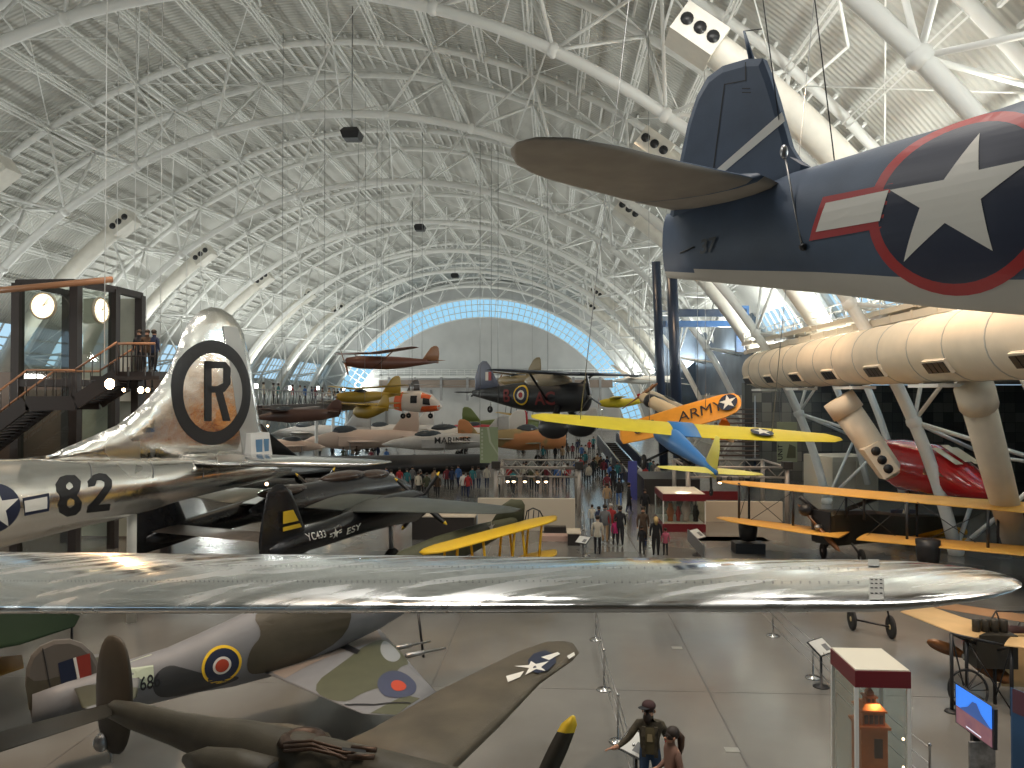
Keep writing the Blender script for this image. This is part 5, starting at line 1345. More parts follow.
# ================================================================ early pusher-type biplane at the right edge
t = thing('pioneer_biplane', 'early wire-braced biplane with canvas wings and wooden propeller at the lower right edge', 'aircraft', atz(985, 690, 0))
def B(u, l, D, r_=.035, nm='strut', mt=M_BLACK, D2=None):
    m_ = MB(); m_.tube(at(*u, D), at(*l, D2 or D), r_, mt, 6); return m_.build(nm, t, world=True)
m_ = MB(); z_ = 1.55
m_.wing([(atz(900, 612, z_), atz(930, 606, z_), .05), (atz(940, 628, z_), atz(962, 617, z_), .08), (atz(972, 640, z_), atz(1000, 628, z_), .08)], M_CANVAS); m_.build('upper_wing', t, world=True)
m_ = MB(); m_.wing([(atz(1004, 646, z_), atz(1012, 636, z_), .08), (atz(1060, 652, z_), atz(1070, 640, z_), .08)], M_CANVAS); m_.build('upper_wing', t, world=True)
m_ = MB(); m_.wing([(atz(930, 607, 1.0), atz(950, 603, 1.0), .04), (atz(1040, 625, 1.0), atz(1050, 618, 1.0), .05)], mat('brown canvas', (.30, .17, .08), .6)); m_.build('lower_wing', t, world=True)
def G(px, py, z): return atz(px, py, z)
def leg(px, py, h, r_=.04, nm='post', mt=M_BLACK):
    p = atz(px, py, 0); m_ = MB(); m_.tube(p, p + V((0, 0, h)), r_, mt, 8); m_.build(nm, t, world=True); return p + V((0, 0, h))
tp_ = [leg(952, 712, 1.72), leg(967, 705, 1.45), leg(1012, 716, 1.5), leg(995, 704, 1.2)]
for i, j in ((0, 1), (1, 3), (0, 2), (2, 3)):
    m_ = MB(); m_.tube(tp_[i], tp_[j], .03, M_BLACK, 6); m_.build('rail', t, world=True)
for i in range(4):
    q = tp_[i]; e_ = V((tp_[(i + 1) % 4].x, tp_[(i + 1) % 4].y, .1)); m_ = MB(); m_.tube(q, e_, .018, M_BLACK, 4); m_.build('bracing_wire', t, world=True)
p = atz(952, 712, 0); m_ = MB(); m_.lathe([(.16, 0), (.14, .04), (.04, .06)], M_BLACK, p, 'Z', 14); m_.build('foot_plate', t, world=True)
# propeller: two long wooden blades
c = at(966, 656, 18.6); e0 = at(927, 641, 18.9); e1 = at(1012, 682, 18.0)
for e_, nm in ((e0, 1), (e1, 2)):
    m_ = MB(); rg = []; d = (e_ - c); s_ = V((0, 0, 1)).cross(d).normalized(); n_ = d.normalized().cross(s_)
    for j in range(10):
        q = j / 9; wd = (.06 + .12 * math.sin(PI * min(1, q * .85 + .05))) * (1 if q < .92 else .5); x = n_ * .9 + s_ * .4
        p = c + d * q; rg.append([p + x * wd, p + s_ * .025, p - x * wd, p - s_ * .025])
    m_.loft(rg, M_WOODP); m_.build('propeller_blade', t, world=True)
m_ = MB(); m_.ell(c, (.10, .10, .10), M_STEEL, 10, 6); m_.build('hub', t, world=True)
m_ = MB(); p = at(990, 648, 18.3); m_.box(p, (.9, .6, .75), mat('dark engine block', (.03, .027, .02), .5))
for q in (-.3, -.1, .1, .3): m_.lathe([(.07, 0), (.09, .02), (.09, .3), (.07, .32)], mat('dark engine block', (.03, .027, .02), .5), p + V((q, 0, .34)), 'Z', 10)
m_.build('engine', t, world=True)
m_ = MB(); p = at(1002, 632, 18.9); m_.lathe([(.02, -.5), (.14, -.45), (.2, 0), (.14, .5), (.02, .55)], mat('dark maroon canvas', (.05, .02, .015), .5), p, 'X', 12); m_.build('fuel_tank', t, world=True)
for u, l in (((996, 611), (983, 633)), ((996, 611), (1004, 632)), ((996, 611), (1030, 612)), ((1020, 622), (1012, 636))): B(u, l, 19, .02)
for l0, D in (((960, 680), 18.4), ((975, 690), 18.2)):
    p = at(*l0, D); 
p = at(968, 690, 17.8); m_ = MB(); m_.path([p + V((.42 * math.cos(a), .08 * math.sin(a), .42 * math.sin(a))) for a in [2 * PI * i / 24 for i in range(25)]], .03, M_BLACK, 6)
for i in range(6):
    a = PI * i / 6; m_.tube(p + V((.4 * math.cos(a), 0, .4 * math.sin(a))), p - V((.4 * math.cos(a), 0, .4 * math.sin(a))), .012, M_BLACK, 4)
m_.build('spoked_wheel', t, world=True)
m_ = MB(); m_.box(at(1015, 660, 18.5), (.6, .05, 1.2), M_CANVAS); m_.build('fabric_panel', t, world=True)
# undercarriage with two pale-hubbed wheels showing below the silver wing
t = thing('wheel_axle', 'pair of spoked wheels with pale discs on an axle, showing under the silver wing tip', 'undercarriage', atz(872, 638, 0))
pa = atz(891, 638.5, 0); pb = atz(852, 630, 0); M_HUB = mat('pale yellow wheel disc', (.55, .42, .20), .5)
wheel(t, V((pa.x, pa.y, .33)), .33, .09, 'X', M_HUB); wheel(t, V((pb.x, pb.y, .33)), .33, .09, 'X', M_HUB)
m_ = MB(); m_.tube((pa.x, pa.y, .33), (pb.x, pb.y, .33), .03, M_BLACK, 6); m_.build('axle', t, world=True)
for p_, dx in ((pa, -.15), (pb, .1)):
    m_ = MB(); m_.tube((p_.x, p_.y, .33), (p_.x + dx, p_.y + .1, 1.3), .03, M_BLACK, 6); m_.build('strut', t, world=True)
# ================================================================ people
M_SKIN_H = mat('warm skin', (.42, .22, .14), .55)
M_SKIN_D = mat('brown skin', (.20, .10, .06), .55)
def skinned(verts, edges, tags_, mats, sub=1, root=0):
    """one continuous figure grown round a skeleton; verts (co, radius), edges (a, b), one material tag per edge"""
    me = bpy.data.meshes.new('sk'); me.from_pydata([v[0] for v in verts], edges, []); ob = bpy.data.objects.new('sk', me); COL.objects.link(ob)
    ob.modifiers.new('s', 'SKIN')
    if not me.skin_vertices:
        bm = bmesh.new(); bm.from_mesh(me); bm.verts.layers.skin.verify(); bm.to_mesh(me); bm.free()
    for i, (c, r) in enumerate(verts):
        sv = me.skin_vertices[0].data[i]; sv.radius = (r, r) if not isinstance(r, tuple) else r; sv.use_root = (i == root)
    m = ob.modifiers.new('u', 'SUBSURF'); m.levels = sub; m.render_levels = sub
    dg = bpy.context.evaluated_depsgraph_get(); dg.update()
    out = bpy.data.meshes.new_from_object(ob.evaluated_get(dg)); bpy.data.objects.remove(ob)
    out.materials.clear()
    for q in mats: out.materials.append(q)
    segs = [(V(verts[a][0]), V(verts[b][0]), (verts[a][1] if not isinstance(verts[a][1], tuple) else max(verts[a][1]))) for a, b in edges]
    for p in out.polygons:
        c = p.center; best = 9e9; bi = 0
        for i, (a, b, r) in enumerate(segs):
            ab = b - a; u = max(0, min(1, (c - a).dot(ab) / max(ab.dot(ab), 1e-9))); d = (c - a - ab * u).length - r * .6
            if d < best: best = d; bi = i
        p.material_index = tags_[bi]; p.use_smooth = True
    return out
# material slots: 0 skin, 1 top, 2 trousers, 3 shoes, 4 hair
def figure(mats, h=1.75, stride=.12, arms=(.05, .05), coat=False, sub=1, child=False):
    s = h / 1.75; hd_ = 1.18 if child else 1.0
    v = []; e = []; tg = []
    def a(x, y, z, r): v.append(((x * s, y * s, z * s), (r[0] * s, r[1] * s) if isinstance(r, tuple) else r * s)); return len(v) - 1
    def c(i, j, t_): e.append((i, j)); tg.append(t_)
    pel = a(0, 0, .96, .135); wa = a(0, 0, 1.12, .125); ch = a(0, 0, 1.32, .155); nk = a(0, 0, 1.47, .062); hd0 = a(0, -.01, 1.56, .088 * hd_); hd1 = a(0, -.005, 1.665, .098 * hd_); hd2 = a(0, 0, 1.72, .06 * hd_)
    c(pel, wa, 1); c(wa, ch, 1); c(ch, nk, 1); c(nk, hd0, 0); c(hd0, hd1, 0); c(hd1, hd2, 4)
    for k_, sg in enumerate((-1, 1)):
        hp = a(sg * .095, 0, .90, .095 if not coat else .12); kn = a(sg * .10, -stride * sg * .5 - .02, .50, .066 if not coat else .09); an = a(sg * .10, -stride * sg + .03, .10, .046); to = a(sg * .105, -stride * sg - .12, .04, .042)
        c(pel, hp, 1); c(hp, kn, 1 if coat else 2); c(kn, an, 2); c(an, to, 3)
        sh = a(sg * .185, 0, 1.40, .068); el = a(sg * .25, .02 - arms[k_] * .3, 1.14, .052); wr = a(sg * .25, -arms[k_], .92, .036); hn = a(sg * .25, -arms[k_] - .02, .84, .034)
        c(ch, sh, 1); c(sh, el, 1); c(el, wr, 1); c(wr, hn, 0)
    return skinned(v, e, tg, mats, sub)
def hair_cap(parent, h, m, longh=False, hat=False):
    s = h / 1.75; m_ = MB(); M3 = None
    m_.ell((0, .018 * s, 1.70 * s), (.112 * s, .12 * s, .10 * s), m, 10, 6)
    if longh: m_.path([V((0, .06, 1.72)) * s, V((0, .11, 1.6)) * s, V((0, .11, 1.42)) * s], [.09 * s, .10 * s, .05 * s], m, 8)
    if hat: m_.box((0, -.10 * s, 1.71 * s), (.16 * s, .14 * s, .015), m)
    return m_.build('hair', parent)
CW = {'black': (.015, .015, .018), 'navy': (.02, .03, .07), 'grey': (.14, .14, .14), 'dark brown': (.06, .035, .02), 'olive': (.06, .065, .035), 'red': (.35, .03, .03), 'pink': (.45, .10, .16), 'magenta': (.35, .02, .10), 'cream': (.52, .47, .38), 'white': (.65, .64, .6), 'blue': (.05, .13, .35), 'tan': (.34, .22, .12), 'teal': (.03, .16, .18), 'maroon': (.15, .02, .03)}
def cm(n): return mat('cloth ' + n, CW[n], .85)
M_HB = mat('dark brown hair', (.025, .015, .01), .6); M_HBL = mat('blond hair', (.55, .38, .16), .5); M_HG = mat('grey hair', (.35, .33, .3), .6)
M_SHOE = mat('dark shoe', (.02, .018, .016), .5)
PROTO = {}
def person(label, x, y, face, top, legs, h=1.75, hair=M_HB, pose=0, coat=False, longh=False, hat=False, group=None, z=0.0, child=False):
    key = (top, legs, round(h, 1), hair.name, pose, coat, longh, hat)
    if key not in PROTO:
        st_, ar = ((.16, (.12, .02)), (.02, (.03, .05)), (.10, (.25, .05)), (.22, (.0, .2)))[pose % 4]
        me = figure([M_SKIN_H, cm(top), cm(legs), M_SHOE, hair], h, st_, ar, coat, child=child)
        ob = bpy.data.objects.new('person', me); COL.objects.link(ob); hc = hair_cap(ob, h, hair, longh, hat); MW.pop(hc.name, None)
        PROTO[key] = (me, hc.data); o = ob
    else:
        o = bpy.data.objects.new('person', PROTO[key][0]); COL.objects.link(o); q = bpy.data.objects.new('hair', PROTO[key][1]); COL.objects.link(q); q.parent = o
    o.location = (x, y, z); o.rotation_euler = (0, 0, R(face))
    return tag(o, label, 'person', group)
MW['person'] = Matrix.Identity(4)
_build0 = MB.build
def _pb(s, name, parent=None, **k):
    if parent is not None and parent.name not in MW: MW[parent.name] = Matrix.Identity(4)
    return _build0(s, name, parent, **k)
MB.build = _pb

# visitors on the central aisle, each where the picture has them (pixel of the feet); face 180 = walking away
VIS = [
 (656, 556, 180, 'black', 'black', 1.68, M_HBL, 1, True, True, 'blond person in long black coat on the aisle, seen from behind'),
 (665.5, 556, 180, 'pink', 'black', 1.2, M_HB, 1, False, False, 'child in pink jacket beside the blond person in black coat'),
 (642, 555, 180, 'black', 'black', 1.25, M_HB, 0, False, False, 'small child in dark clothes with pale sleeves in front of the person in brown'),
 (643, 547, 0, 'dark brown', 'navy', 1.82, M_HB, 0, True, False, 'tall person in dark brown coat walking towards us on the aisle'),
 (597.5, 555, 175, 'cream', 'black', 1.7, M_HB, 1, False, False, 'person in cream jacket and black trousers at the left of the aisle'),
 (592, 530, 180, 'cream', 'grey', 1.3, M_HB, 0, False, False, 'child in pale top standing alone at the left edge of the aisle'),
 (605, 543, 170, 'grey', 'tan', 1.8, M_HB, 1, False, False, 'person in grey top and tan trousers in the aisle group'),
 (615.5, 546, 185, 'magenta', 'black', 1.25, M_HB, 0, False, False, 'child in magenta coat in the aisle group'),
 (620, 546, 180, 'black', 'black', 1.82, M_HB, 2, True, False, 'tall person in black beside the child in magenta'),
 (611, 540, 0, 'red', 'grey', 1.72, M_HG, 1, False, False, 'person in red and white top facing us in the aisle group'),
 (599, 536, 150, 'navy', 'black', 1.45, M_HB, 3, False, False, 'youngster in navy top just behind the pale-topped child'),
 (629, 513, 90, 'black', 'navy', 1.78, M_HB, 0, True, False, 'person in dark coat striding left beside the blue panel'),
 (645, 520, 0, 'black', 'black', 1.7, M_HB, 1, False, False, 'person in black near the glass showcase, behind the person in brown'),
 (607, 512, 180, 'tan', 'grey', 1.7, M_HB, 0, False, False, 'person in tan top further back in the aisle'),
 (619, 506, 180, 'black', 'blue', 1.75, M_HB, 3, False, False, 'person in black jacket and blue jeans further back in the aisle'),
 (607, 498, 10, 'maroon', 'black', 1.7, M_HB, 1, False, False, 'person in maroon top half way down the aisle'),
 (613, 491, 180, 'black', 'black', 1.75, M_HB, 0, True, False, 'person in black coat half way down the aisle'),
]
for px, py, fc, tp_c, lg, h, hr, po, co, lo, lab in VIS:
    p = atz(px, py, 0); person(lab, p.x, p.y, fc, tp_c, lg, h, hr, po, co, lo, child=h < 1.5, group='visitors on the central aisle')

# far crowd: each colour and place is said in the label
random.seed(11)
zones = [('far down the aisle', 575, 622, 468, 486, 17), ('by the left kiosk frame', 500, 572, 482, 497, 14), ('on the floor left of the kiosk', 385, 490, 487, 499, 18), ('by the far partitions', 540, 600, 449, 463, 14), ('near the escalator foot', 640, 660, 480, 490, 5), ('below the grey jets', 318, 392, 458, 468, 8)]
cols = ['black', 'navy', 'grey', 'dark brown', 'red', 'olive', 'blue', 'cream', 'maroon', 'teal', 'tan', 'white']
for zn, x0, x1, y0, y1, n in zones:
    for i in range(n):
        px = x0 + (x1 - x0) * (i + random.random() * .8) / n; py = random.uniform(y0, y1)
        cc = cols[(i * 5 + len(zn)) % 12]; lg = ('black', 'navy')[(i // 12) % 2]; p = atz(px, py, 0); po = i % 2
        turned = 'facing away' if i % 3 else 'facing us'
        person('distant person in %s top and %s trousers, %s' % (cc, lg, zn), p.x, p.y, 180 + random.uniform(-30, 30) if i % 3 else random.uniform(-40, 40), cc, lg, 1.7, M_HB, po, group='distant crowd ' + zn)

# ---------------------------------------------------------------- the couple at the barrier, near
def near_man():
    H = at(650, 702, 13.2); base = V((H.x, 13.2, 0))
    mats = [M_SKIN_H, mat('camouflage green brown jacket', (.055, .045, .028), .85, noise=.5, nscale=14), mat('blue jeans', (.03, .06, .12), .8), M_SHOE, M_HB, mat('olive tee shirt', (.11, .09, .045), .85)]
    s = H.z / 1.80; v = []; e = []; tg = []
    def a(x, y, z, r): v.append(((x * s, y * s, z * s), (r[0] * s, r[1] * s) if isinstance(r, tuple) else r * s)); return len(v) - 1
    def c(i, j, t_): e.append((i, j)); tg.append(t_)
    pel = a(0, 0, .98, .15); wa = a(0, .0, 1.14, .15); ch = a(0, 0, 1.34, .18); nk = a(-.01, 0, 1.50, .066); h0 = a(-.02, -.02, 1.58, .082); h1 = a(-.02, -.01, 1.68, .098); h2 = a(-.02, 0, 1.745, .07)
    c(pel, wa, 1); c(wa, ch, 1); c(ch, nk, 1); c(nk, h0, 0); c(h0, h1, 0); c(h1, h2, 4)
    for sg, kx in ((-1, -.10), (1, .12)):
        hp = a(sg * .10, 0, .92, .10); kn = a(kx, -.03, .51, .072); an = a(kx, .02, .10, .05); to = a(kx - .03, -.14, .04, .045)
        c(pel, hp, 2); c(hp, kn, 2); c(kn, an, 2); c(an, to, 3)
    # arm reaching left to the barrier sign
    sh = a(-.20, 0, 1.43, .078); el = a(-.36, -.10, 1.22, .060); wr = a(-.50, -.20, 1.13, .042); pm = a(-.57, -.24, 1.11, .040); kn2 = a(-.62, -.26, 1.10, .034)
    c(ch, sh, 1); c(sh, el, 1); c(el, wr, 1); c(wr, pm, 0); c(pm, kn2, 0)
    for i, (dy, dz, L_) in enumerate(((-.035, .012, .085), (-.012, .008, .10), (.012, .0, .095), (.034, -.01, .075))):
        f1 = a(-.645, -.265 + dy, 1.098 + dz, .0125); f2 = a(-.645 - L_ * .55, -.275 + dy, 1.085 + dz, .011); f3 = a(-.645 - L_, -.28 + dy, 1.055 + dz, .009)
        c(kn2, f1, 0); c(f1, f2, 0); c(f2, f3, 0)
    t1 = a(-.57, -.285, 1.125, .014); t2 = a(-.605, -.32, 1.125, .011); c(pm, t1, 0); c(t1, t2, 0)
    sh = a(.20, .0, 1.43, .078); el = a(.30, .06, 1.16, .060); wr = a(.27, -.06, .97, .042); pm = a(.26, -.10, .90, .04); c(ch, sh, 1); c(sh, el, 1); c(el, wr, 1); c(wr, pm, 0)
    for dx, L_ in ((-.03, .07), (-.01, .085), (.012, .08), (.032, .065)):
        f1 = a(.26 + dx, -.115, .86, .0115); f2 = a(.26 + dx, -.13, .86 - L_ * .6, .010); f3 = a(.26 + dx, -.12, .86 - L_, .009); c(pm, f1, 0); c(f1, f2, 0); c(f2, f3, 0)
    t1 = a(.21, -.13, .89, .013); t2 = a(.20, -.15, .85, .010); c(pm, t1, 0); c(t1, t2, 0)
    me = skinned(v, e, tg, mats, 2)
    ob = bpy.data.objects.new('person', me); COL.objects.link(ob); ob.location = base; ob.rotation_euler = (0, 0, R(-6))
    tag(ob, 'bearded person in cap and dark camouflage jacket reaching out to the barrier sign', 'person')
    MW[ob.name] = Matrix.Identity(4); S = lambda *p: V(p) * s
    # cap with peak
    m_ = MB(); MC = mat('dark red and black cap', (.05, .02, .02), .8)
    m_.ell(S(-.02, .0, 1.745), (.118 * s, .125 * s, .085 * s), MC, 16, 8); m_.ell(S(-.10, -.10, 1.735), (.10 * s, .085 * s, .014 * s), mat('black cap peak', (.012, .012, .014), .7), 14, 6); m_.build('cap', ob)
    m_ = MB(); m_.ell(S(-.045, -.075, 1.565), (.075 * s, .065 * s, .10 * s), M_HB, 14, 8); m_.build('beard', ob)
    m_ = MB(); m_.ell(S(-.085, -.105, 1.645), (.018 * s, .022 * s, .026 * s), M_SKIN_H, 8, 6); m_.build('nose', ob)
    for ex in (-.065, .005):
        m_ = MB(); m_.ell(S(ex - .02, -.098, 1.672), (.013 * s, .009 * s, .008 * s), M_INK, 8, 5); m_.build('eye', ob)
    for sg in (-1, 1):
        m_ = MB(); m_.ell(S(-.02 + sg * .10, .01, 1.645), (.014 * s, .024 * s, .036 * s), M_SKIN_H, 8, 6); m_.build('ear', ob)
    # open jacket showing the shirt with a pale print
    m_ = MB(); sh_ = mats[5]
    m_.add([S(-.085, -.155, 1.44), S(.06, -.155, 1.44), S(.085, -.185, 1.30), S(.08, -.165, 1.0), S(-.085, -.165, 1.0), S(-.10, -.185, 1.30)], [(0, 1, 2, 5), (5, 2, 3, 4)], sh_, True); m_.build('shirt', ob)
    m_ = MB(); m_.add([S(-.045, -.192, 1.345), S(.03, -.192, 1.345), S(.04, -.194, 1.22), S(-.055, -.194, 1.22)], [(0, 1, 2, 3)], mat('pale shirt print', (.34, .28, .16), .8), False); m_.build('shirt_print', ob)
    for sg in (-1, 1):
        m_ = MB(); x = sg * .10 - .005
        m_.prism([S(x - .028, -.17, 1.45), S(x + .028, -.17, 1.45), S(x + .032 + sg * .01, -.205, 1.30), S(x + .032, -.19, .96), S(x - .032, -.19, .96), S(x - .032 + sg * .01, -.205, 1.30)], (0, .03, 0), mats[1]); m_.build('jacket_front', ob)
    return ob
near_man()
def near_woman():
    H = at(669, 728, 12.4); base = V((H.x + .05, 12.4, 0)); s = H.z / 1.66
    mats = [M_SKIN_H, mat('dusty brown pink top', (.20, .11, .08), .85), mat('black trousers', (.02, .02, .02), .8), M_SHOE, M_HB]
    v = []; e = []; tg = []
    def a(x, y, z, r): v.append(((x * s, y * s, z * s), r * s)); return len(v) - 1
    def c(i, j, t_): e.append((i, j)); tg.append(t_)
    pel = a(.02, 0, .92, .145); wa = a(.02, 0, 1.07, .125); ch = a(.0, 0, 1.24, .145); nk = a(-.01, 0, 1.40, .055); h0 = a(-.04, 0, 1.47, .075); h1 = a(-.03, 0, 1.56, .092); h2 = a(-.02, 0, 1.61, .07)
    c(pel, wa, 1); c(wa, ch, 1); c(ch, nk, 1); c(nk, h0, 0); c(h0, h1, 0); c(h1, h2, 4)
    for sg in (-1, 1):
        hp = a(.02, sg * .10, .86, .10); kn = a(.0, sg * .10, .48, .07); an = a(.04, sg * .10, .09, .045); to = a(-.10, sg * .10, .04, .04); c(pel, hp, 2); c(hp, kn, 2); c(kn, an, 2); c(an, to, 3)
        sh = a(.0, sg * .165, 1.33, .062); el = a(.03, sg * .23, 1.08, .048); wr = a(-.14, sg * .20, .98, .036); pm = a(-.21, sg * .18, .98, .032); c(ch, sh, 1); c(sh, el, 1); c(el, wr, 1); c(wr, pm, 0)
        for k_, L_ in ((-.026, .065), (-.009, .08), (.009, .075), (.026, .06)):
            f1 = a(-.245, sg * .18 + k_, .98, .0105); f2 = a(-.245 - L_ * .5, sg * .18 + k_, .965, .0095); f3 = a(-.245 - L_ * .8, sg * .18 + k_, .94, .0085); c(pm, f1, 0); c(f1, f2, 0); c(f2, f3, 0)
        t1 = a(-.21, sg * .14, 1.0, .0115); t2 = a(-.24, sg * .12, 1.01, .0095); c(pm, t1, 0); c(t1, t2, 0)
    me = skinned(v, e, tg, mats, 2); ob = bpy.data.objects.new('person', me); COL.objects.link(ob); ob.location = base; ob.rotation_euler = (0, 0, R(20))
    tag(ob, 'dark-haired person with ponytail in dusty brown top beside the bearded person', 'person'); MW[ob.name] = Matrix.Identity(4); S = lambda *p: V(p) * s
    m_ = MB(); m_.ell(S(.015, 0, 1.59), (.105 * s, .10 * s, .10 * s), M_HB, 16, 10)
    m_.path([S(.09, 0, 1.58), S(.15, 0, 1.50), S(.15, 0, 1.36), S(.13, 0, 1.20)], [.045 * s, .06 * s, .05 * s, .015 * s], mat('brown ponytail hair', (.06, .03, .015), .5), 10); m_.build('hair', ob)
    m_ = MB(); m_.ell(S(-.125, 0, 1.52), (.022 * s, .014 * s, .022 * s), M_SKIN_H, 8, 6); m_.build('nose', ob)
    for sg in (-1, 1):
        m_ = MB(); m_.ell(S(-.105, sg * .035, 1.555), (.008 * s, .012 * s, .008 * s), M_INK, 8, 5); m_.build('eye', ob)
        m_ = MB(); m_.ell(S(-.015, sg * .09, 1.53), (.022 * s, .012 * s, .032 * s), M_SKIN_H, 8, 6); m_.build('ear', ob)
    m_ = MB(); m_.ell(S(-.115, 0, 1.475), (.010 * s, .022 * s, .008 * s), M_REDM, 8, 5); m_.build('mouth', ob)
near_woman()
# ================================================================ far and middle floor exhibits
M_JG = mat('jet light grey', (.50, .48, .46), .4, noise=.05); M_JP = mat('jet pinkish cream', (.62, .48, .40), .45); M_JW = mat('jet white', (.68, .64, .60), .35)
def flo(px, D, h): p = at(px, 400, D); return V((p.x, D, h))
def fm(px, D, h, hd): return Matrix.Translation(flo(px, D, h)) @ Matrix.Rotation(R(hd), 4, 'Z')
t_m = gen_plane('jet_fighter', 'light grey jet lettered MARINES with long pointed nose above the long black aircraft', 'aircraft', fm(436, 78, 2.2, 198), L=13, span=8, hw=.8, hh=.9, body=M_JG, wz=0, wx=-1, chord=3, tipc=1.2, sweep=.55, tail=2.6, tailspan=4, nose='jet', gz=-2.2)
t = gen_plane('jet_fighter', 'pale grey jet just behind the jet lettered MARINES', 'aircraft', fm(452, 86, 2.4, 186), L=14, span=8, hw=.9, hh=1.0, body=M_JW, wz=.3, wx=-1, chord=3, tipc=1.2, sweep=.5, tail=2.8, tailspan=4, nose='jet', gz=-2.4)
m_ = MB(); f = lambda u_, v_: at(434, 443.5, 76.3) + V((u_, u_ * .12, v_)); m_.text('MARINES', (0, 0), (1, 0), (0, 1), .9, f, M_INK, .01); m_.build('lettering', t_m, world=True)
gen_plane('jet_fighter', 'pinkish cream jet with bubble canopy beyond the black fin tip', 'aircraft', fm(352, 80, 2.3, 200), L=12, span=9, hw=.9, hh=1.1, body=M_JP, wz=-.2, wx=0, chord=3, tipc=1.3, sweep=.4, tail=2.9, tailspan=4.5, nose='jet', gz=-2.3)
gen_plane('jet_fighter', 'grey delta-tailed jet farthest left beyond the silver tailplane', 'aircraft', fm(312, 92, 2.4, 170), L=13, span=9, hw=.8, hh=1.0, body=M_JG, wz=0, chord=3.2, tipc=1.0, sweep=.6, tail=3.2, tailspan=4.5, nose='jet', gz=-2.4)
gen_plane('jet_fighter', 'small cream jet low beside the silver rudder', 'aircraft', fm(286, 74, 2.0, 15), L=9, span=7, hw=.6, hh=.7, body=M_JP, wz=0, chord=2.4, tipc=1.0, sweep=.5, tail=2.2, tailspan=3.4, nose='jet', gz=-2.0)
gen_plane('jet_fighter', 'white swept jet with dark nose beyond the black fin', 'aircraft', fm(385, 96, 2.4, 210), L=11, span=8, hw=.8, hh=.9, body=M_JW, wz=0, chord=2.8, tipc=1.0, sweep=.5, tail=2.6, tailspan=4, nose='jet', gz=-2.4)
gen_plane('racing_aircraft', 'red tailed aircraft with white cross emblem behind the hanging green banner', 'aircraft', fm(478, 92, 2.6, 185), L=10, span=9, hw=.6, hh=.9, body=mat('tail red', (.45, .02, .03), .4), wz=-.3, tail=2.4, tailspan=3.5, gz=-2.6, nb=3)
gen_plane('propeller_fighter', 'olive and orange nosed propeller fighter right of the hanging green banner', 'aircraft', fm(521, 80, 2.4, 8), L=11, span=11, hw=.8, hh=1.15, body=mat('apricot and olive paint', (.38, .27, .12), .45, col2=(.62, .26, .10), nscale=.35), wingm=M_OG, wz=-.4, tail=2.0, tailspan=4, gz=-2.4, radial=True, nb=3)
gen_plane('propeller_fighter', 'green propeller aircraft with yellow struts beyond the orange nosed fighter', 'aircraft', fm(508, 98, 3.2, 20), L=10, span=12, hw=.6, hh=.8, body=mat('moss green', (.14, .18, .05), .5), wingm=M_YB, wz=1.2, tail=2.2, tailspan=4, gz=-3.2, bip=1.8)
gen_plane('seaplane', 'grey seaplane hull beyond the far partition', 'aircraft', fm(553, 104, 2.8, 170), L=10, span=12, hw=.9, hh=1.1, body=M_JG, wz=1.2, tail=2.4, tailspan=4, gz=-2.8, radial=True)
gen_plane('propeller_fighter', 'silver propeller aircraft at the far right end of the aisle', 'aircraft', fm(592, 112, 2.6, 250), L=9, span=12, hw=.8, hh=1.0, body=M_SILV, wz=-.2, tail=2.2, tailspan=4, gz=-2.6, radial=True, nb=3)
# high walkway aircraft with striped fin on the left
gen_plane('propeller_fighter', 'aircraft with red and white striped rudder hung beside the far left walkway', 'aircraft', fr(352, 405, 84, 160), L=10, span=13, hw=.5, hh=.6, body=mat('brown green paint', (.10, .08, .04), .5), wz=.2, tail=2.4, tailspan=4, gear=False, cables=18, finm=mat('striped rudder', (.65, .60, .55), .5, col2=(.4, .03, .03), nscale=1.1))
gen_plane('glider', 'dark long-winged glider hung in front of the far left walkway', 'glider', fr(290, 416, 48, 178), L=5.5, span=9, hw=.35, hh=.45, body=mat('dark maroon brown', (.08, .04, .03), .4), wz=.3, chord=1.2, tail=1.0, tailspan=2.5, gear=False, cables=18, nose='glider')

# ---- long black chined aircraft
t = thing('spy_plane', 'long flat black aircraft with inward leaning fin, across the middle of the hall', 'aircraft', flo(380, 62, 0))
def cr(px, y, z, hw, hh):
    p = at(px, y, 62); return [V((p.x, 62, p.z)) + V((0, hw * math.cos(a) * 1.0, hh * math.sin(a))) for a in [2 * PI * j / 16 for j in range(16)]]
m_ = MB(); M_SR = mat('matt black titanium', (.013, .013, .015), .5)
rg = []
for px, y, hw, hh in ((186, 467, .8, .5), (230, 467, 2.4, .75), (300, 467, 3.2, .85), (380, 466, 2.6, .85), (440, 464, 2.0, .8), (480, 463, 1.5, .72), (540, 463, .9, .5), (600, 463, .1, .1)):
    rg.append(cr(px if px < 490 else 480 + (px - 480) * .08, y, 0, hw, hh))
m_.loft(rg, M_SR); m_.build('fuselage', t, world=True)
m_ = MB(); m_.wing([(at(300, 458, 58), at(232, 458, 58), .3), (at(268, 432, 60), at(252, 430, 60), .12), (at(262, 424, 60.5), at(254, 424, 60.5), .05)], M_SR, up=(0, 1, .3)); m_.build('fin', t, world=True)
m_ = MB(); m_.wing([(at(340, 470, 58), at(200, 470, 58), .5), (at(260, 478, 50), at(210, 478, 50), .15)], M_SR); m_.build('wing', t, world=True)
for px in (235, 300, 420):
    m_ = MB(); p = at(px, 470, 60); m_.tube(V((p.x, 60, 1.2)), V((p.x, 60, .4)), .12, M_STEEL, 8); m_.build('gear_leg', t, world=True); wheel(t, V((p.x, 60, .4)), .4, .3, 'Y')

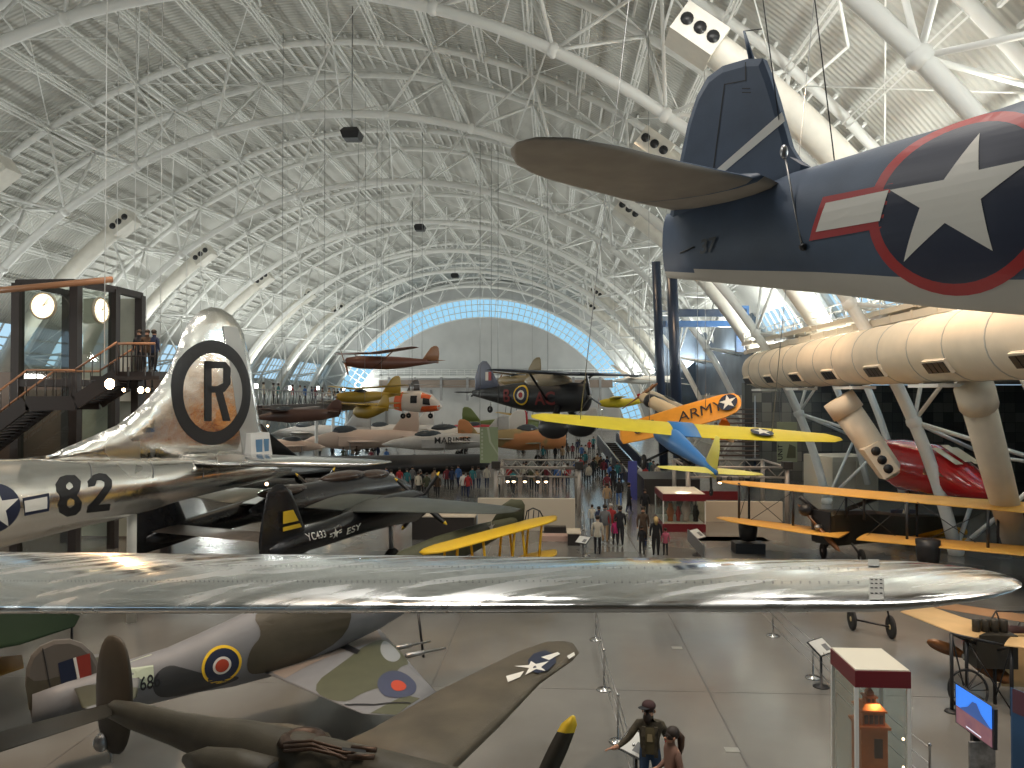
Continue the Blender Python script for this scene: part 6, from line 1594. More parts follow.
# ================================================================ banners, kiosks, partition walls, showcases
def panel(name, lab, cat, px0, py0, px1, py1, D, m, th=.12, ground=False, label_fn=None, posts=False):
    a, b = at(px0, py0, D), at(px1, py1, D); zb = 0 if ground else b.z
    o = thing(name, lab, cat, ((a.x + b.x) / 2, D, zb))
    m_ = MB(); m_.box(((a.x + b.x) / 2, D, (a.z + zb) / 2), (abs(b.x - a.x), th, a.z - zb), m)
    if label_fn: label_fn(m_, a, b, lambda u_, v_: V((u_, D - th / 2 - .015, v_)))
    m_.build('panel', o, world=True); return o, a, b
M_BAN = mat('sage green banner cloth', (.30, .36, .22), .7); M_BAN2 = mat('banner pale swirl', (.48, .52, .38), .7)
def ban1(m_, a, b, f):
    W_, H_ = b.x - a.x, a.z - b.z
    m_.decal([[(b.x - W_ * .62, a.z), (b.x - W_ * .5, a.z), (b.x - W_ * .38, a.z - H_ * .4), (b.x, a.z - H_ * .72), (b.x, a.z - H_ * .78), (b.x - W_ * .48, a.z - H_ * .42)]], f, M_BAN2)
    for i in range(9): m_.box((a.x + W_ * .12, f(0, 0).y, a.z - H_ * (.08 + .1 * i)), (W_ * .1, .02, H_ * .06), M_BAN2)
o, a, b = panel('hanging_banner', 'sage green banner hanging left of centre above the kiosk frame', 'banner', 480, 427, 498, 463, 57, M_BAN, label_fn=ban1)
m_ = MB(); m_.tube((a.x, 57, a.z), (a.x, 57, 26), .02, M_STEEL, 4); m_.build('cable', o, world=True)
m_ = MB(); m_.tube((b.x, 57, a.z), (b.x, 57, 26), .02, M_STEEL, 4); m_.build('cable', o, world=True)
def ban2(m_, a, b, f):
    W_, H_ = b.x - a.x, a.z - b.z
    m_.text('UNIT', (a.x + W_ * .25, b.z + H_ * .05), (0, 1), (-1, 0), W_ * .34, f, M_INK, .02)
    m_.decal([[(a.x + W_ * .45, b.z + H_ * .1), (b.x - W_ * .08, b.z + H_ * .1), (b.x - W_ * .08, b.z + H_ * .38), (a.x + W_ * .6, b.z + H_ * .45)]], f, M_OG)
    m_.decal([[(a.x + W_ * .4, b.z + H_ * .6), (b.x - W_ * .08, b.z + H_ * .62), (b.x - W_ * .08, b.z + H_ * .8), (a.x + W_ * .4, b.z + H_ * .75)]], f, M_BAN2)
o, a, b = panel('hanging_banner', 'grey green banner with sideways black letters before the dark tiled wall', 'banner', 777, 422, 797, 462, 56, mat('grey green banner cloth', (.27, .30, .20), .7), label_fn=ban2)
m_ = MB(); m_.tube((a.x + .2, 56, a.z), (a.x + .2, 56, roofz(a.x)), .02, M_STEEL, 4); m_.build('cable', o, world=True)

M_PART = mat('warm cream partition', (.58, .50, .39), .6); M_DKB = mat('dark cabinet', (.03, .025, .022), .5)
panel('partition_wall', 'wide cream partition wall left of the aisle behind the yellow-winged biplane', 'partition', 478, 498, 575, 533, 40, M_PART, .3, True)
panel('partition_wall', 'wide cream partition wall behind the left end of the big biplane', 'partition', 697, 501, 782, 534, 43.4, M_PART, .3, True)
def low(name, lab, cat, px0, px1, ytop, D, dep, m, mt=None):
    a, b = at(px0, ytop, D), at(px1, ytop, D); o = thing(name, lab, cat, ((a.x + b.x) / 2, D + dep / 2, 0))
    m_ = MB(); m_.box(((a.x + b.x) / 2, D + dep / 2, a.z / 2), (b.x - a.x, dep, a.z), m); m_.build('body', o, world=True)
    if mt: m_ = MB(); m_.box(((a.x + b.x) / 2, D + dep / 2, a.z + .03), (b.x - a.x + .1, dep + .1, .06), mt); m_.build('top', o, world=True)
    return o
low('display_counter', 'long dark counter with pale top beyond the black night fighter propellers', 'counter', 412, 474, 517, 37, 1.2, M_DKB, M_PART)
low('display_counter', 'small dark counter with pale top at the left edge of the aisle', 'counter', 568, 580, 534, 36, 1.2, M_DKB, M_PART)
low('display_counter', 'low pinkish bench below the cream partition left of the aisle', 'counter', 540, 568, 536, 37, .8, mat('pinkish bench', (.48, .32, .26), .6))
o = low('window_bench', 'dark bench with red lattice front at the foot of the left partition', 'bench', 544, 566, 527, 38.6, .5, M_DKB)
low('display_plinth', 'pale low plinth beneath the right cream partition', 'plinth', 700, 770, 541, 37.5, 1.2, mat('rosy plinth', (.40, .27, .21), .5))

M_LAMP = mat('warm lamp face', (1, .72, .42), .4, emit=9)
def kiosk(lab, px0, px1, ytop, D, dep, lamps):
    a, b = at(px0, ytop, D), at(px1, ytop, D); zt = a.z; o = thing('kiosk_frame', lab, 'frame', ((a.x + b.x) / 2, D, 0)); MS = mat('brushed kiosk steel', (.38, .34, .30), .4, metal=.3)
    for x, y in ((a.x, D), (b.x, D), (a.x, D + dep), (b.x, D + dep)):
        m_ = MB(); m_.tube((x, y, 0), (x, y, zt), .13, MS, 8); m_.build('post', o, world=True)
    for y in (D, D + dep):
        m_ = MB()
        for z in (zt, zt - .55): m_.tube((a.x, y, z), (b.x, y, z), .06, MS, 6)
        n = 10
        for i in range(n): m_.tube((a.x + (b.x - a.x) * i / n, y, zt - (.55 if i % 2 else 0)), (a.x + (b.x - a.x) * (i + 1) / n, y, zt - (0 if i % 2 else .55)), .03, MS, 4)
        m_.build('lattice_beam', o, world=True)
    for x in (a.x, b.x):
        m_ = MB(); m_.tube((x, D, zt), (x, D + dep, zt), .07, MS, 6); m_.build('side_beam', o, world=True)
        m_ = MB(); m_.box((x, D, zt + .12), (.5, .5, .4), M_DKB); m_.build('cap_box', o, world=True)
    for px in lamps:
        p = at(px, ytop + 5, D); m_ = MB(); m_.lathe([(.02, 0), (.16, -.02), (.16, -.28), (.08, -.34)], M_DKB, V((p.x, D - .15, zt - .5)), 'Z', 10); l_ = m_.build('spot_lamp', o, world=True)
        m_ = MB(); m_.ell(V((p.x, D - .22, zt - .78)), (.11, .09, .11), M_LAMP, 8, 6); m_.build('bulb', l_, world=True)
    return o
kiosk('steel kiosk frame with lattice beams left of the aisle', 496, 579, 467, 45, 5, (508, 514, 525, 538, 546))
kiosk('steel kiosk frame with four lamps right of the aisle', 688, 787, 467, 43, 5, (719, 729, 741, 752))
# glass showcase in the middle distance
M_CG_ = glass_mat('showcase glass', (.93, .96, .95), .9); M_MRN = mat('maroon showcase trim', (.16, .012, .018), .4); M_ITOP = mat('ivory showcase roof', (.70, .66, .55), .6)
def showcase(lab, c, w_, d_, h_, band, rz=0.0, pl=.25):
    o = thing('glass_showcase', lab, 'showcase', c, rz)
    def b_(nm, cc, s_, m, lb=None):
        m_ = MB(); m_.box(cc, s_, m); return m_.build(nm, o, label=lb)
    b_('roof_band', (0, 0, h_ - band / 2), (w_, d_, band), M_MRN)
    b_('roof_panel', (0, 0, h_ + .01), (w_ * .97, d_ * .97, .02), M_ITOP)
    b_('base', (0, 0, pl / 2), (w_, d_, pl), M_MRN)
    b_('floor_plate', (0, 0, pl + .01), (w_ * .95, d_ * .95, .02), M_ITOP)
    for x in (-1, 1):
        for y in (-1, 1): b_('corner_post', (x * (w_ / 2 - .03), y * (d_ / 2 - .03), (h_ + pl - band) / 2), (.055, .055, h_ - band - pl), M_WHITE)
    for y in (-1, 1): b_('glass_pane', (0, y * (d_ / 2 - .01), (h_ + pl - band) / 2), (w_ - .12, .012, h_ - band - pl), M_CG_)
    for x in (-1, 1): b_('glass_pane', (x * (w_ / 2 - .01), 0, (h_ + pl - band) / 2), (.012, d_ - .12, h_ - band - pl), M_CG_)
    return o
# near one: the front edge of its roof lies at (878..911, 672), the back at (840..890, 645)
f0, f1 = at(855, 671, 12.6), at(911, 671, 12.6)
zt = f0.z; g0, g1 = atz(840, 646.5, zt), atz(890, 645, zt)
wv = math.hypot(f1.x - f0.x, f1.y - f0.y)
cs = showcase('tall glass showcase with maroon band and ivory roof holding a brass tower model', ((f0.x + f1.x) / 2 + .0, 12.6 + .55, 0), wv, 1.1, zt, .26)
pc = V(((f0.x + f1.x) / 2, 13.15, 0))
for xx in (-1, 1):
    for zz in (1.5, 1.05, .6):
        p = pc + V((xx * (wv / 2 - .07), -.42, zz))
        m_ = MB(); m_.ell(p, (.02, .02, .02), M_LAMP, 8, 6); m_.build('case_light', cs, world=True)
light('case_spot', 'SPOT', pc + V((.2, -.35, zt - .32)), pc + V((0, 0, 1.0)), 16, (1, .62, .30), .06, spot=70)
# brass tower model
M_BRASS = mat('reddish brass', (.55, .17, .05), .32, metal=.55, noise=.1, nscale=9); M_BRD = mat('dark brass recess', (.06, .025, .012), .5)  # brass is a plain reddish colour without emission
o = thing('tower_model', 'brass model of a tiered tower with spire inside the near glass showcase', 'model', pc + V((.0, 0, .27)))
zb = .27; S_ = (zt - .27 - zb)
def tb(nm, z0, z1, w0, w1=None, m=M_BRASS, d0=None):
    w1 = w0 if w1 is None else w1; m_ = MB(); q = lambda w_, z: [pc + V((x * w_ / 2, y * w_ / 2, zb + z * S_)) for x, y in ((-1, -1), (1, -1), (1, 1), (-1, 1))]
    m_.loft([q(w0, z0), q(w1, z1)], m, smooth=False); return m_.build(nm, o, world=True)
b_ = tb('base_block', 0, .62, .42); tb('cornice', .62, .64, .50); tb('gallery', .64, .745, .36); tb('gallery_roof', .745, .76, .42); tb('sloped_roof', .76, .80, .38, .24); tb('upper_stage', .80, .84, .16); tb('upper_cornice', .84, .85, .21); tb('lantern', .85, .88, .11); tb('cap', .88, .91, .12, .03); tb('spire', .91, .999, .026, .008)
m_ = MB(); m_.box(pc + V((.06, -.215, zb + .47 * S_)), (.13, .02, .15 * S_), M_BRD); m_.build('doorway', o, world=True)
for x in (-.12, -.04, .04, .12):
    m_ = MB(); m_.box(pc + V((x, -.185, zb + .69 * S_)), (.055, .02, .065 * S_), M_BRD); m_.build('gallery_window', o, world=True)
for x in (-.035, .035):
    m_ = MB(); m_.box(pc + V((x, -.085, zb + .82 * S_)), (.04, .02, .028 * S_), M_BRD); m_.build('gallery_window', o, world=True)
m_ = MB(); m_.prism([pc + V((-.42, -.40, zb)), pc + V((-.20, -.40, zb)), pc + V((-.20, -.15, zb + .28)), pc + V((-.42, -.15, zb + .28))], (0, .02, -.02), M_ITOP); l_ = m_.build('caption_card', None, origin=tuple(pc + V((-.3, -.3, zb)))); tag(l_, 'tilted pale caption card beside the brass tower model', 'card')
# middle-distance showcase
c0, c1 = at(683, 499, 38), at(706, 499, 38)
cm_ = V((at(676, 520, 40).x + .1, 40.6, 0))
sc2 = showcase('wide glass showcase with red band right of the aisle', (at(684, 520, 40).x, 41.5, 0), at(706, 500, 40).x - at(663, 500, 40).x, 3.2, at(680, 494, 40).z, .35, pl=.4)
for i, (x, z, r_, mt) in enumerate(((-.6, .9, .22, M_BRASS), (.2, 1.2, .26, M_JP), (.7, .8, .2, M_DKB), (-.2, .75, .15, M_REDM))):
    p = V((at(684, 520, 40).x + x, 40.6, .44)); o_ = thing('display_figure', ('brass vase', 'tall cream urn', 'dark round pot', 'small red jar')[i] + ' inside the wide glass showcase', 'ornament', p)
    m_ = MB(); m_.lathe([(.02, 0), (r_ * .7, .01), (r_ * .6, z * .2), (r_, z * .55), (r_ * .5, z * .85), (r_ * .6, z * .97), (.02, z * .97)], mt, p, 'Z', 12); m_.build('body', o_, world=True)
    m_ = MB(); m_.lathe([(.02, 0), (r_ * .62, .01), (r_ * .3, .06), (.02, .07)], mt, p + V((0, 0, z * .97)), 'Z', 12); m_.build('rim', o_, world=True)
light('case_spot', 'SPOT', V((at(684, 520, 40).x, 40.2, 2.2)), V((at(684, 520, 40).x, 41, .5)), 90, (1, .8, .6), .1, spot=120)
panel('partition_wall', 'cream back panel with red top band beyond the wide glass showcase', 'partition', 700, 491, 740, 500, 44, M_MRN, .2, False)

# ================================================================ barriers, signs, screen
M_CHR = mat('chrome', (.6, .6, .6), .2, metal=1.0)
def barrier(lab, pts):
    o = thing('barrier', lab, 'barrier', atz(*pts[0], 0)); P = [atz(a, b, 0) for a, b in pts]
    for p in P:
        m_ = MB(); m_.lathe([(.01, 0), (.19, 0), (.17, .03), (.03, .05), (.022, .06), (.022, .92), (.035, .94), (.01, .98)], M_CHR, p, 'Z', 12); m_.build('stanchion', o, world=True)
    for h_ in (.9, .62, .34):
        m_ = MB()
        for a, b in zip(P, P[1:]): m_.path([a + V((0, 0, h_)), a.lerp(b, .5) + V((0, 0, h_ - .05)), b + V((0, 0, h_))], .011, M_STEEL, 5)
        m_.build('cable_rail', o, world=True)
    return o
barrier('low cable barrier running down the left side of the aisle', [(592, 604), (596, 640), (604, 690), (618, 742), (634, 800)])
barrier('low cable barrier down the right of the near floor, behind the tilted sign', [(748, 606), (773, 636), (813, 678), (866, 738), (930, 800)])
barrier('distant cable barrier on the left edge of the crowded aisle', [(586, 556), (584, 530), (582, 512)])
def tilt_sign(lab, px, py, sz, face, D=None, m=None):
    p = atz(px, py, .95); o = thing('information_panel', lab, 'sign', (p.x, p.y, 0))
    m_ = MB(); m_.lathe([(.01, 0), (.2, 0), (.18, .03), (.03, .05), (.03, .85), (.01, .9)], M_BLACK, (p.x, p.y, 0), 'Z', 12); m_.build('stand', o, world=True)
    Mx = Matrix.Rotation(R(face), 3, 'Z') @ Matrix.Rotation(R(35), 3, 'X'); m_ = MB(); m_.box(p, (sz, sz * .72, .03), M_BLACK, M=Mx); fr_ = m_.build('frame', o, world=True)
    m_ = MB(); m_.box(p + Mx @ V((0, 0, .018)), (sz * .92, sz * .64, .01), m or mat('sign pale face', (.62, .64, .62), .4), M=Mx)
    m_.box(p + Mx @ V((sz * .2, -.05, .024)), (sz * .3, sz * .3, .004), mat('sign picture grey', (.16, .17, .18), .5), M=Mx); m_.build('printed_face', fr_, world=True)
    return o
tilt_sign('tilted pale information panel beside the right barrier, left of the glass showcase', 821, 647, .62, 40)
tilt_sign('tilted white information panel held by the bearded person at the barrier', 636, 744, .62, -50)
tilt_sign('tilted information panel at the foot of the wide glass showcase', 697, 534, .8, 50)
tilt_sign('small tilted panel at the left edge of the aisle', 583, 540, .6, -40)
# ramp rail by that panel
m_ = MB(); a, b = atz(688, 535, 1.0), atz(704, 552, 1.0); m_.beam(a, b, .05, .5, M_STEEL); o = m_.build('ramp_rail', None, origin=tuple(V((a.x, a.y, 0)))); tag(o, 'short slanted steel rail in front of the wide glass showcase', 'rail')
o['category'] = 'rail'
# screen on a stand
D = 13.6
q0, q1, q2, q3 = at(956, 684, 14.3), at(993, 710, 13.2), at(992.5, 748, 13.2), at(956.5, 722, 14.3)
o = thing('display_screen', 'flat screen showing a mountain under blue sky on a black stand, lower right', 'screen', (at(975, 720, 13.7).x, 13.75, 0))
nn = ((q1 - q0).cross(q3 - q0)).normalized()
if nn.dot(CAMP - q0) < 0: nn = -nn
c_ = (q0 + q1 + q2 + q3) / 4
m_ = MB(); m_.prism([c_ + (q - c_) * 1.06 for q in (q0, q1, q2, q3)], -nn * .06, M_BLACK); sb = m_.build('housing', o, world=True)
def _scr(nt, b):
    L_ = nt.links.new; tc = nt.nodes.new('ShaderNodeTexCoord'); n = nt.nodes.new('ShaderNodeTexNoise'); n.inputs['Scale'].default_value = 4; L_(tc.outputs['Object'], n.inputs['Vector'])
    r = nt.nodes.new('ShaderNodeValToRGB'); r.color_ramp.elements[0].color = (.12, .06, .10, 1); r.color_ramp.elements[1].color = (.30, .13, .12, 1); L_(n.outputs['Fac'], r.inputs['Fac'])
    L_(r.outputs['Color'], b.inputs['Emission Color']); b.inputs['Emission Strength'].default_value = 1.0; b.inputs['Base Color'].default_value = (0, 0, 0, 1)
M_LAND = tex_mat('screen landscape', _scr); M_SKYS = mat('screen blue sky', (.03, .16, .62), .3, emit=1.3); M_MTN = mat('screen dark mountain', (.03, .07, .22), .3, emit=1.0); M_SBAR = mat('screen white bar', (.6, .6, .7), .3, emit=1.0)
sf = lambda u_, v_: q3 + (q2 - q3) * u_ + (q0 - q3) * v_ + nn * .004
m_ = MB(); m_.decal([[(0, .45), (1, .45), (1, 1), (0, 1)]], sf, M_SKYS); m_.decal([[(0, 0), (1, 0), (1, .45), (0, .45)]], sf, M_LAND)
m_.decal([[(.1, .44), (.35, .62), (.48, .82), (.60, .84), (.72, .64), (1, .42)]], lambda u_, v_: sf(u_, v_) + nn * .003, M_MTN); m_.decal([[(.30, .06), (.72, .05), (.72, .085), (.30, .095)]], lambda u_, v_: sf(u_, v_) + nn * .006, M_SBAR)
m_.build('picture', sb, world=True)
m_ = MB(); m_.box(V((c_.x + .1, c_.y + .15, c_.z / 2 - .05)), (.12, .1, c_.z), M_BLACK); m_.build('post', o, world=True)
m_ = MB(); m_.box(V((c_.x + .12, c_.y - .02, .55)), (.42, .06, 1.0), mat('grey printed stand panel', (.22, .21, .20), .6, noise=.5, nscale=7)); m_.build('stand_panel', o, world=True)
m_ = MB(); m_.box(V((c_.x + .1, c_.y + .1, .02)), (.6, .5, .04), M_BLACK); m_.build('foot', o, world=True)
# standing poster at the right edge
a, b = at(1012, 688, 14.2), at(1060, 690, 13.4); o = thing('standing_poster', 'blue and maroon standing poster cut by the right edge', 'poster', (a.x + .3, 14, 0))
m_ = MB(); zt_ = a.z; m_.prism([V((a.x, a.y, zt_)), V((b.x, b.y, zt_)), V((b.x, b.y, .1)), V((a.x, a.y, .1))], (0, .05, 0), mat('poster deep blue', (.03, .09, .20), .5))
m_.add([V((a.x, a.y - .01, zt_)), V((b.x, b.y - .01, zt_)), V((b.x, b.y - .01, zt_ - .42)), V((a.x, a.y - .01, zt_ - .42))], [(0, 1, 2, 3)], mat('poster maroon', (.12, .05, .07), .5), False)
for i in range(3): m_.box(V((a.x + .25, a.y - .03, zt_ - .12 - .12 * i)), (.3 - .05 * i, .01, .05), M_WM)
m_.build('board', o, world=True); m_ = MB(); m_.box(V(((a.x + b.x) / 2, (a.y + b.y) / 2, .05)), (.8, .4, .1), M_BLACK); m_.build('foot', o, world=True)
# small floor plates
for i, (px, py) in enumerate(((732, 750), (677, 648))):
    p = atz(px, py, 0); m_ = MB(); m_.box((p.x, p.y, .004), (.28, .2, .008), mat('floor plate', (.30, .30, .27), .4)); o = m_.build('floor_plate', None, origin=(p.x, p.y, 0)); tag(o, ('pale square floor plate at bottom right of the aisle', 'small pale floor plate just below the silver wing')[i], 'plate')

# ================================================================ escalator, blue panel, stairs
t = thing('escalator', 'escalator rising away from the aisle to the upper level, between dark blue balustrades', 'escalator', atz(632, 486, 0))
for (a, b, nm) in (((598, 440, 78), (628, 478, 62), 'balustrade'), ((617, 437, 78), (647, 468, 62), 'balustrade')):
    p, q = at(*a), at(*b); m_ = MB(); m_.beam(p, q, .25, .9, M_BLUEST); m_.build(nm, t, world=True); m_ = MB(); m_.beam(p + V((0, -.05, .48)), q + V((0, -.05, .48)), .12, .08, M_CHR); m_.build('handrail', t, world=True)
m_ = MB()
for i in range(18):
    q = i / 18; p = at(608 + 30 * q, 444 + 34 * q, 78 - 16 * q); m_.box(p, (1.5, .9, .25), M_DKB)
m_.build('steps', t, world=True)
panel('blue_panel', 'violet blue upright panel with faint lines beside the escalator foot', 'panel', 628, 461, 637, 497, 52, mat('violet blue panel', (.07, .08, .32), .5), .2, True)
t = thing('staircase', 'dark staircase with pale treads below the yellow and blue aeroplane', 'stairs', at(735, 490, 56))
m_ = MB()
for i in range(12): p = at(736, 460 - 4.6 * i, 55 + .5 * i); m_.box(p, (3.2, .5, .1), mat('dark stair tread', (.09, .06, .045), .5))
m_.build('treads', t, world=True)
for px in (718, 755):
    m_ = MB(); m_.beam(at(px, 468, 55), at(px, 404, 61), .15, .5, M_BLUEST); m_.build('stringer', t, world=True); m_ = MB(); m_.tube(at(px, 458, 55), at(px, 396, 61), .05, M_STEEL, 6); m_.build('handrail', t, world=True)
# dark display block and tent-like roof behind showcase
low('dark_stage', 'low black stage behind the wide glass showcase', 'stage', 644, 700, 479, 50, 5, M_DKB)

# ================================================================ hanging lamps and loudspeakers under the vault
for i, (px, py, D, s_) in enumerate(((352, 135, 45, .9), (420, 228, 80, .9), (455, 276, 110, .9))):
    p = at(px, py, D); o = thing('hanging_lamp', 'black box lamp hung under the vault, %s' % ('nearest and largest of three', 'middle one of three', 'farthest and smallest of three')[i], 'lamp', p)
    m_ = MB(); m_.loft([[p + V((x * a, y * a, z)) for x, y in ((-.5, -.5), (.5, -.5), (.5, .5), (-.5, .5))] for a, z in ((.8, .35), (1.15, .1), (.9, -.3))], M_BLACK, smooth=False); m_.build('housing', o, world=True)
    m_ = MB(); m_.tube(p + V((0, 0, .3)), V((p.x, p.y, roofz(p.x))), .03, M_STEEL, 4); m_.build('rod', o, world=True)

# ================================================================ left: glazed lift tower with clocks, stairs, platform
M_BRD2 = mat('dark brown steel', (.035, .024, .020), .45); M_PGL = glass_mat('pale green glazing', (.70, .76, .70), .86); M_WRAIL = mat('copper brown rail', (.42, .20, .10), .4)
t = thing('lift_tower', 'glazed lift tower with dark brown posts and two clocks at the left', 'tower', (at(65, 560, 32).x, 34, 0))
x0, x1 = at(18, 300, 32).x, at(112, 300, 34).x; xm = at(76, 300, 32).x; zt = at(60, 283, 32).z
for x, y in ((x0, 32), (xm, 32), (x1, 34.2), (x0, 35.4), (x1, 36.4)):
    m_ = MB(); m_.box((x, y, zt / 2), (.36, .36, zt), M_BRD2); m_.build('post', t, world=True)
for z in (zt, at(50, 383, 32).z):
    for a, b in (((x0, 32), (xm, 32)), ((xm, 32), (x1, 34.2)), ((x1, 34.2), (x1, 36.4)), ((x0, 32), (x0, 35.4))):
        m_ = MB(); m_.beam((a[0], a[1], z), (b[0], b[1], z), .3, .3, M_BRD2); m_.build('cross_beam', t, world=True)
for z0, z1 in ((.2, at(50, 385, 32).z - .2), (at(50, 383, 32).z + .2, zt - .2)):
    for a, b in (((x0, 32), (xm, 32)), ((xm, 32), (x1, 34.2))):
        m_ = MB(); m_.add([V((a[0], a[1], z0)), V((b[0], b[1], z0)), V((b[0], b[1], z1)), V((a[0], a[1], z1))], [(0, 1, 2, 3)], M_PGL, False); m_.build('glass_pane', t, world=True)
m_ = MB(); m_.box(((x0 + x1) / 2, 36.7, zt / 2), (x1 - x0, .2, zt - .2), mat('pale green lift back panel', (.46, .46, .38), .6, noise=.12, nscale=.8)); m_.build('back_panel', t, world=True)
m_ = MB(); m_.box(((x0 + xm) / 2 + .6, 35.5, at(50, 378, 35).z), (1.6, 1.5, 2.2), mat('lift car white', (.62, .58, .50), .5)); m_.build('lift_car', t, world=True)
M_CF = mat('lit clock face', (1, .86, .60), .4, emit=1.6)
for i, (px, py, D, r_, ny) in enumerate(((44, 306, 31.6, .52, 0), (100, 310.5, 33, .52, 88))):
    p = at(px, py, D); o = thing('wall_clock', ('round lit clock facing us on the lift tower', 'round lit clock seen at an angle on the right corner of the lift tower')[i], 'clock', p)
    M3 = Matrix.Rotation(R(ny), 3, 'Z')
    m_ = MB(); m_.lathe([(.01, 0.03), (r_, .03), (r_ + .07, 0), (r_ + .07, -.08), (r_, -.10), (r_, -.05)], mat('clock rim cream', (.5, .42, .3), .4), p, 'Y', 28, M3); m_.build('rim', o, world=True)
    m_ = MB(); m_.lathe([(.001, -.065), (r_ * .99, -.065)], M_CF, p, 'Y', 28, M3); m_.build('face', o, world=True)
    g = lambda u_, v_: p + M3 @ V((u_, -.085, v_))
    for k_, (L_, a) in enumerate(((.42, 40), (.28, 60))):
        m_ = MB(); dx, dz = math.sin(R(a)), math.cos(R(a)); m_.decal([[(dz * -.015, dx * .015), (dz * .015, -dx * .015), (dx * L_ + dz * .01, dz * L_ - dx * .01), (dx * L_ - dz * .01, dz * L_ + dx * .01)]], g, M_INK); m_.build('clock_hand', o, world=True)
    m_ = MB()
    for k_ in range(12):
        a = 2 * PI * k_ / 12; m_.box(g(r_ * .86 * math.sin(a), r_ * .86 * math.cos(a)), (.03, .01, .03), M_INK)
    m_.build('hour_mark', o, world=True, kind='stuff')
# long copper rail across the tower top
m_ = MB(); m_.path([at(-20, 292, 29.5), at(40, 286.5, 29.8), at(112, 279.5, 30)], .13, M_WRAIL, 8); o = m_.build('curved_beam', None, origin=tuple(at(40, 287, 29.8))); tag(o, 'copper brown curved beam crossing the top of the lift tower', 'beam')
# stairs
t = thing('staircase', 'dark brown staircase rising to the viewing platform at the left', 'stairs', (at(60, 500, 30).x, 31, 0))
def flight(a, b, wd=1.6, n=12):
    p, q = at(*a), at(*b)
    for s_ in (-1, 1):
        m_ = MB(); o_ = V((0, s_ * wd / 2, 0)); m_.beam(p + o_, q + o_, .12, .55, M_BRD2); m_.build('stringer', t, world=True)
        m_ = MB(); m_.tube(p + o_ + V((0, 0, 1.3)), q + o_ + V((0, 0, 1.3)), .045, M_WRAIL, 6); m_.build('handrail', t, world=True)
        m_ = MB()
        for i in range(n + 1): c = p.lerp(q, i / n) + o_; m_.tube(c, c + V((0, 0, 1.3)), .022, M_BRD2, 4)
        m_.build('baluster_row', t, world=True)
    m_ = MB()
    for i in range(n * 2): m_.box(p.lerp(q, i / (n * 2)), (.32, wd, .06), M_BRD2)
    m_.build('treads', t, world=True)
flight((-60, 478, 30), (40, 403, 30)); flight((40, 403, 30), (88, 403, 30), n=5); flight((88, 402, 30), (128, 376, 30), n=5)
t2 = thing('viewing_platform', 'dark railed platform with people beside the silver fin', 'platform', (at(148, 560, 30).x, 30, 0))
a, b = at(126, 372, 30), at(162, 372, 30); zp = a.z
m_ = MB(); m_.box(((a.x + b.x) / 2, 30.6, zp - .15), (b.x - a.x, 2.4, .3), M_BRD2); m_.build('deck', t2, world=True)
for x in (a.x + .1, b.x - .1):
    m_ = MB(); m_.box((x, 30.6, (zp - .3) / 2), (.3, .3, zp - .3), M_BRD2); m_.build('post', t2, world=True)
m_ = MB()
for i in range(9): x = a.x + (b.x - a.x) * i / 8; m_.tube((x, 29.45, zp), (x, 29.45, zp + 1.1), .025, M_BRD2, 4)
m_.tube((a.x, 29.45, zp + 1.1), (b.x, 29.45, zp + 1.1), .05, M_WRAIL, 6); m_.tube((a.x, 29.45, zp + .6), (b.x, 29.45, zp + .6), .03, M_BRD2, 5); m_.build('railing', t2, world=True)
for i, (px, c_) in enumerate(((139, 'black'), (147, 'dark brown'), (154, 'navy'))):
    p = at(px, 372, 30.4); person(('person in black at the left end of the viewing platform', 'person in brown in the middle of the viewing platform', 'person in navy at the fin end of the viewing platform')[i], p.x, 30.4, (0, 20, 160)[i], c_, 'black', 1.7, M_HB, 1, z=zp)
# warm spotlights on a boom beside the platform
for i, (px, py, r_, e_) in enumerate(((110, 384, .20, 60), (124, 390, .08, 25), (141, 390, .13, 30), (148, 390, .09, 25))):
    p = at(px, py, 28.9); o = thing('spotlight', ('bright warm spotlight below the clocks', 'small warm spotlight next to the bright one', 'medium warm spotlight under the viewing platform', 'small warm spotlight nearest the silver fin')[i], 'lamp', p)
    m_ = MB(); m_.lathe([(r_ * 1.1, -.02), (r_ * 1.2, .25), (r_ * .7, .4), (.02, .42)], M_BLACK, p, 'Y', 14); m_.build('housing', o, world=True)
    m_ = MB(); m_.ell(p, (r_, r_ * .6, r_), mat('spotlight lens %d' % i, (1, .66, .36), .4, emit=e_), 12, 8); m_.build('lens', o, world=True)
    m_ = MB(); m_.tube(p + V((0, .3, 0)), V((p.x, p.y + .3, p.z + .9)), .04, M_BLACK, 6); m_.build('bracket', o, world=True)
m_ = MB(); p, q = at(92, 378, 29.2), at(160, 378, 29.2); m_.beam(p, q, .15, .15, M_BRD2); o = m_.build('lighting_bar', None, origin=tuple(p)); tag(o, 'dark bar carrying the warm spotlights', 'bar')
light('platform_spot', 'SPOT', at(110, 384, 28.6), (-9, 24, 5), 500, (1, .6, .3), .2, spot=110)
# dark mezzanine mass behind
m_ = MB(); m_.box((-33, 45, 4.2), (20, .4, 8.4), mat('brown mezzanine wall', (.12, .075, .05), .6, noise=.3, nscale=.5)); m_.build('wall_left', kind='structure')

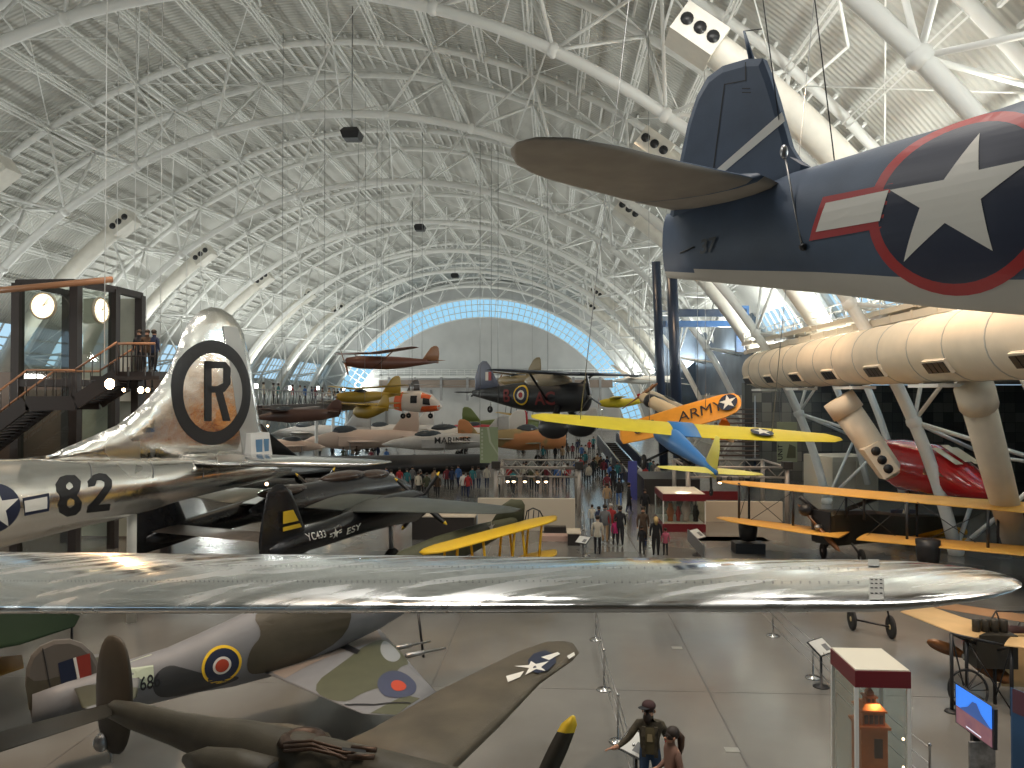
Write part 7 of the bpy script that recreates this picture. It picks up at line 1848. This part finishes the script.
# ================================================================ far left upper walkway with people
t = thing('walkway', 'long dark upper walkway on the far left with people along its railing', 'walkway', at(300, 415, 70))
p, q = at(246, 412, 52), at(352, 406, 104)
m_ = MB(); m_.beam(p, q, 2.2, .9, mat('dark walkway beam', (.05, .04, .035), .5)); m_.build('deck', t, world=True)
m_ = MB(); d = q - p
for i in range(45): c = p + d * i / 44 + V((.9, 0, .45)); m_.tube(c, c + V((0, 0, 1.1)), .04, M_STEEL, 4)
m_.tube(p + V((.9, 0, 1.55)), q + V((.9, 0, 1.55)), .05, M_STEEL, 5); m_.build('railing', t, world=True)
for i in range(2, 5):
    c = p + d * (i + .5) / 5; m_ = MB(); m_.tube(c - V((0, 0, .4)), V((c.x, c.y, 0)), .18, M_WHITE, 8); m_.build('post', t, world=True)
random.seed(5)
for i in range(16):
    c = p + d * (i + random.random() * .7) / 16 + V((-.1, 0, .46)); cc = cols[(i * 7) % 12]
    person('person in %s top on the far left walkway, %s' % (cc, 'towards its near end' if i < 5 else 'half way along' if i < 11 else 'towards its far end'), c.x, c.y, 90 + random.uniform(-40, 40), cc, 'black', 1.7, M_HB, 1, z=c.z, group='people on the far left upper walkway')

# slender cables hanging round the lift tower
for i, (px, D) in enumerate(((104, 29), (116, 40), (134, 38), (146, 42), (160, 36), (186, 48), (200, 52), (286, 60), (300, 66), (318, 58))):
    a = at(px, 395, D); m_ = MB(); m_.tube(V((a.x, a.y, 8.2)), V((a.x, a.y, roofz(a.x))), .022, M_WHITE, 4); o = m_.build('hanging_cable', None, origin=(a.x, a.y, 8.2)); tag(o, 'thin pale cable hanging from the vault near the lift tower and silver fin', 'cable', 'thin cables hanging on the left')

# small lamps that show as bright points
M_UPL = mat('uplight lens', (1, .97, .9), .4, emit=14)
for i, (px, py, D) in enumerate(((256, 386, 82), (290, 388, 96), (318, 388, 108), (344, 389, 120))):
    p = at(px, py, D); o = thing('floodlight', 'white floodlight on the far left wall above the walkway, %s' % ('nearest of four', 'second of four', 'third of four', 'farthest of four')[i], 'lamp', p)
    m_ = MB(); m_.box(p + V((-.3, 0, -.1)), (.5, 1.0, .6), M_BLACK); m_.build('housing', o, world=True); m_ = MB(); m_.box(p, (.12, .8, .45), M_UPL); m_.build('lens', o, world=True)
    m_ = MB(); m_.tube(p + V((-.3, 0, -.4)), V((p.x - .3, p.y, 0)), .06, M_STEEL, 6); m_.build('post', o, world=True)
for i, (px, py, D) in enumerate(((267, 484, 42), (329, 484, 45), (347, 485, 47), (150, 412, 50), (268, 426, 66))):
    p = at(px, py, D); o = thing('spotlight', 'small warm floor spotlight, %s' % ('between silver tail cone and black fin', 'behind the night fighter canopy', 'right of the one behind the canopy', 'below the warm spotlights', 'beside the silver rudder foot')[i], 'lamp', p)
    m_ = MB(); m_.lathe([(.14, -.05), (.16, .15), (.05, .25)], M_BLACK, p, 'Y', 10); m_.build('housing', o, world=True); m_ = MB(); m_.ell(p, (.13, .08, .13), M_LAMP, 8, 6); m_.build('bulb', o, world=True)
    m_ = MB(); m_.tube(p + V((0, .12, 0)), V((p.x, p.y + .12, 0)), .03, M_BLACK, 5); m_.build('pole', o, world=True)
